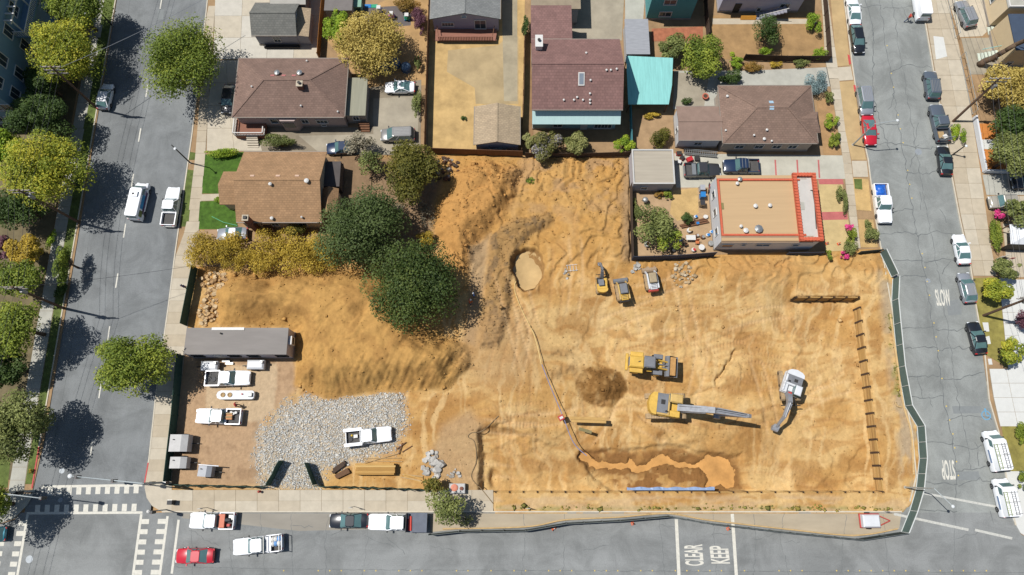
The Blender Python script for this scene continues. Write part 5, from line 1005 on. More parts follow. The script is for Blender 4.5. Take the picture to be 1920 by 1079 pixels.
def bucket(t, c, wd, sz, mat, ang=0, name='bucket', teeth=True, rz=0):
    """curved open bucket, opening towards +x turned by ang"""
    m = MB(); n = 7; prof = [(sz*math.cos(R(90+180*i/(n-1)))*.75, sz*.5*math.sin(R(90+180*i/(n-1)))) for i in range(n)]; prof.append((sz*.55, -sz*.5)); ca, sa = math.cos(ang), math.sin(ang)
    prof = [(x*ca-z*sa, x*sa+z*ca) for x, z in prof]; N_ = len(prof); M_ = Matrix.Translation(c) @ Matrix.Rotation(rz, 4, 'Z')
    vs = [(x, -wd/2, z) for x, z in prof]+[(x, wd/2, z) for x, z in prof]; vi = [(x*.9+.02, -wd/2+.04, z*.9+.03) for x, z in prof]+[(x*.9+.02, wd/2-.04, z*.9+.03) for x, z in prof]
    m.add([tuple(M_ @ Vector(v)) for v in vs+vi], [(N_+i, N_+i+1, i+1, i) for i in range(N_-1)]+[(2*N_+i, 2*N_+i+1, 3*N_+i+1, 3*N_+i) for i in range(N_-1)]+[tuple(range(N_)), tuple(range(2*N_-1, N_-1, -1))]); b = m.build(name, mat, t)
    if teeth:
        for i in range(5): MB().add([], []); p = M_ @ Vector((prof[-1][0], lerp(-wd/2+.1, wd/2-.1, i/4), prof[-1][1])); MB().box(p, (.22, .09, .07), rz=rz).build('tooth', steel, b)
    return b
def excavator(name, label, loc, rzt, rzh, s, col1, col2, boomm, pose, blade=False, canopy_=False, tl=4.6, roundtail=False):
    t = thing(name, label, 'excavator', loc, rzt); a = rzh-rzt; g = 1.2*s
    for y in (-g, g): track(t, -tl/2*s, tl/2*s, y, .6*s, .85*s)
    MB().box((0, 0, .55*s), (2.2*s, 1.8*s, .5*s)).build('undercarriage', dark, t); MB().lathe([(.7*s, .8*s), (.7*s, 1.0*s)], 16).build('turntable', dark, t)
    ca, sa = math.cos(a), math.sin(a); T = lambda x, y, z: (x*ca-y*sa, x*sa+y*ca, z)
    hw = 1.35*s; poly = [(1.55*s, -hw), (1.55*s, hw), (-1.6*s, hw)]+[((-1.6-.75*math.cos(q_))*s, hw*math.sin(q_)/1) for q_ in [R(70), R(40), R(0), R(-40), R(-70)]]+[(-1.6*s, -hw)]
    m = MB(); m.prism([T(x, y, 0)[:2] for x, y in poly], 1.0*s, 1.45*s); m.build('house_frame', col1, t)
    m = MB(); m.prism([T(x, y, 0)[:2] for x, y in poly if x < -1.5*s]+[T(-.9*s, hw*.98, 0)[:2], ][:0], 1.452*s, 2.15*s) if False else None
    cw_ = [(-1.35*s, hw)]+[((-1.6-.75*math.cos(q_))*s, hw*math.sin(q_)) for q_ in [R(70), R(40), R(0), R(-40), R(-70)]]+[(-1.35*s, -hw)]
    m = MB(); m.prism([T(x, y, 0)[:2] for x, y in cw_], 1.452*s, 2.25*s); cwt = m.build('counterweight', col1, t)
    rb(t, 'engine_hood', col2, T(-.55*s, 0, 1.8*s), (1.58*s, hw*1.9, .72*s), rz=a, bev=.1*s)
    if not canopy_:
        hd = rb(t, 'hood_panel', mgrey, T(-.7*s, .1*s, 2.19*s), (1.3*s, hw*1.7, .08*s), rz=a, bev=.02); rb(t, 'grille', dark, T(-.65*s, .25*s, 2.24*s), (.5*s, .55*s, .03*s), rz=a, bev=.01, par=hd)
        MB().lathe([(.09*s, 2.1*s), (.09*s, 2.7*s)], 8, T(-.25*s, -.8*s, 0)).build('exhaust', dark, t)
    cb = rb(t, 'cab', cglass if not canopy_ else dark, T(.8*s, .82*s, 2.1*s), (1.5*s, 1.0*s, 1.3*s), rz=a, bev=.15*s); rb(t, 'cab_roof', (mwhite if col1 is mwhite else yellD) if not canopy_ else mgrey, T((.8 if not canopy_ else .2)*s, (.82 if not canopy_ else .3)*s, 2.8*s), ((1.5 if not canopy_ else 1.7)*s, (1.02 if not canopy_ else 1.5)*s, .16*s), rz=a, bev=.12*s)
    rb(t, 'side_box', col1, T(.7*s, -.95*s, 1.72*s), (1.6*s, .75*s, .55*s), rz=a, bev=.08*s)
    for i in range(4): MB().bar(T((-.2+.5*i)*s, -1.3*s, 2.0*s), T((-.2+.5*i)*s, -1.3*s, 2.5*s), .04*s, .04*s).build('handrail', col1, t)
    MB().bar(T(-.2*s, -1.3*s, 2.5*s), T(1.3*s, -1.3*s, 2.5*s), .04*s, .04*s).build('handrail', col1, t)
    (x0, z0), (x1, z1), (x2, z2), (x3, z3) = [(x*s, z*s) for x, z in pose]; yb = -.1*s; V3 = lambda x, z, y=yb: Vector(T(x, y, z))
    def taper(nm, A, B, w0, h0, w1, h1):
        A, B = V3(*A), V3(*B); d = (B-A).normalized(); sx = Vector((-sa, ca, 0)); up = d.cross(sx)*-1; m = MB(); vs = []
        for p, ww, hh in ((A, w0, h0), (B, w1, h1)):
            for i, j in ((-1, -1), (1, -1), (1, 1), (-1, 1)): vs.append(p+sx*i*ww/2+up*j*hh/2)
        return m.add(vs, [(3, 2, 1, 0), (4, 5, 6, 7), (0, 1, 5, 4), (1, 2, 6, 5), (2, 3, 7, 6), (3, 0, 4, 7)]).build(nm, boomm, t)
    taper('boom', (x0, z0), (x1, z1), .8*s, .6*s, .68*s, .75*s); taper('boom_tip', (x1, z1), (x2, z2), .68*s, .75*s, .5*s, .4*s); stk = taper('stick', (x2+.3*s*(1 if x3 < x2 else -1), z2+.35*s), (x3, z3), .42*s, .5*s, .34*s, .3*s)
    for y in (-.48*s, .28*s): MB().tube(V3(x0+.4*s, z0-.35*s, y), V3(x1*.8, z1*.8+z0*.1, y), .09*s, .07*s, 8).build('boom_cylinder', steel, t)
    MB().tube(V3(x1, z1+.5*s), V3(x2+.1*s, z2+.45*s), .09*s, .06*s, 8).build('stick_cylinder', steel, t)
    MB().path([V3(x0, z0+.38*s, yb+.15*s), V3(x1, z1+.42*s, yb+.15*s), V3(x2, z2+.3*s, yb+.15*s)], .035*s).build('hydraulic_hose', plast, t)
    MB().tube(V3(lerp(x2, x3, .3), lerp(z2, z3, .3)+.35*s), V3(lerp(x2, x3, .9), lerp(z2, z3, .9)+.3*s), .07*s, .05*s, 8).build('bucket_cylinder', steel, t)
    bucket(t, V3(x3, z3-.25*s), .95*s, .85*s, steel if s > .6 else mgrey, R(160), rz=a)
    if blade:
        MB().box(((tl/2+.75)*s, 0, .35*s), (.12*s, 2.9*s, .55*s)).build('dozer_blade', dark, t)
        for y in (-.6*s, .6*s): MB().bar((1.2*s, y, .5*s), ((tl/2+.72)*s, y, .4*s), .14*s, .16*s).build('blade_arm', dark, t)
    return t
p = Wg(1254, 772); p = W(1252, 760, p.z+1.9); p.z -= 1.9
excavator('excavator', 'large yellow excavator with long grey boom reaching right', p, R(0), R(-9), 1.07, yell, yellD, steel, [(1.3, 1.7), (5.0, 4.6), (8.6, 4.2), (6.0, 1.0)], tl=4.9)
p = Wg(1482, 738); p = W(1484, 722, p.z+1.2); p.z -= 1.2
t = excavator('excavator', 'white compact excavator with dozer blade, boom bent down-left', p, R(-90), R(-112), .84, mwhite, mwhite, steel, [(1.3, 1.6), (3.2, 3.2), (5.4, 2.7), (6.9, .5)], blade=True, tl=4.6)
rb(t, 'red_guard', mred, (1.25, -.55, 1.75), (.6, .5, .25))
p = Wg(1129, 536); p = W(1129, 533, p.z+.9); p.z -= .9
excavator('mini_excavator', 'small yellow mini excavator with grey canopy roof, boom pointing up', p, R(90), R(95), .52, yell, yell, mgrey, [(1.6, 1.6), (3.0, 4.2), (4.6, 3.4), (5.6, 1.0)], blade=True, canopy_=True, tl=4.4)
def track_loader(name, label, px, rz, c1, c2, roofm, rear, L=3.0):
    p = Wg(*px); p = W(*px, p.z+1.0); p.z -= 1.0; t = thing(name, label, 'track loader', p, rz)
    for y in (-.72, .72): track(t, -1.25, 1.05, y, .4, .75)
    rb(t, 'body', c1, (-.35, 0, .85), (2.0, 1.02, .8), bev=.1); rb(t, 'engine_cover', c2, (-1.05, 0, 1.4), (.8, .95, .35), bev=.08); rb(t, 'rear_door', rear, (-1.5, 0, .95), (.3, 1.3, .7), bev=.08)
    cb = rb(t, 'cab', cglass, (.1, 0, 1.45), (1.2, .92, 1.0), bev=.06); rb(t, 'cab_roof', roofm, (.05, 0, 2.02), (1.4, 1.0, .16), bev=.1)
    for y in (-.62, .62):
        MB().bar((-1.35, y, 1.55), (.75, y, 1.45), .18, .26).build('lift_arm', c1, t); MB().bar((.72, y, 1.5), (1.35, y, .5), .16, .22).build('lift_arm', c1, t); MB().tube((-.6, y, 1.0), (.4, y, 1.35), .05, .05, 6).build('lift_cylinder', steel, t)
    bucket(t, Vector((1.75, 0, .42)), 1.95, .75, mgrey if c1 is not mwhite else M('dusty_steel', C(176, 152, 124), .7, .15, 2), 0, teeth=False)
    for i in range(3): rb(t, 'vent_slot', dark, (-.85-.2*i, 0, 1.585), (.08, .7, .02), bev=.005)
    return t
track_loader('track_loader', 'yellow compact track loader with grey bucket, beside the mini excavator', (1168, 545), R(98), yellD, yell, mgrey, dark); track_loader('track_loader', 'white compact track loader with red rear, by the rubble', (1222, 525), R(97), mwhite, mwhite, M('dusty_roof', C(178, 160, 128), .8, .15, 2), mred)
p = Wg(1217, 686); p = W(1217, 683, p.z+1.2); p.z -= 1.2; t = thing('wheel_loader', 'yellow wheel loader with soil-filled bucket facing right', 'wheel loader', p, R(-6))
rb(t, 'engine_hood', yell, (-1.75, 0, 1.75), (1.9, 1.5, .9), bev=.15); rb(t, 'rear_grille', mgrey, (-2.62, 0, 1.7), (.2, 1.2, .8), bev=.06); rb(t, 'rear_bumper', yell, (-2.9, 0, 1.1), (.35, 2.2, .5), bev=.08); rb(t, 'frame', dark, (-.8, 0, .95), (3.6, 1.0, .6)); rb(t, 'hood_mark', dark, (-1.4, .05, 2.205), (.35, .12, .012), rz=.4, bev=.002)
rb(t, 'cab', cglass, (-.15, 0, 2.1), (1.25, 1.35, 1.6), bev=.15); rb(t, 'cab_roof', mgrey, (-.2, 0, 2.98), (1.5, 1.5, .16), bev=.14); rb(t, 'front_frame', yell, (1.1, 0, 1.15), (1.2, .8, .7), bev=.1)
for y in (-1.05, 1.05):
    rb(t, 'rear_fender', yell, (-1.7, y, 1.62), (1.7, .62, .16), bev=.08); rb(t, 'front_fender', mgrey, (1.1, y, 1.55), (1.2, .6, .12), bev=.06)
    for x in (-1.7, 1.1): wh = MB().lathe([(.5, -.27), (.72, -.24), (.75, 0), (.72, .24), (.5, .27)], 18, (x, y, .75), 'Y').build('wheel', rubber, t); MB().lathe([(.42, -.29), (.42, .29)], 12, (x, y, .75), 'Y').build('rim', yell, wh)
for y in (-.5, .5): MB().bar((.9, y, 1.9), (2.4, y, 1.0), .2, .32).build('lift_arm', yell, t); MB().tube((.8, y*.6, 1.3), (2.0, y*.6, 1.3), .08, .06, 8).build('lift_cylinder', steel, t)
MB().tube((1.0, 0, 2.0), (2.4, 0, 1.4), .08, .06, 8).build('tilt_cylinder', steel, t); MB().bar((-.2, -.9, .9), (.3, -1.0, 1.6), .08, .08).build('ladder_rail', yell, t)
bucket(t, Vector((2.95, 0, .85)), 2.7, 1.2, mgrey, R(35), teeth=False); m = MB(); m.prism([(2.75, -1.2), (3.45, -1.2), (3.45, 1.2), (2.75, 1.2)], .85, 1.28); m.build('bucket_soil', M('soil_load', C(196, 150, 92), .95, .2, 2), t)

# ---------------------------------------------------------------- trees and shrubs
def leafmat(name, cols):
    if name in MATS: return MATS[name]
    cols = [tuple(v*1.4 for v in c) for c in cols]
    m = bpy.data.materials.new('leaf_'+name); m.use_nodes = True; MATS[name] = m; nt = m.node_tree; N = nt.nodes; L = nt.links; b = N['Principled BSDF']; b.inputs['Roughness'].default_value = .6; b.inputs['Specular IOR Level'].default_value = .25
    at = N.new('ShaderNodeAttribute'); at.attribute_name = 'leaf'; cr = N.new('ShaderNodeValToRGB'); cr.color_ramp.elements[0].color = (*cols[0], 1); cr.color_ramp.elements[1].color = (*cols[2], 1); e = cr.color_ramp.elements.new(.5); e.color = (*cols[1], 1)
    L.new(at.outputs['Fac'], cr.inputs[0]); L.new(cr.outputs[0], b.inputs['Base Color'])
    tr = N.new('ShaderNodeBsdfTranslucent'); L.new(cr.outputs[0], tr.inputs[0]); mx = N.new('ShaderNodeMixShader'); mx.inputs[0].default_value = .3; L.new(b.outputs[0], mx.inputs[1]); L.new(tr.outputs[0], mx.inputs[2]); L.new(mx.outputs[0], N['Material Output'].inputs[0]); return m
LM = dict(
 mid=leafmat('mid', [(.045, .072, .012), (.125, .165, .022), (.27, .29, .038)]), yel=leafmat('yel', [(.07, .10, .012), (.20, .23, .025), (.40, .345, .035)]), dark=leafmat('dark', [(.022, .040, .010), (.042, .072, .016), (.080, .115, .028)]),
 oak=leafmat('oak', [(.016, .030, .008), (.042, .066, .014), (.11, .135, .032)]), oak2=leafmat('oak2', [(.032, .052, .014), (.065, .092, .026), (.115, .14, .05)]), olive=leafmat('olive', [(.045, .05, .010), (.10, .095, .016), (.18, .15, .03)]), gold=leafmat('gold', [(.10, .08, .012), (.30, .21, .025), (.46, .34, .055)]),
 straw=leafmat('straw', [(.13, .10, .02), (.34, .26, .065), (.52, .42, .13)]), lime=leafmat('lime', [(.07, .12, .01), (.17, .25, .02), (.32, .36, .03)]), blue=leafmat('blue', [(.08, .12, .12), (.16, .22, .22), (.28, .35, .34)]), grey=leafmat('grey', [(.09, .08, .05), (.17, .15, .10), (.28, .25, .18)]),
 plum=leafmat('plum', [(.05, .02, .03), (.10, .04, .055), (.16, .08, .09)]), pink=leafmat('pink', [(.30, .02, .10), (.50, .04, .18), (.62, .12, .28)]), lilac=leafmat('lilac', [(.05, .06, .015), (.15, .14, .04), (.24, .22, .26)]), sage=leafmat('sage', [(.05, .065, .018), (.125, .145, .042), (.22, .235, .075)]), rust=leafmat('rust', [(.09, .07, .015), (.20, .12, .025), (.32, .17, .04)]), jacar=leafmat('jacar', [(.06, .075, .02), (.16, .165, .05), (.30, .29, .12)]))
bark = M('bark', C(112, 92, 74), .95, .25, 3, .03)
def crown(name, rx, ry, rz, seed, mat, parent, leaf=.26, dens=190, nb=None, zc=0., br=.36, wild=.5, shape='dome'):
    rs = np.random.RandomState(seed); nb = nb or int(np.clip(9+rx*ry*2.2, 10, 80))
    d = rs.normal(size=(nb, 3)); d[:, 2] = np.abs(d[:, 2])*.9-.25; d /= np.linalg.norm(d, axis=1)[:, None]
    rad = rs.uniform(.30, .84, nb)[:, None]; 
    if shape == 'cone': d[:, :2] *= np.clip(1-d[:, 2:]*.85, .1, 1); d[:, 2] *= 1.25
    cen = d*rad; brr = br*rs.uniform(.42, 1.25, nb); bt = rs.rand(nb)
    n = int(np.clip(dens*math.pi*rx*ry, 250, 26000)); bi = rs.choice(nb, n, p=brr**2/np.sum(brr**2))
    v = rs.normal(size=(n, 3)); v[:, 2] += .35; v /= np.linalg.norm(v, axis=1)[:, None]
    rr = brr[bi]*np.where(rs.rand(n) < .22, rs.uniform(.25, .7, n), 1-.18*rs.rand(n)**2)*(1+wild*.12*rs.normal(size=n).clip(-1.5, 1.6))
    P = (cen[bi]+v*rr[:, None])*np.array([rx, ry, rz]); keep = P[:, 2] > -rz*.75; P, v, bi = P[keep], v[keep], bi[keep]; n = len(P)
    nrm = v*.7+rs.normal(size=(n, 3))*.5; nrm[:, 2] += .5; nrm /= np.linalg.norm(nrm, axis=1)[:, None]
    t1 = np.cross(nrm, rs.normal(size=(n, 3))); t1 /= np.linalg.norm(t1, axis=1)[:, None]; t2 = np.cross(nrm, t1); s = (leaf*rs.uniform(.6, 1.25, n))[:, None]
    q = np.stack([P-t1*s*.5, P-t2*s*.32+nrm*s*.08, P+t1*s*.5, P+t2*s*.32+nrm*s*.08], 1).reshape(-1, 3); q[:, 2] += zc
    f = np.clip(.55*bt[bi]+.45*rs.rand(n), 0, 1)
    return np_mesh(name, q, np.arange(4*n).reshape(-1, 4), mat, parent, fcol=f)
def limb(m, a, b, r0, r1, rs, k=3):
    a, b = Vector(a), Vector(b); p = a
    for i in range(k):
        q = a.lerp(b, (i+1)/k)+Vector((rs.uniform(-.1, .1), rs.uniform(-.1, .1), 0))*(b-a).length*.3*(i < k-1); m.tube(p, q, lerp(r0, r1, i/k), lerp(r0, r1, (i+1)/k), 7, cap=(i in (0, k-1))); p = q
TREES = {}
def tree(label, px, rpx, hc, kind, top=None, seed=None, name='tree', cat='tree', group=None, leaf=.29, dens=250, shape='dome', tr=None, site=False, wild=.5, rzf=.85):
    """px: pixel of the crown centre, rpx: (rx, ry) in pixels, hc: crown centre height"""
    seed = seed if seed is not None else int(px[0]*7+px[1]*13) % 9973
    c = W(*px, hc); e = W(px[0]+rpx[0], px[1], hc); f = W(px[0], px[1]+rpx[1], hc); rx = abs(e.x-c.x); ry = abs(f.y-c.y); rz = min(hc*.95, rzf*(rx+ry)/2)
    g = gz(c.x, c.y) if site else .1; loc = Vector((c.x, c.y, g)); t = thing(name, label, cat, loc, 0, group); rs = random.Random(seed); R0 = tr or .06*(rx+ry)/2+.04
    H = hc-g; m = MB(); z1 = max(.3, H-rz*.55); limb(m, (0, 0, -.1), (0, 0, z1), R0, R0*.7, rs); tk = m.build('trunk' if name != 'bush' else 'stem', bark, t, smooth=True)
    for i in range(5 if name != 'bush' else 3):
        a = i*1.257+rs.uniform(-.3, .3); m = MB(); limb(m, (0, 0, z1-.1), (math.cos(a)*rx*.55, math.sin(a)*ry*.55, H+rz*rs.uniform(-.1, .3)), R0*.6, R0*.15, rs); m.build('limb' if name != 'bush' else 'twig', bark, tk, smooth=True)
    crown('crown' if name != 'bush' else 'foliage', rx, ry, rz, seed, LM[kind], t, leaf, dens, zc=H, shape=shape, wild=wild); return t
def bush(label, px, rpx, kind, hc=.9, **k): k.setdefault('leaf', .18); k.setdefault('dens', 330); return tree(label, px, rpx if isinstance(rpx, tuple) else (rpx, rpx), hc, kind, name='bush', cat=k.pop('cat', 'bush'), **k)
GS = 'street trees shading the left pavement'
tree('leafy green street tree at the top of the left pavement', (140, 14), (60, 42), 5.5, 'mid', group=GS); tree('broad yellow-green tree with orange tints beside the apartment block', (124, 98), (66, 54), 5.5, 'yel', group=GS)
tree('dark narrow evergreen between apartment block and utility pole', (82, 152), (34, 38), 4., 'dark', group=GS); tree('dark drooping evergreen below the first utility pole', (78, 226), (62, 46), 4.2, 'dark', group=GS)
tree('large golden-green tree beside the middle utility pole', (92, 318), (78, 68), 5.6, 'yel', group=GS); tree('pale green tree at the left edge beside the golden-green tree', (4, 288), (42, 42), 4.8, 'lime', group=GS)
tree('dark green tree at the left edge under the middle pole top', (40, 388), (58, 40), 4., 'dark', group=GS); tree('small round golden-olive tree in the left garden', (52, 463), (34, 34), 3.2, 'gold', group=GS)
tree('small purple-leaved tree at the left edge', (10, 470), (20, 24), 2.6, 'plum', group=GS); tree('mid-green tree below the purple-leaved tree', (36, 520), (52, 36), 4.2, 'mid', group=GS)
tree('tall bright green tree below the lower utility pole top', (30, 612), (50, 64), 5.6, 'mid', group=GS); tree('dark green tree between two bright trees at the left edge', (14, 690), (44, 40), 3.6, 'dark', group=GS); tree('large olive-green tree above the lower left crosswalk', (30, 800), (60, 70), 5.4, 'sage', group=GS)
tree('slim young tree in the left grass strip', (124, 492), (15, 42), 2.6, 'mid', group=GS, leaf=.2); tree('leafy tree outside the lower left corner', (-42, 950), (64, 62), 6.0, 'mid')
tree('big green tree overhanging the left street near the concrete driveway', (347, 120), (66, 74), 5.2, 'mid', wild=.8); tree('rounded deep-green tree overhanging the left street near the site office', (255, 680), (74, 62), 5.0, 'mid', seed=5, wild=.8)
tree('pale yellow blossoming tree behind the brown hip-roofed house', (699, 80), (64, 54), 3.8, 'straw'); tree('bright green citrus tree left of the pale yellow tree', (630, 48), (24, 32), 2.6, 'lime')
for x, y, r, s in ((386, 474, 36, 1), (444, 472, 34, 2), (495, 476, 34, 3), (550, 474, 40, 4), (602, 476, 30, 5)): bush('%s golden hedge shrub in the row above the dirt heap' % ('leftmost', 'second', 'middle', 'fourth', 'rightmost')[s-1], (x, y), (r*1.18, 41), 'gold', 2.2, group='golden hedge row', seed=s, cat='hedge', leaf=.2, dens=200, rzf=.9)
tree('broad grey-green oak behind the tan gable house', (686, 434), (86, 76), 4.6, 'oak2', wild=.7, site=True); tree('round dense dark oak standing over the dirt heap', (780, 536), (86, 84), 4.8, 'oak', wild=.6, dens=260, site=True); tree('olive-brown spreading tree at the top of the dirt site', (767, 328), (56, 60), 4.0, 'olive', wild=.7, site=True)
tree('bare grey-brown shrub tree near the minivan', (676, 270), (30, 26), 2.2, 'grey', dens=90); tree('sparse sage tree between grey shrub and olive-brown tree', (692, 312), (26, 26), 2.0, 'sage', dens=80, site=True)
bush('long low green shrub between driveway and tan house', (525, 268), (38, 15), 'sage', 1.2); bush('round yellowish shrub at the tan house corner', (556, 430), (24, 18), 'olive', 1.2); bush('leafy hedge at the top of the front lawn', (418, 287), (36, 11), 'lime', .8); bush('yellow-green bush at the edge of the dark oak', (797, 446), (20, 18), 'gold', 1.2, site=True); bush('grey scrub below the olive-brown tree', (745, 395), (26, 16), 'grey', .6, dens=110, site=True); bush('dry grey scrub beside the round oak', (800, 405), (20, 30), 'grey', .6, dens=80, site=True)
bush('dark plum shrub beside the long board fence', (786, 44), (18, 26), 'plum', 1.2); bush('rusty shrub in the play yard corner', (764, 8), (24, 16), 'rust', 1.2); bush('green shrubs at the foot of the board fence beside the minivan', (783, 198), (11, 26), 'sage', .9); bush('small shrub by the white sedan', (783, 118), (9, 16), 'sage', .8)
bush('narrow dark green shrub left of the maroon-roofed house', (984, 52), (9, 22), 'dark', 1.4); bush('light green bush at the foot of the turquoise house', (992, 264), (18, 17), 'jacar', 1.8); tree('lilac-tinged flowering tree in front of the turquoise house', (1028, 274), (30, 30), 2.2, 'lilac'); tree('pale green rounded tree by the turquoise house door', (1080, 268), (24, 22), 2.2, 'jacar'); bush('bright green bush right of the turquoise house', (1169, 272), (20, 18), 'lime', 1.4)
tree('shaggy grey-green tree above the turquoise patio roof corner', (1254, 88), (30, 24), 2.2, 'sage'); tree('large bright green tree between patio roof and brown lawn', (1318, 110), (41, 40), 3.2, 'mid'); bush('clipped yellow-green ball bush beside the bright green tree', (1376, 115), (17, 15), 'lime', .9); bush('dark green shrub above the wide hip roof', (1369, 147), (28, 15), 'dark', 1.1); bush('reddish trailing shrub along the wood fence', (1413, 124), (22, 12), 'rust', .7)
tree('dark conical evergreen on the brown lawn', (1437, 58), (26, 34), 2.6, 'dark', leaf=.2, shape='cone', rzf=1.2); bush('clipped round bush beside the dark evergreen', (1436, 98), (16, 11), 'lime', .7); bush('clipped lime topiary near the brown lawn upper corner', (1528, 42), (17, 20), 'lime', 1.3); bush('clipped green bush at the brown lawn lower corner', (1536, 99), (17, 12), 'lime', .9)
bush('round blue-grey bush beside the wide hip-roofed house', (1533, 160), (22, 22), 'blue', 1.3); bush('small green bush below the blue-grey bush', (1553, 184), (11, 12), 'sage', .8); bush('lime bush at the hip-roofed house front', (1559, 231), (14, 15), 'lime', 1.); bush('low green bush below the lime bush', (1566, 262), (14, 16), 'mid', .9); bush('small dark ball shrub on the patio', (1285, 191), (12, 7), 'dark', .6); bush('olive bush between patio yard and white wing', (1240, 258), (24, 22), 'olive', 1.5); bush('yellowish garden shrub below the turquoise patio roof', (1219, 217), (20, 7), 'gold', .5); bush('leafy shrub on the wood fence, right part', (1502, 118), (18, 8), 'sage', .6); bush('low yellow flowering shrub on the wood fence', (1457, 122), (14, 7), 'gold', .5)
tree('grey-green tree in the junk-filled back yard', (1224, 428), (42, 40), 2.6, 'sage', dens=130); tree('smaller leafy tree beside the back-yard junk', (1254, 446), (24, 26), 2.2, 'mid', dens=120); bush('round dark green bush on the dry lawn patch', (1288, 411), (15, 13), 'dark', .9); bush('white-flowering bush beside the garage', (1253, 366), (12, 9), 'mid', .6); bush('brown dying shrub against the garage', (1236, 366), (14, 8), 'rust', .5); bush('scruffy shrub along the left yard fence', (1192, 392), (8, 22), 'sage', .8)
bush('dark hedge line in front of the orange-trimmed house', (1579, 372), (10, 28), 'sage', .8, cat='hedge'); bush('magenta bougainvillea by the front path', (1593, 428), (9, 9), 'pink', 1.); bush('hedge below the magenta bougainvillea', (1597, 446), (11, 22), 'mid', .8, cat='hedge'); bush('white oleander at the corner of the site fence', (1592, 463), (15, 15), 'sage', 1.1); bush('magenta flower bush at the fence end', (1583, 478), (10, 8), 'pink', .7); bush('spiky small palm shrub by the orange-trimmed house', (1553, 478), (10, 11), 'mid', .8); bush('large clipped ball bush on the kerb strip', (1633, 442), (18, 17), 'sage', 1.1, wild=.15); bush('small clipped ball bush above the large one', (1627, 420), (9, 8), 'sage', .6, wild=.15)
bush('oval hedge beside the dark grey pickup', (1795, 248), (13, 24), 'lime', .8, cat='hedge'); tree('yellow-leaved tree beside the right utility pole', (1898, 168), (50, 44), 3.8, 'straw'); tree('dark green tree below the yellow-leaved tree', (1898, 236), (42, 32), 3.2, 'dark'); tree('broad grey-green tree over the orange earth yard', (1900, 292), (46, 46), 4., 'sage', wild=.8)
bush('hedge beside the canopy at right edge', (1867, 440), (13, 38), 'mid', .9, cat='hedge'); bush('magenta bougainvillea above the right hedge', (1874, 404), (12, 9), 'pink', 1.1); tree('grey-green tree over the tan SUV', (1910, 400), (28, 26), 3., 'sage'); tree('feathery green shrub tree below the white slatted gate', (1893, 502), (26, 20), 2., 'sage'); tree('golden-green tree near the lower right utility pole', (1866, 544), (30, 24), 2.4, 'yel'); bush('purple-leaved bush at the right edge', (1916, 604), (14, 20), 'plum', 1.3); tree('small yellow-green tree above the white driveway', (1897, 655), (27, 24), 2.6, 'yel'); bush('green bush beside the upper work van', (1916, 812), (16, 26), 'mid', .9); bush('green bush beside the lower work van', (1917, 900), (12, 20), 'mid', .9)
tree('grey-green tree at the site corner beside the flatbed truck', (838, 950), (36, 38), 3.4, 'sage', wild=.8, dens=130); tree('small olive tree just above the corner tree', (810, 916), (24, 22), 2.6, 'olive', wild=.8, dens=110); bush('straggly branch shrub at the road fence corner', (872, 975), (17, 14), 'sage', 1.2, dens=100)
bush('yellow flower clump near the lower left crosswalk', (58, 884), (6, 5), 'gold', .35, leaf=.12); bush('clipped hedge block beside the golden-olive tree', (98, 450), (9, 22), 'lime', .6, cat='hedge'); bush('green shrub in the left grass strip', (112, 545), (12, 20), 'dark', .7); bush('plant at the tan house front path', (412, 372), (10, 10), 'lime', .4); bush('dark shrub at the tan house corner bed', (437, 391), (9, 9), 'olive', .4); bush('spiky weed on the upper dirt slope', (996, 340), (9, 8), 'mid', .4, site=True); bush('small dry weed in the yard by the shed', (870, 222), (6, 6), 'dark', .3)
bush('silver-blue creeper along the shed fence', (922, 281), (30, 5), 'blue', .9)
# palm leaning at the right edge
p = W(1836, 122, .1); t = thing('palm_tree', 'tall leaning palm trunk beside the tan stucco house', 'palm', p); m = MB(); limb(m, (0, 0, 0), (1.2, -.2, 4), .5, .34, random.Random(1), 4); limb(m, (1.2, -.2, 3.9), (3.0, -.4, 9.5), .34, .28, random.Random(2), 4); tk = m.build('trunk', bark, t, smooth=True)
for i in range(14):
    a = i*.45; m = MB(); p0 = Vector((3.0, -.4, 9.4))
    for k in range(4): q_ = p0+Vector((math.cos(a)*.7, math.sin(a)*.7, .35-.3*k)); s_ = Vector((-math.sin(a), math.cos(a), 0))*(.32-.07*k); s2 = Vector((-math.sin(a), math.cos(a), 0))*(.25-.07*k); m.add([p0+s_, p0-s_, q_-s2, q_+s2], [(0, 1, 2, 3)]); p0 = q_
    m.build('frond', LM['mid'], t)

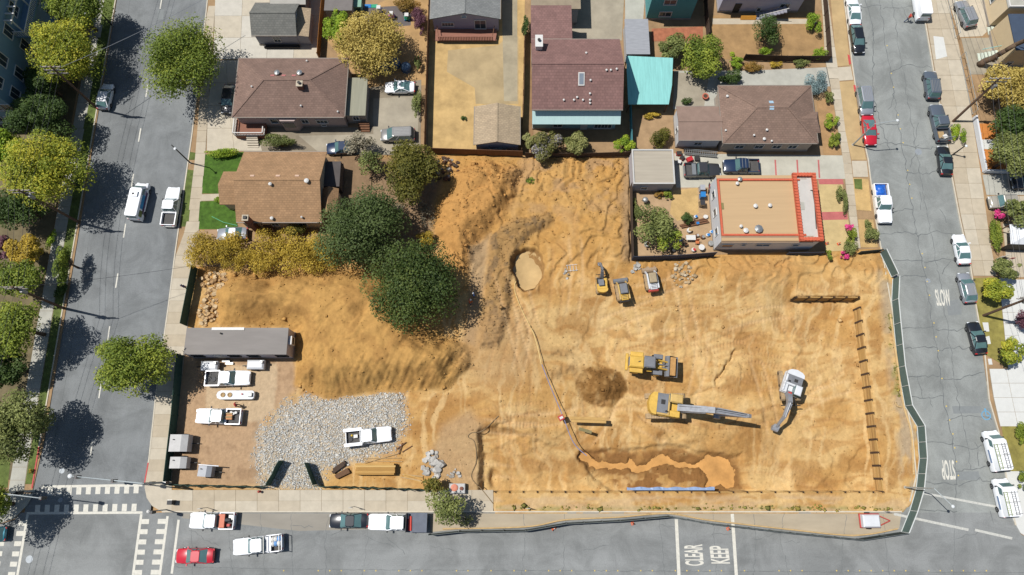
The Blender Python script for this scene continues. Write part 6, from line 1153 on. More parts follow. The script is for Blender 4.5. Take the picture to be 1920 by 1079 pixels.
# ---------------------------------------------------------------- fences and retaining walls
greenM = M('green_screen', C(62, 92, 80), .9, .12, 1.2); greyScr = M('grey_green_screen', C(98, 118, 112), .9, .1, 1.2); pipe = M('galvanised_pipe', C(190, 198, 198), .5, .08, 3, metal=.3); board = M('fence_board', C(116, 86, 62), .9, .22, 1.5, streak=(6, 6, .4)); boardD = M('fence_board_dark', C(84, 68, 56), .9, .2, 1.5, streak=(6, 6, .4)); boardO = M('fence_board_orange', C(168, 112, 56), .9, .18, 1.5, streak=(6, 6, .4))
def fence(name, label, pts, h, mat, cat='fence', span=2.6, z=None, rail=None, th=.05, site=True, wave=0., gap=.06, railw=.06):
    P = [(Wg(*p) if z is None else W(*p, z)) for p in pts]; loc = P[0].copy(); t = thing(name, label, cat, loc); rr = random.Random(len(label))
    for a, b in zip(P[:-1], P[1:]):
        n = max(1, int(round((b-a).length/span)))
        for i in range(n):
            p, q_ = a.lerp(b, i/n), a.lerp(b, (i+1)/n); d = (q_-p).normalized(); nr = Vector((-d.y, d.x, 0)); m = MB(loc); k = 6; vs = []
            for j in range(k+1):
                c = p.lerp(q_, j/k); o = nr*(math.sin(j*1.7+i)*wave+rr.uniform(-wave, wave)*.6); 
                for sgn in (-1, 1):
                    for zz in (gap, h): vs.append(c+o*(1 if zz > .1 else .4)+nr*sgn*th/2+Vector((0, 0, zz)))
            fs = []
            for j in range(k):
                e = j*4; fs += [(e, e+4, e+5, e+1), (e+2, e+3, e+7, e+6), (e+1, e+5, e+7, e+3), (e, e+2, e+6, e+4)]
            fs += [(0, 1, 3, 2), (k*4, k*4+2, k*4+3, k*4+1)]; m.add(vs, fs); m.build('panel', mat, t)
            MB(loc).tube(p+nr*(th/2+.05), p+nr*(th/2+.05)+Vector((0, 0, h+.05)), .04, .04, 6).build('post', rail or mat, t)
            if rail:
                MB(loc).bar(p+Vector((0, 0, h+.03)), q_+Vector((0, 0, h+.03)), railw, railw).build('rail', rail, t); MB(loc).bar(p+nr*.05+Vector((0, 0, .06)), q_+nr*.05+Vector((0, 0, .06)), railw, railw).build('rail', rail, t)
    return t
fence('screen_fence', 'green screened fence left of the concrete rubble heap', [(371, 505), (350, 612)], 2., greenM); fence('screen_fence', 'green screened fence along the pavement beside the white trailers', [(344, 668), (334, 780), (320, 903)], 2.0, greenM)
fence('screen_fence', 'dark green fence along the pavement left of the open gate', [(320, 909), (420, 911), (504, 913)], 1.9, greenM, wave=.08); fence('gate_leaf', 'green screened gate leaf swung inward, left one', [(507, 911), (532, 864)], 2., greenM, 'gate', wave=.05); fence('gate_leaf', 'green screened gate leaf swung inward, right one', [(594, 908), (579, 868)], 2., greenM, 'gate'); fence('screen_fence', 'dark green fence along the pavement right of the open gate', [(596, 912), (700, 914), (800, 918)], 1.9, greenM, wave=.1)
fence('road_fence', 'dark screened temporary fence curving along the lower street', [(806, 1002), (862, 996), (985, 994), (1060, 981), (1160, 976), (1252, 968), (1325, 981), (1480, 999), (1605, 1011), (1690, 998)], 1.8, M('black_screen', C(66, 78, 76), .9, .15, 1), z=0, rail=M('grey_rail', C(120, 126, 124), .7, .05, 2), wave=.02, railw=.04)
fence('road_fence', 'grey-green temporary fence with white rails along right street', [(1690, 998), (1706, 958), (1718, 918), (1724, 860), (1720, 800), (1697, 762), (1684, 690), (1676, 610), (1672, 566), (1674, 524)], 1.7, greyScr, z=.02, rail=M('white_rail', C(222, 226, 222), .6, .05, 2), railw=.09); fence('road_fence', 'short grey-green fence panel at the top right site corner', [(1672, 520), (1650, 474)], 1.7, greyScr, z=.1, rail=MATS['white_rail'], railw=.09); fence('road_fence', 'dark low fence from bougainvillea to the site corner', [(1648, 473), (1606, 477)], 1.3, M('black_screen', (0, 0, 0)), z=.1)
fence('board_fence', 'long weathered board fence between minivan parking and dry yard', [(798, 286), (801, 180), (807, 0), (811, -60)], 1.9, board, z=.1, span=2.4); fence('board_fence', 'brown board fence along the top of dirt site below the shed', [(806, 288), (890, 291), (980, 294)], 1.7, M('fence_brown', C(128, 92, 64), .9, .2, 1.5, streak=(6, 6, .4)), z=.1, rail=woodB); fence('board_fence', 'dark board fence at the top of dirt site below turquoise house', [(985, 295), (1085, 296), (1180, 293)], 1.4, boardD, z=.1); fence('board_fence', 'orange-brown board fence right of the small grey house', [(600, 112), (604, 60), (612, -30)], 1.8, boardO, z=.1)
fence('board_fence', 'dark board fence around lower side of the junk yard', [(1184, 489), (1260, 487), (1338, 481)], 1.9, M('shaded_board', C(70, 76, 92), .8, .15, 1.5), z=.06); fence('board_fence', 'dark board fence along left side of the junk yard', [(1181, 352), (1182, 420), (1184, 488)], 1.8, boardD, z=.06); fence('board_fence', 'dark low fence under the orange-trimmed house steps', [(1474, 479), (1540, 478)], 1.2, MATS['shaded_board'], z=.06)  # blue-black shade of the south-facing boards is put into their colour
fence('board_fence', 'dark board fence beside the brown lawn, left', [(1325, 74), (1321, 30), (1319, -20)], 1.8, boardD, z=.1); fence('board_fence', 'dark board fence along the bottom of the brown lawn', [(1393, 113), (1470, 116), (1552, 116)], 1.5, boardD, z=.1); fence('board_fence', 'brown fence between maroon-roofed house and dry yard', [(978, 290), (982, 180), (984, 60)], 1.7, board, z=.1); fence('board_fence', 'turquoise fence right of the maroon-roofed house', [(1182, 282), (1180, 200)], 1.8, M('teal_board', C(90, 160, 170), .8, .1, 1.5), z=.1); fence('board_fence', 'brown front fence right of the brown lawn', [(1552, 116), (1548, 60), (1543, 0)], 1.4, boardD, z=.1)
fence('low_wall', 'low white garden wall around the orange earth yard', [(1824, 222), (1836, 290), (1843, 324), (1905, 326), (1960, 326)], .9, M('white_wall', C(226, 228, 230), .8, .05, 1), 'wall', z=.1, th=.25); fence('slatted_gate', 'white slatted gate leaning by the right hedge', [(1868, 487), (1884, 482)], 1.3, trimW, 'gate', z=.1, th=.04)
t = thing('chain_link_fence', 'thin galvanised chain-link fence along the top right pavement', 'fence', W(1778, 0, .1)); PT = [W(x, y, .1) for x, y in ((1773, -20), (1790, 72))]; PT2 = [W(x, y, .1) for x, y in ((1800, 108), (1822, 215))]
for A, B in (PT, PT2):
    for z_ in (.15, 1.4): MB(t.location).bar(A+Vector((0, 0, z_)), B+Vector((0, 0, z_)), .05, .05).build('rail', pipe, t)
    for i in range(6): c = A.lerp(B, i/5); MB(t.location).tube(c, c+Vector((0, 0, 1.45)), .035, .035, 6).build('post', pipe, t)
lag = [M('lagging_%d' % i, c, .9, .2, 1.5, streak=(.5, .5, 5)) for i, c in enumerate((C(204, 164, 100), C(184, 144, 88), C(214, 174, 112)))]; pileM = M('rusty_pile', C(84, 66, 54), .8, .25, 2)
def soldier_wall(name, label, pts, normal, depth, up=.45):
    """pts: pixel positions of the piles at ground level; planks between them facing the pit"""
    P = [W(*p, .05) for p in pts]; t = thing(name, label, 'retaining wall', P[0]); nr = Vector(normal)
    me = {}
    for p in P:
        c = p-P[0]; d = Vector((-nr.y, nr.x, 0)); m = MB()
        for o in (.09, -.09): m.box(c+nr*o+Vector((0, 0, (up-depth)/2)), (.26 if abs(d.x) > .5 else .03, .26 if abs(d.y) > .5 else .03, depth+up))
        m.box(c+Vector((0, 0, (up-depth)/2)), (.03 if abs(d.x) > .5 else .15, .03 if abs(d.y) > .5 else .15, depth+up)); m.build('pile', pileM, t)
    for a, b in zip(P[:-1], P[1:]):
        for i in range(6):
            hh = (depth+.12)/6; z_ = -depth+hh*(i+.5); MB().bar(a-P[0]+nr*random.uniform(-.02, .03)+(b-a)*.05+Vector((0, 0, z_)), b-P[0]+nr*random.uniform(-.02, .03)-(b-a)*.05+Vector((0, 0, z_)), .09, hh-.025).build('plank', random.choice(lag), t)
    return t
soldier_wall('retaining_wall', 'timber-lagged soldier-pile wall along the right edge of the pit', [(1612+(y-577)*.125, y) for y in [577+i*24.7 for i in range(15)]], (-1, 0, 0), 1.95, .2); soldier_wall('retaining_wall', 'timber-lagged soldier-pile wall along the lower edge of the pit', [(929+i*26.2, 923) for i in range(28)], (0, 1, 0), 2.4, .3); soldier_wall('retaining_wall', 'short soldier-pile wall at the top right of the pit', [(1492+i*23.4, 558.5) for i in range(6)], (0, -1, 0), 1.9)
# ---------------------------------------------------------------- poles, lamps, wires
wood = M('pole_wood', C(112, 88, 70), .9, .2, 2, streak=(4, 4, .3)); TOP = {}
def utility_pole(key, label, px, h, top, arms=2, dirn=0., transformer=True):
    """base pixel and top pixel (leaning poles)"""
    b = W(*px, .1); e = W(*top, h); t = thing('utility_pole', label, 'utility pole', b); d = e-b; MB().tube((0, 0, -.05), d, .19, .13, 9).build('pole', wood, t); TOP[key] = []
    for i in range(arms):
        c = d*(1-.02-.07*i); a = Vector((math.cos(dirn), math.sin(dirn), 0))*1.35; ar = MB().bar(c-a, c+a, .12, .14).build('crossarm', M('arm_wood', C(160, 150, 138), .8, .15, 2), t)
        for k in (-.95, -.4, .4, .95): MB().lathe([(.05, .07), (.07, .15), (.03, .25)], 6, c+a*k).build('insulator', ventW, ar); TOP[key].append(b+c+a*k+Vector((0, 0, .22)))
    if transformer: c = d*.83+Vector((.28, -.1, 0)); MB().lathe([(.24, -.45), (.26, -.4), (.26, .35), (.2, .45)], 10, c).build('transformer', metalG, t)
utility_pole('a', 'brown utility pole beside the shaded silver-white hatchback', (183, 204), 11.0, (94, 124), 3, transformer=False); utility_pole('b', 'brown utility pole across from the mural van', (148, 417), 11.3, (34, 356)); utility_pole('c', 'brown utility pole across from the site office', (119, 578), 11., (22, 538)); utility_pole('d', 'brown utility pole by the oval hedge on right street', (1787, 228), 9.6, (1876, 146)); utility_pole('e', 'weathered utility pole by the weedy strip at right', (1844, 592), 9.6, (1936, 557))
wm = M('wire_black', (.05, .05, .055), .6, .05, 2); wml = M('wire_grey', C(180, 182, 184), .5, .05, 2, metal=.3)
def wire(label, a, b, sag=.5, r=.018, mat=None):
    a, b = Vector(a), Vector(b); pts = [a.lerp(b, i/10)-Vector((0, 0, sag*4*(i/10)*(1-i/10))) for i in range(11)]; tag(MB().path(pts, r, 4).build('overhead_wire', mat or wm), label, 'wire', 'overhead wires')
up = Vector((0, 26, 1))
for i, n in enumerate(('outer left', 'inner left', 'inner right', 'outer right')):
    wire('%s wire between the upper two left utility poles' % n, TOP['a'][i], TOP['b'][i]); wire('%s wire between the lower two left utility poles' % n, TOP['b'][i], TOP['c'][i]); wire('%s wire from the lowest left pole down to the corner' % n, TOP['c'][i], TOP['c'][i]+Vector((-4, -34, 0))); wire('%s wire from the top left pole out of frame' % n, TOP['a'][i], TOP['a'][i]+Vector((3, 30, 0)))
    wire('%s wire between the two right utility poles' % n, TOP['d'][i], TOP['e'][i]); wire('%s wire from the upper right pole out of frame' % n, TOP['d'][i], TOP['d'][i]+Vector((-4, 34, 0))); wire('%s wire from the lower right pole out of frame' % n, TOP['e'][i], TOP['e'][i]+Vector((5, -36, 0)))
wire('pale service wire crossing the left street diagonally', TOP['a'][8], W(380, 0, 7), .4, .035, wml); wire('thin service wire to the site office trailer', TOP['c'][3], W(352, 500, 5), .5, .02)
lampW = M('lamp_lens', C(232, 236, 236), .3, .03, 2)
def street_lamp(label, px, h, head, arm_up=.5, mat=None, name='street_lamp'):
    b = W(*px, .1); e = W(*head, h+arm_up); t = thing(name, label, 'street lamp', b); d = e-b; m_ = mat or pipe; MB().tube((0, 0, 0), (0, 0, h), .11, .07, 8).build('pole', m_, t); MB().tube((0, 0, h), d, .06, .05, 7).build('arm', m_, t); dh = Vector((d.x, d.y, 0)).normalized(); L = MB().lathe([(.06, -.06), (.16, -.04), (.2, .01), (.14, .07), (.04, .09)], 12, d); 
    L.v = [tuple(Vector((d.x, d.y, 0))+(Vector(v)-Vector((d.x, d.y, 0)))@Matrix.Identity(3)) for v in L.v]; L.build('lamp_head', lampW, t); MB().lathe([(.2, -.04), (.2, 0)], 10, (0, 0, .03)).build('base_plate', conc[0], t)
street_lamp('curved grey street lamp reaching over the right street', (1599, 272), 6.2, (1683, 226)); street_lamp('grey street lamp at the lower right corner fence', (1697, 914), 6.2, (1787, 950)); street_lamp('dark slim street lamp beside the front lawn', (357, 306), 5.6, (328, 279), mat=dark); street_lamp('dark slim street lamp at the left grass strip, top', (210, 48), 6, (160, 26), mat=dark)
street_lamp('small dark sign pole beside the black sedan on right kerb', (1787, 290), 2.6, (1812, 274), .2, dark)  # a sign pole, drawn with the street lamp builder
sig = M('signal_black', (.03, .03, .03), .5, .1, 4)
def signal_head(t, c, rz=0):
    o = MB(); o.box(c, (.3, .35, 1.0), rz=rz); o = o.build('signal_head', sig, t)
    for i, cc in enumerate(((.4, .03, .03), (.45, .3, .03), (.03, .3, .1))): MB().lathe([(.1, -.2), (.1, -.17)], 8, Vector(c)+Vector((0, 0, .3-.3*i)), 'Y').build('signal_lens', M('lens_%d' % i, cc, .3, .05, 2), o)
b = W(315, 905, .1); e = W(134, 893, 6.4); t = thing('traffic_signal', 'long mast-arm traffic signal with street light reaching over the upper crosswalk', 'traffic signal', b); d = e-b; MB().tube((0, 0, 0), (0, 0, 6.2), .15, .1, 9).build('pole', pipe, t); MB().tube((0, 0, 6.2), d, .1, .05, 8).build('mast_arm', pipe, t); MB().lathe([(.08, -.06), (.22, -.03), (.26, .02), (.08, .09)], 12, d+Vector((-.2, 0, 0))).build('lamp_head', lampW, t)
for f in (.94, .42): c = d*f; signal_head(t, (c.x, c.y-.05, 5.9))
signal_head(t, (-.35, 0, 3.2)); MB().box((.3, 0, 1.2), (.4, .4, .9)).build('control_box', metalG, t)
b = W(64, 921, .1); t = thing('traffic_signal', 'pale signal pole at the lower left corner leaning out of frame', 'traffic signal', b); MB().tube((0, 0, 0), (0, 0, 7.0), .15, .1, 9).build('pole', pipe, t); signal_head(t, (.3, -.1, 3.0)); signal_head(t, (-.3, -.2, 3.0)); MB().tube((0, 0, 6.6), (5.5, -.6, 6.8), .08, .05, 8).build('mast_arm', pipe, t); signal_head(t, (5.4, -.6, 6.3))
b = W(312, 956, .1); t = thing('traffic_signal', 'short signal post on the corner beside the right crosswalk', 'traffic signal', b); MB().tube((0, 0, 0), (0, 0, 3.4), .08, .07, 8).build('pole', pipe, t); signal_head(t, (0, -.1, 3.3)); MB().lathe([(.05, 0), (.2, .05), (.2, .3), (.05, .4)], 10, (-.35, 0, 3.5)).build('push_lamp', ventW, t)
def sign(label, px, h=2.2, mat=None, w_=.5, rz=0):
    b = W(*px, .12); t = thing('sign_post', label, 'sign', b, rz); MB().tube((0, 0, 0), (0, 0, h), .035, .035, 6).build('post', metalG, t); MB().box((0, -.05, h-.2), (w_, .04, .6)).build('sign_plate', mat or trimW, t)
sign('narrow sign post on pavement beside the orange-chest pickup', (388, 952)); sign('narrow sign post on the pavement above the black sedan', (664, 950)); sign('parking sign on dirt strip left of the pit', (990, 952), 1.4); sign('small sign post at the dirt corner near the red trailer', (1656, 958), 1.6); sign('no-entry style red and white sign beside the slatted gate', (1885, 490), 1.6, mred, .5)
# pavement furniture
t = thing('news_box', 'black newspaper box on the corner pavement', 'box', W(325, 942, .12)); MB().box((0, 0, .55), (.6, .5, 1.0)).build('cabinet', plast, t); MB().box((0, -.26, .75), (.45, .02, .4)).build('window', glass, t); MB().bar((-.3, .3, 1.0), (.3, .3, 1.0), .05, .05).build('handle', metalG, t)
t = thing('fire_hydrant', 'small red hydrant on the pavement below the open gate', 'hydrant', W(488, 922, .12)); MB().lathe([(.16, 0), (.12, .05), (.12, .5), (.17, .52), (.1, .7), (.03, .75)], 10).build('barrel', mred, t); MB().lathe([(.06, -.2), (.06, .2)], 8, (0, 0, .4), 'X').build('outlet', mred, t)
def cone(label, px, z=0., lying=False):
    p = W(*px, z+.01); t = thing('traffic_cone', label, 'cone', p, .4); om = M('cone_orange', C(232, 110, 62), .6, .05, 3)
    if lying: MB().lathe([(.16, 0), (.1, .3), (.03, .62)], 10, (0, 0, .16), 'X').build('cone_body', om, t); MB().box((-.02, 0, .17), (.04, .36, .34)).build('foot', om, t)
    else: MB().lathe([(.15, .03), (.1, .35), (.03, .68)], 10).build('cone_body', om, t); MB().box((0, 0, .02), (.38, .38, .035)).build('foot', om, t)
    MB().lathe([(.125, .22), (.1, .36)], 10, (0, 0, 0) if not lying else (0, 0, .16), 'Z' if not lying else 'X').build('white_band', ventW, t)
cone('orange cone on the road outside the dark fence, left', (1186, 982)); cone('orange cone beside the right KEEP CLEAR line', (1365, 992)); cone('orange cone on the dry lawn by orange-trimmed house, left', (1550, 457), .1); cone('orange cone on the dry lawn by orange-trimmed house, right', (1572, 458), .1); cone('orange cone lying near the lower dark fence', (1035, 993), 0, True)
# red and white trailer behind the lower right fence
p = W(1626, 976, .0); t = thing('small_trailer', 'small red trailer with white lid at the lower right corner', 'trailer', p, R(180)); rb(t, 'chassis', mred, (0, 0, .55), (2.5, 1.7, .25)); rb(t, 'white_lid', mwhite, (-.1, 0, 1.05), (2.1, 1.5, .75), bev=.15); MB().bar((1.2, -.6, .5), (2.6, 0, .5), .1, .1).build('drawbar', mred, t); MB().bar((1.2, .6, .5), (2.6, 0, .5), .1, .1).build('drawbar', mred, t)
for y in (-.9, .9): MB().lathe([(.22, -.1), (.32, -.08), (.32, .08), (.22, .1)], 12, (-.1, y, .32), 'Y').build('wheel', rubber, t)
t.rotation_euler.z = 0
# yard trailers and plant
def equip(label, px, rz, d, mat, name='equipment_trailer', cat='trailer', slope=True):
    p = Wg(*px); t = thing(name, label, cat, p, rz); m = MB(); x, y, z = d[0]/2, d[1]/2, d[2]
    m.add([(-x, -y, .35), (x, -y, .35), (x, y, .35), (-x, y, .35), (-x, -y, z), (x*.35, -y, z+.12), (x, -y, z-.25), (-x, y, z), (x*.35, y, z+.12), (x, y, z-.25)], [(3, 2, 1, 0), (0, 1, 6, 5, 4), (2, 3, 7, 8, 9), (4, 5, 8, 7), (5, 6, 9, 8), (1, 2, 9, 6), (3, 0, 4, 7)]); bd = m.build('housing', mat, t)
    for s_ in (-1, 1): MB().lathe([(.2, -.09), (.3, -.07), (.3, .07), (.2, .09)], 12, (0, s_*(y+.08), .3), 'Y').build('wheel', rubber, t); MB().box((-.1*x, s_*(y+.012), z*.6), (x*1.2, .02, z*.35)).build('vent_panel', dark, t)
    MB().bar((x, 0, .4), (x+.9, 0, .38), .1, .1).build('drawbar', dark, t); MB().lathe([(.06, 0), (.06, .3)], 8, (-x*.5, y*.4, z)).build('exhaust', dark, t); return t
dgrey = M('dusty_white', C(206, 204, 200), .7, .1, 1.5)
equip('dusty white generator trailer beside the fence, upper of the two', (347, 832), 0, (2.2, 2.1, 1.9), dgrey); equip('dusty white generator trailer beside the fence, lower of the two', (345, 868), 0, (2.0, 1.4, 1.7), dgrey); t = equip('grey wood-chipper style trailer with yellow hose behind it', (394, 884), R(-4), (1.6, 1.3, 1.7), M('chipper_grey', C(176, 178, 182), .5, .1, 1.5)); MB().bar((-.9, .75, 1.6), (1.6, .75, 1.5), .12, .12).build('conveyor_arm', steel, t)
for i, (x, y) in enumerate(((398, 688), (484, 686))):
    p = Wg(x, y); t = thing('equipment_trailer', '%s white equipment box standing just below the site office' % ('left', 'right')[i], 'trailer', p); rb(t, 'housing', mwhite, (0, 0, .75), (2.2, 1.2, .8), bev=.2); MB().bar((-1.1, 0, .4), (-1.9, -.1, .4), .1, .1).build('drawbar', dark, t); MB().box((.9, .3, 1.3), (.3, .3, .4)).build('control_box', metalG, t)
    for s_ in (-.65, .65): MB().lathe([(.18, -.08), (.26, -.06), (.26, .06), (.18, .08)], 10, (0, s_, .26), 'Y').build('wheel', rubber, t)
p = Wg(447, 742); t = thing('flatbed_trailer', 'white capsule-shaped trailer between the two white yard pickups', 'trailer', p); m = MB(); P = [(2.1, .55), (2.3, .4), (2.35, .0), (2.3, -.4), (2.1, -.55), (-2.0, -.58), (-2.4, -.4), (-2.55, 0), (-2.4, .4), (-2.0, .58)]; m.prism(P, .35, .8); m.build('deck', mwhite, t)
for x in (-1.7, -.8): MB().lathe([(.32, .8), (.3, .9), (.22, .9), (.2, .83)], 12, (x, 0, .004)).build('spool', woodL, t)
rb(t, 'control_box', metalG, (1.9, 0, .95), (.5, .5, .3)); MB().lathe([(.1, .8), (.1, .95)], 8, (.8, .1, .002)).build('filler_cap', mred, t)
for s_ in (-.55, .55): MB().lathe([(.18, -.08), (.3, -.06), (.3, .06), (.18, .08)], 10, (0, s_, .3), 'Y').build('wheel', rubber, t)
# hoses and pipes
def hose(name, label, pts, r, mat, cat='hose', z=.03):
    P = []
    for a, b in zip(pts[:-1], pts[1:]):
        n = max(2, int(math.dist(a, b)/9))
        for i in range(n): P.append(Wg(lerp(a[0], b[0], i/n), lerp(a[1], b[1], i/n), r+z))
    P.append(Wg(*pts[-1], r+z)); tag(MB().path(P, r, 6).build(name, mat), label, cat)
def spline(pts, n=6):
    out = []
    for i in range(len(pts)-1):
        p0, p1, p2, p3 = pts[max(0, i-1)], pts[i], pts[i+1], pts[min(len(pts)-1, i+2)]
        for k in range(n):
            t = k/n; out.append(tuple(.5*(2*p1[j]+(p2[j]-p0[j])*t+(2*p0[j]-5*p1[j]+4*p2[j]-p3[j])*t*t+(3*p1[j]-p0[j]-3*p2[j]+p3[j])*t**3) for j in (0, 1)))
    return out+[pts[-1]]
hy = M('hose_yellow', C(238, 208, 140), .6, .06, 2); hb = M('hose_blue', C(140, 144, 178), .6, .08, 2); hg = M('hose_grey', C(150, 128, 96), .8, .1, 2)
hose('water_hose', 'pale yellow hose running from the pond down the site', spline([(968, 526), (965, 545), (980, 585), (1000, 625), (1010, 660), (1015, 684)]), .055, hy); hose('water_hose', 'lilac-blue hose running to the muddy trench', spline([(1016, 684), (1034, 730), (1055, 780), (1075, 830), (1100, 855)]), .055, hb); hose('air_hose', 'dirt-coloured hose looping at the pit corner', spline([(925, 945), (905, 920), (884, 895), (893, 865), (890, 830), (878, 820), (884, 812), (905, 808), (935, 780)]), .05, hg); hose('edging_sock', 'tan straw roll along the pit side of the lower fence', spline([(830, 992), (985, 988), (1060, 975), (1160, 970), (1252, 963), (1325, 975), (1480, 993), (1600, 1004), (1682, 992)], 10), .09, M('straw_sock', C(214, 182, 130), .9, .15, 2)); hose('garden_hose', 'green garden hose on the lower lawn', [(398, 407), (420, 418), (446, 424)], .05, M('hose_green', C(80, 170, 120), .5, .05, 2), z=.1)
hose('edging_sock', 'tan straw roll inside the right street fence', spline([(1668, 590), (1680, 670), (1692, 755), (1708, 815), (1712, 890)]), .12, MATS['straw_sock'])
hose('loose_pipe', 'curled tan pipe near the right wall', spline([(1676, 754), (1682, 762), (1690, 764)]), .12, MATS['straw_sock'])
m = MB(); cen = []; n = 34; vs = []
for i in range(n+1):
    a = Wg(1175+i*(164/n), 914+math.sin(i*.9)*1.0, .12); b = Wg(1175+i*(164/n), 919.5, .25); vs += [a+Vector((0, 0, random.uniform(-.04, .1))), b]
m.add(vs, [(2*i, 2*i+1, 2*i+3, 2*i+2) for i in range(n)]); tag(m.build('tarp_strip', M('tarp_pale_blue', C(150, 172, 206), .5, .15, 1)), 'pale blue plastic strip along the foot of the lower wall', 'tarp')
# timber, steel and rubble
def planks(name, label, cat, px, rz, n, rows, d, mats, z=.0, jitter=0.):
    p = Wg(*px); p.z += z; t = thing(name, label, cat, p, rz); rr = random.Random(n*7+rows)
    for r in range(rows):
        for i in range(n): MB().box((rr.uniform(-.1, .1)*(1+6*jitter), (i-(n-1)/2)*(d[1]*1.06)+rr.uniform(-jitter, jitter), d[2]*(r+.5)+.1+rr.uniform(0, jitter*.2)), (d[0]*rr.uniform(.97, 1), d[1], d[2]*.94), rz=rr.uniform(-jitter, jitter)).build('plank', rr.choice(mats), t)
    return t
ylum = [M('lumber_%d' % i, c, .85, .12, 2, streak=(.5, 5, 5)) for i, c in enumerate((C(204, 160, 92), C(184, 140, 76), C(216, 178, 112)))]
planks('lumber_stack', 'neat yellow lumber stack on the dirt above the pavement fence', 'lumber', (706, 880), R(0), 6, 5, (5.0, .22, .2), ylum); planks('scrap_timber', 'loose pale timber scraps beside the grey sheet pile', 'timber', (775, 895), R(-14), 6, 1, (2.6, .14, .08), [woodL]+ylum, jitter=.22); planks('lumber_stack', 'long brown beams lying in the pit below the damp soil cone', 'lumber', (1102, 788), R(-2), 2, 1, (4.6, .35, .3), [MATS['lagging_0'], woodB]); planks('scrap_timber', 'dark timbers and wedges beside the right gate leaf', 'timber', (640, 880), R(25), 4, 1, (1.8, .4, .3), [boardD, board], jitter=.3); planks('scrap_timber', 'thin stakes above the lumber stack', 'timber', (715, 862), R(6), 3, 1, (5., .08, .06), [woodL], jitter=.2); planks('scrap_timber', 'green-grey plank in the pit below long brown beams', 'timber', (1098, 808), R(-16), 1, 1, (1.7, .4, .08), [M('plank_green', C(140, 128, 88), .9, .15, 2)]); planks('scrap_timber', 'wooden frame pieces beside the service truck', 'timber', (755, 842), R(50), 3, 1, (1.5, .1, .1), [woodB, ventW], jitter=.5)
t = thing('red_crate', 'small red and white box beside the lilac-blue hose', 'box', Wg(1052, 784), .5); rb(t, 'crate', mred, (0, 0, .25), (.7, .7, .45)); MB().box((0, 0, .49), (.45, .3, .02)).build('label_plate', ventW, t)
t = thing('pump_skid', 'pale pump unit with salmon flywheel beside the corner tree', 'pump', Wg(858, 916)); rb(t, 'skid', dgrey, (0, 0, .45), (2.0, 1.2, .8)); MB().lathe([(.42, .86), (.45, .95), (.25, 1.0), (.1, 1.0)], 14, (-.35, .1, 0)).build('flywheel', M('salmon', C(220, 140, 112), .6, .1, 2), t); MB().lathe([(.22, .86), (.24, 1.0), (.08, 1.05)], 12, (.55, 0, 0)).build('filter', brickM, t)
def lumps(label, name, cat, px, rad, n, size, mats, seed, h=.5, part='chunk'):
    p = Wg(*px); t = thing(name, label, cat, p); rs = np.random.RandomState(seed); rr = random.Random(seed)
    for i in range(n):
        a, q_ = rr.uniform(0, 6.28), math.sqrt(rr.random()); x, y = q_*math.cos(a)*rad[0], q_*math.sin(a)*rad[1]; X, Y = p.x+x, p.y+y; s_ = size*rr.uniform(.5, 1.3); m = MB(); k = rr.randint(5, 7); pts = [(math.cos(j*6.283/k)*s_*rr.uniform(.7, 1.2), math.sin(j*6.283/k)*s_*rr.uniform(.6, 1.)) for j in range(k)]; hh = s_*rr.uniform(.5, 1.); z0 = gz(X, Y)-p.z+rr.uniform(-.05, h*(1-q_))
        tl = [Vector((u, v_, 0)) for u, v_ in pts]+[Vector((u*.8, v_*.8, hh*rr.uniform(.7, 1.2))) for u, v_ in pts]; R_ = Matrix.Rotation(rr.uniform(-.4, .4), 3, 'X') @ Matrix.Rotation(rr.uniform(-.4, .4), 3, 'Y'); m.add([R_ @ v_+Vector((x, y, z0)) for v_ in tl], [tuple(range(k-1, -1, -1)), tuple(range(k, 2*k))]+[(j, (j+1) % k, k+(j+1) % k, k+j) for j in range(k)]); m.build(part, rr.choice(mats), t)
    return t
rock = [M('rubble_%d' % i, c, .95, .18, 2) for i, c in enumerate((C(206, 172, 124), C(184, 148, 104), C(216, 190, 150)))]; greyr = [M('slab_grey_%d' % i, c, .9, .12, 2) for i, c in enumerate((C(192, 188, 180), C(172, 166, 156), C(206, 202, 194)))]
dustr = [M('dusty_slab_%d' % i, c, .9, .15, 2) for i, c in enumerate((C(196, 174, 140), C(180, 156, 120), C(204, 190, 166)))]
lumps('tan broken concrete heap at the left end of the dirt heap, upper', 'rubble_heap', 'rubble', (402, 530), (1.9, 1.6), 60, .34, rock, 1); lumps('tan broken concrete heap behind the site office, lower', 'rubble_heap', 'rubble', (392, 580), (1.5, 2.4), 70, .34, rock, 2); lumps('grey slab rubble right of the white track loader', 'rubble_heap', 'rubble', (1280, 515), (1.6, 1.8), 40, .30, dustr, 3, .3); lumps('grey rubble beside the yellow track loader', 'rubble_heap', 'rubble', (1190, 502), (.9, .7), 12, .32, greyr, 4, .2); lumps('crumpled grey sheet pile beside the lumber stack', 'rubble_heap', 'rubble', (812, 872), (1.3, 1.7), 40, .5, greyr, 5, .5); lumps('dark branches and debris at the olive-brown tree', 'rubble_heap', 'debris', (836, 318), (2.2, 1.9), 40, .35, [woodB, boardD, MATS['slab_grey_1']], 6, .3); lumps('pale debris beside the pond', 'rubble_heap', 'debris', (1062, 514), (.6, .7), 9, .25, greyr, 7, .1); lumps('grey sheet scraps below the grey pile', 'rubble_heap', 'debris', (852, 888), (1.0, .5), 9, .28, greyr, 8, .05)
p = Wg(1072, 503); t = thing('wire_frame', 'small white wire frame lying beside the pond', 'frame', p, .1)
for i in range(4): MB().bar((-.6+.4*i, -.5, .1), (-.6+.4*i, .5, .1), .05, .05).build('bar', ventW, t)
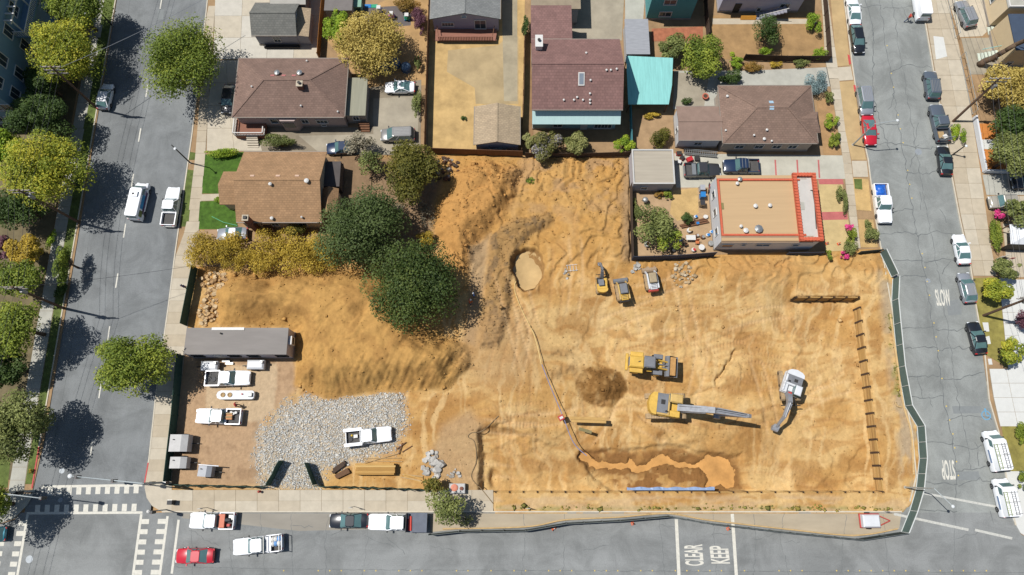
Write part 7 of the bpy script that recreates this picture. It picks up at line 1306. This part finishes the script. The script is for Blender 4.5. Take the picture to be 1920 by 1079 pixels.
for y in (-.4, .4): MB().bar((-.8, y, .15), (.8, y, .15), .05, .05).build('bar', ventW, t)
# ladders on the ground behind the garage
p = W(1312, 290, .12); t = thing('ladder_stack', 'long aluminium ladders lying in driveway above the dark pickup', 'ladder', p, R(-6))
for k in range(2):
    for y in (-.3, .3): MB().bar((-2.4, y+.1*k, .35+.2*k), (2.4, y+.1*k, .35+.2*k), .08, .1).build('rail', tin, t)
    for i in range(15): MB().bar((-2.2+.31*i, -.3+.1*k, .35+.2*k), (-2.2+.31*i, .3+.1*k, .35+.2*k), .06, .06).build('rung', tin, t)
def junk(label, name, cat, px, parts, z=.11, rz=0):
    t = thing(name, label, cat, W(*px, z), rz)
    for nm, m, mt in parts: m.build(nm, mt, t)
    return t
redj = M('junk_red', C(200, 50, 56), .5, .1, 2); blj = M('junk_blue', C(40, 130, 200), .5, .08, 2); orj = M('junk_orange', C(206, 122, 74), .7, .15, 2)
def bx(c, d, rz=0): return MB().box(c, d, rz)
for i, (x, y, c, d, lb) in enumerate(((1272, 290, redj, (.7, .5, .5), 'red box at the end of the aluminium ladders'), (1292, 301, redj, (.8, .6, .5), 'red machine below the aluminium ladders'), (1278, 298, orj, (.6, .5, .4), 'orange crate below the aluminium ladders'), (1272, 306, ventW, (.5, .5, .5), 'white bucket box beside the dark pickup'), (1306, 299, plast, (.7, .6, .4), 'black crate below the aluminium ladders'))):
    junk(lb, 'crate', 'box', (x, y), [('shell', bx((0, 0, d[2]/2), d, i*.4), c), ('lid', bx((0, 0, d[2]+.03), (d[0]*1.05, d[1]*1.05, .06), i*.4), c if i % 2 else dark)])
def bin_(label, px, mat): junk(label, 'wheeled_bin', 'bin', px, [('bin_body', MB().prism([(-.3, -.35), (.3, -.35), (.3, .35), (-.3, .35)], .05, 1.0), mat), ('lid', bx((0, 0, 1.04), (.68, .78, .08)), mat), ('wheel', MB().lathe([(.1, -.3), (.1, .3)], 8, (0, .35, .1), 'X'), rubber)])
bin_('grey wheeled bin beside the white wall, upper', (1314, 357), MATS['chipper_grey']); bin_('blue wheeled bin beside the white wall', (1315, 370), blj); bin_('dark grey wheeled bin below the blue one', (1314, 385), PD)
junk('grey kettle grill in the back-yard corner', 'kettle_grill', 'grill', (1208, 379), [('bowl', MB().lathe([(.1, .5), (.4, .7), (.42, .85), (.3, 1.05), (.05, 1.12)], 14), metalG), ('leg', MB().tube((.2, 0, .5), (.4, .1, 0), .03), dark), ('leg', MB().tube((-.2, .1, .5), (-.35, .2, 0), .03), dark), ('leg', MB().tube((0, -.2, .5), (0, -.4, 0), .03), dark)])
for i, x in enumerate((1199, 1216)): junk('%s old door leaning on the garage wall' % ('left', 'right')[i], 'old_door', 'door', (x, 358), [('panel', MB().box((0, .3, .85), (.9, .06, 1.8), rx=-.35), greyr[i]), ('inset', MB().box((0, .26, .87), (.5, .06, 1.0), rx=-.35), dark if i == 0 else ventW)])
junk('white table in the junk yard', 'table', 'table', (1293, 449), [('table_top', bx((0, 0, .72), (1.3, .7, .06)), ventW)]+[('leg', bx((sx*.55, sy*.28, .35), (.06, .06, .7)), metalG) for sx in (-1, 1) for sy in (-1, 1)]); junk('small round white table near the junk yard corner', 'table', 'table', (1313, 467), [('table_top', MB().lathe([(.42, .7), (.42, .75)], 16), ventW), ('leg', MB().tube((0, 0, 0), (0, 0, .7), .05), metalG)])
junk('orange chair in the junk yard', 'chair', 'chair', (1306, 456), [('seat', bx((0, 0, .45), (.5, .5, .06)), orj), ('backrest', bx((0, .24, .72), (.5, .05, .5)), orj)]+[('leg', bx((sx*.2, sy*.2, .21), (.05, .05, .42)), dark) for sx in (-1, 1) for sy in (-1, 1)])
rr = random.Random(5); jm = [ventW, redj, blj, orj, dark, woodB, metalG, plast, woodL, MATS['slab_grey_0']]
spots = [('white cooler above white table', 1291, 434), ('dark crate left of white table', 1274, 452), ('brown drawer above the orange chair', 1306, 443), ('wooden box beside the orange chair', 1316, 446), ('red toolbox by the white house wall', 1326, 442), ('white basin by the white house wall', 1333, 436), ('white sack under the junk tree', 1212, 460), ('blue bundle beneath the junk tree', 1246, 467), ('dark heap right of the junk tree', 1272, 464), ('grey tub at right of the dark heap', 1284, 460), ('white bin lid above the back-yard planks', 1303, 408), ('white heater box beside house wall', 1322, 408), ('small crate against the house corner', 1332, 458), ('brown basket near round bush', 1306, 420), ('dark box near the lower junk fence', 1262, 470), ('white pail near the lower junk fence', 1299, 470)]
for i, (lb, x, y) in enumerate(spots):
    mt = ventW if 'white' in lb else redj if 'red' in lb else blj if 'blue' in lb else dark if 'dark' in lb else woodB if ('brown' in lb or 'wooden' in lb) else metalG; d = (rr.uniform(.5, .9), rr.uniform(.4, .7), rr.uniform(.3, .6)); a = rr.uniform(0, 3)
    junk(lb+' in the junk yard' if 'junk' not in lb and 'house' not in lb else lb, 'yard_junk', 'junk', (x, y), [('shell', MB().lathe([(d[0]*.3, 0), (d[0]*.5, d[2]*.5), (d[0]*.45, d[2]), (d[0]*.2, d[2]*1.05)], 7), mt), ('lid', bx((.1, 0, d[2]*1.05), (d[0]*.6, d[1]*.6, .06), a), rr.choice(jm))])
planks('scrap_timber', 'dark timber planks lying across the junk yard', 'timber', (1300, 420), R(14), 3, 1, (4., .2, .1), [woodB, boardD], z=.1, jitter=.05)
for x, y, lb, c in ((735, 33, 'pink and white toy car on the play yard', 'pink'), (764, 36, 'green and white toy slide on the play yard', 'green'), (712, 22, 'white toy trike on the play yard', 'white')):
    cm = M('toy_'+c, dict(pink=C(226, 120, 190), green=C(60, 170, 130), white=C(226, 222, 216))[c], .4, .1, 2); junk(lb, 'toy', 'toy', (x, y), [('body', MB().lathe([(.35, .15), (.5, .4), (.4, .8), (.15, .95)], 8), cm), ('canopy', bx((0, 0, 1.05), (.6, .6, .08)), ventW), ('wheel', MB().lathe([(.14, -.4), (.14, .4)], 8, (.3, 0, .14), 'Y'), blj), ('wheel', MB().lathe([(.14, -.4), (.14, .4)], 8, (-.3, 0, .14), 'Y'), blj)])
junk('blue and green mat at the play yard edge', 'play_mat', 'mat', (696, 12), [('tile', bx((-.5, 0, .04), (.95, .6, .05)), blj), ('tile', bx((.5, 0, .04), (.95, .6, .05)), M('toy_green', (0, 0, 0)))]); junk('small green storage hut in the play yard', 'storage_hut', 'hut', (674, 18), [('wall', bx((0, 0, .7), (1.1, 1.3, 1.4)), M('hut_green', C(140, 180, 160), .7, .06, 2)), ('roof', bx((0, 0, 1.46), (1.2, 1.4, .1)), M('hut_green', (0, 0, 0))), ('door', bx((0, -.66, .6), (.7, .03, 1.1)), greenM)])
h = House('shed', 'flat dark-grey roof beside the citrus tree at the top edge', 'shed', (614, -60), (660, 20), 2.6, MATS['greige_wall'], .1); h.flat(M('dark_grey_roof', C(128, 122, 118), .9, .1, 1), None); h.win(.5, 1, .8, .8)
for x, y, lb in ((720, 128, 'left'), (742, 122, 'middle'), (762, 130, 'right')): junk('%s blue-grey covered item in shade above the white sedan' % lb, 'covered_item', 'covered item', (x, y), [('cover', MB().lathe([(.8, 0), (.75, .8), (.5, 1.1), (.1, 1.2)], 9), M('cover_blue', C(96, 120, 146), .7, .1, 1)), ('strap', MB().lathe([(.79, .3), (.78, .4)], 9), dark)])
junk('clay pot on the patio of the hip-roofed house', 'plant_pot', 'pot', (1321, 184), [('pot', MB().lathe([(.3, 0), (.45, .5), (.48, .55), (.3, .55)], 12), M('terracotta', C(206, 112, 88), .8, .1, 2)), ('soil', MB().lathe([(.32, .55), (.3, .57)], 12), boardD)])
junk('orange board leaning by the lavender house', 'board', 'board', (1402, 36), [('panel', MB().box((0, 0, .3), (2.3, .1, .6), rx=-.5), M('board_orange', C(240, 170, 70), .7, .06, 2)), ('edge', MB().box((0, .1, .05), (2.3, .1, .1)), woodB)])
# bicycle against the white wall
t = thing('bicycle', 'dark bicycle leaning on the white wall of the orange-trimmed house', 'bicycle', W(1328, 355, .11), R(82))
for x in (-.5, .5): MB().lathe([(.3, -.02), (.34, -.02), (.34, .02), (.3, .02)], 16, (x, 0, .34), 'Y').build('wheel', rubber, t)
for a, b in (((-.5, 0, .34), (-.1, 0, .8)), ((-.1, 0, .8), (.35, 0, .85)), ((.5, 0, .34), (.35, 0, .95)), ((-.1, 0, .8), (0, 0, .3)), ((0, 0, .3), (.38, 0, .8))): MB().tube(a, b, .025, .025, 6).build('frame_tube', redj, t)
MB().box((-.12, 0, .9), (.26, .12, .06)).build('saddle', plast, t); MB().bar((.36, -.28, .98), (.36, .28, .98), .03, .03).build('handlebar', metalG, t)
# ---------------------------------------------------------------- people
skin = M('skin', C(190, 140, 112), .6, .05, 4)
def skinmesh(name, nodes, edges, mat, parent, sub=1):
    me = bpy.data.meshes.new(name); me.from_pydata([n[0] for n in nodes], edges, []); o = bpy.data.objects.new(name+'_tmp', me); col.objects.link(o); md = o.modifiers.new('s', 'SKIN'); o.modifiers.new('d', 'SUBSURF').levels = sub
    for i, n in enumerate(nodes): me.skin_vertices[0].data[i].radius = (n[1], n[1]*(n[2] if len(n) > 2 else 1)); me.skin_vertices[0].data[i].use_root = i == 0
    bpy.context.view_layer.update(); dg = bpy.context.evaluated_depsgraph_get(); m2 = bpy.data.meshes.new_from_object(o.evaluated_get(dg)); bpy.data.objects.remove(o); m2.materials.clear(); m2.materials.append(mat); m2.shade_smooth(); r = bpy.data.objects.new(name, m2); col.objects.link(r); r.parent = parent; return r
def person(label, p, rz, shirt, pants, hat, stride=.25, lean=0., arm=.2, reach=0.):
    t = thing('person', label, 'person', p, rz); l = lean
    J = dict(pel=(0, 0, .95), chest=(l*.6, 0, 1.3), neck=(l, 0, 1.5), head=(l+.03, 0, 1.62), top=(l+.03, 0, 1.72), ls=(l*.8, .2, 1.42), rs=(l*.8, -.2, 1.42), le=(l+arm*.4+reach*.5, .27, 1.15+reach*.2), re=(l-arm*.4+reach*.5, -.27, 1.15+reach*.2), lw=(l+arm+reach, .25, .92+reach*.4), rw=(l-arm*.6+reach, -.25, .92+reach*.4), lk=(stride*.6, .1, .5), rk=(-stride*.3, -.1, .5), lf=(stride, .1, .08), rf=(-stride, -.1, .08), lt=(stride+.16, .1, .04), rt=(-stride+.16, -.1, .04))
    E = [('pel', 'chest'), ('chest', 'neck'), ('neck', 'head'), ('head', 'top'), ('chest', 'ls'), ('ls', 'le'), ('le', 'lw'), ('chest', 'rs'), ('rs', 're'), ('re', 'rw'), ('pel', 'lk'), ('lk', 'lf'), ('lf', 'lt'), ('pel', 'rk'), ('rk', 'rf'), ('rf', 'rt')]; rad = dict(pel=.13, chest=.14, neck=.055, head=.095, top=.07, ls=.065, rs=.065, le=.045, re=.045, lw=.03, rw=.03, lk=.06, rk=.06, lf=.045, rf=.045, lt=.035, rt=.035)
    ns = list(J); ix = {n: i for i, n in enumerate(ns)}; nodes = [(J[n], rad[n]) for n in ns]; ed = [(ix[a], ix[b]) for a, b in E]
    for s in ('l', 'r'):
        wv = Vector(J[s+'w'])
        for k in range(4): nodes.append(((wv.x+.03+.02*(k in (1, 2)), wv.y+(k-1.5)*.02, wv.z-.09-.01*(k in (1, 2))), .009)); ed.append((ix[s+'w'], len(nodes)-1))
        nodes.append(((wv.x+.06, wv.y+(.03 if s == 'r' else -.03), wv.z-.03), .010)); ed.append((ix[s+'w'], len(nodes)-1))
    b = skinmesh('body', nodes, ed, skin, t)
    def sub(nm, keys, grow, mat): k2 = [k for k in ns if k in keys]; i2 = {k: i for i, k in enumerate(k2)}; skinmesh(nm, [(J[k], rad[k]+grow) for k in k2], [(i2[a], i2[b_]) for a, b_ in E if a in i2 and b_ in i2], mat, t)
    sub('shirt', ('pel', 'chest', 'ls', 'rs', 'le', 're'), .022, shirt); sub('trousers', ('pel', 'lk', 'rk', 'lf', 'rf'), .02, pants)
    MB().lathe([(.13, -.02), (.125, .03), (.1, .09), (.04, .12)], 12, (l+.03, 0, 1.68)).build('hat' if hat is not PK else 'hair', hat, t)
    for s_ in (-1, 1): MB().lathe([(.012, 0), (.012, .01)], 6, (l+.125, s_*.035, 1.63), 'X').build('eye', plast, t)
    MB().box((l+.135, 0, 1.6), (.03, .025, .04)).build('nose', skin, t); return t
denim = M('denim', C(70, 86, 116), .9, .1, 3); clD = M('cloth_dark', C(60, 58, 70), .9, .1, 3); clR = M('cloth_red', C(200, 66, 58), .9, .08, 3); clW = M('cloth_white', C(222, 220, 226), .9, .05, 3); hv = M('vest_orange', C(236, 120, 60), .8, .05, 3); clB = M('cloth_blue', C(60, 110, 180), .9, .08, 3)
person('pedestrian in purple-grey top walking on the left pavement', W(350, 541, .12), R(100), M('cloth_purple', C(110, 90, 150), .9, .08, 3), clD, PK); person('worker in red top below the capsule-shaped trailer', Wg(447, 761), R(20), clR, clD, mred, .1, .1); person('person in red and blue walking across the top of right street', W(1698, 40, 0), R(15), clR, denim, PK, .4, .15, .35)
person('worker in blue shirt standing in the shade of round oak', Wg(889, 556), R(200), clB, clD, mwhite, .08); person('worker in orange vest in the shade of round oak, lower', Wg(882, 571), R(60), hv, denim, ventW, .1, .2, .2, .2)
# ---------------------------------------------------------------- stuff: gravel, clods, weeds
def scatter(name, label, n, bbox, weight, size, mat, seed, flat=.6, kind='stuff', tone=None):
    rs = np.random.RandomState(seed); X = rs.uniform(bbox[0], bbox[2], n*6); Y = rs.uniform(bbox[1], bbox[3], n*6); i = np.clip(((X-TX0)/TS).astype(int), 0, nx-1); j = np.clip(((Y-TY0)/TS).astype(int), 0, ny-1); ok = rs.rand(n*6) < weight[j, i]; X, Y, i, j = X[ok][:n], Y[ok][:n], i[ok][:n], j[ok][:n]; n = len(X)
    s = size*np.exp(rs.normal(0, .5, n).clip(-1, 1.15)); Zs = HEIGHT[j, i]; o = np.array([[1, 0, 0], [0, 1, 0], [-1, 0, 0], [0, -1, 0], [0, 0, 1], [0, 0, -.5]]); a = rs.rand(n)*6.28; v = o[None]*(1+.3*rs.normal(size=(n, 6, 1)).clip(-1.3, 1.3)); ca, sa = np.cos(a)[:, None], np.sin(a)[:, None]; vx = v[..., 0]*ca-v[..., 1]*sa; vy = v[..., 0]*sa+v[..., 1]*ca
    P = np.stack([X[:, None]+vx*s[:, None], Y[:, None]+vy*s[:, None]*rs.uniform(.6, 1, (n, 1)), (Zs+s*flat*.3)[:, None]+v[..., 2]*s[:, None]*flat], -1).reshape(-1, 3); F = np.array([[0, 1, 4], [1, 2, 4], [2, 3, 4], [3, 0, 4], [1, 0, 5], [2, 1, 5], [3, 2, 5], [0, 3, 5]]); Fa = (F[None]+np.arange(n)[:, None, None]*6).reshape(-1, 3); cols = None
    if tone is not None: c = tone(rs, n, j, i); cols = np.repeat(c, 6, 0)
    ob = np_mesh(name, P, Fa, mat, kind=kind, colors=cols); tag(ob, label, name.split('_')[-1]); return ob
gcol = lambda rs, n, j, i: np.array(C(218, 216, 208))[None]*rs.uniform(.74, 1.15, (n, 1))*np.where(rs.rand(n, 1) < .22, np.array([[1.05, .92, .76]]), 1)
gw = sm(-26, 14, dR+wob(12, 10, 3))**1.6*sm(2, -8, dB); scatter('loose_gravel', 'pale grey crushed gravel spread inside the gate', 26000, (-34, -3, -9, 16), gw, .07, dirt, 2, .3, tone=gcol)
ccol = lambda rs, n, j, i: np.clip(base[j, i]*rs.uniform(.8, 1.3, (n, 1)), 0, .8)
cw_ = np.clip(sm(-14, 8, dB)*sm(40, 10, dB)*.7+sm(-10, 6, dD)*.8+lump*.7+sm(-8, 6, dG)*.9+.12+sm(1.2, .8, dc)*.5, 0, 1)*(ds > 6)*(dM < -6)*(dpd > 1.2)*(dY < 0)
scatter('soil_clods', 'small soil clods scattered over the heaps and pit', 11000, (-42, -3, 52, 48), cw_, .055, dirt, 3, .6, tone=ccol); scatter('soil_lumps', 'larger soil lumps on the heap slopes', 450, (-42, -3, 52, 48), cw_**2, .15, dirt, 4, .7, tone=ccol)

wcol = lambda rs, n, j, i: np.array(C(150, 146, 78))[None]*rs.uniform(.6, 1.25, (n, 1))*np.where(rs.rand(n, 1) < .35, np.array([[1.4, 1.2, 1.1]]), 1)
ww = np.exp(-((PY-954)/3.5)**2)*(PX > 935)*(PX < 1690)*sm(.42, .6, fbm(PX/26, PY/8, 4))+np.exp(-((PX-1671-(PY-650)*.14)/5)**2)*(PY > 590)*(PY < 745)*sm(.35, .6, fbm(PX/9, PY/18, 4))
scatter('dry_weeds', 'yellow-green weeds along the site edges', 5000, (-4, -8, 60, 26), ww, .13, dirt, 8, .8, tone=wcol)
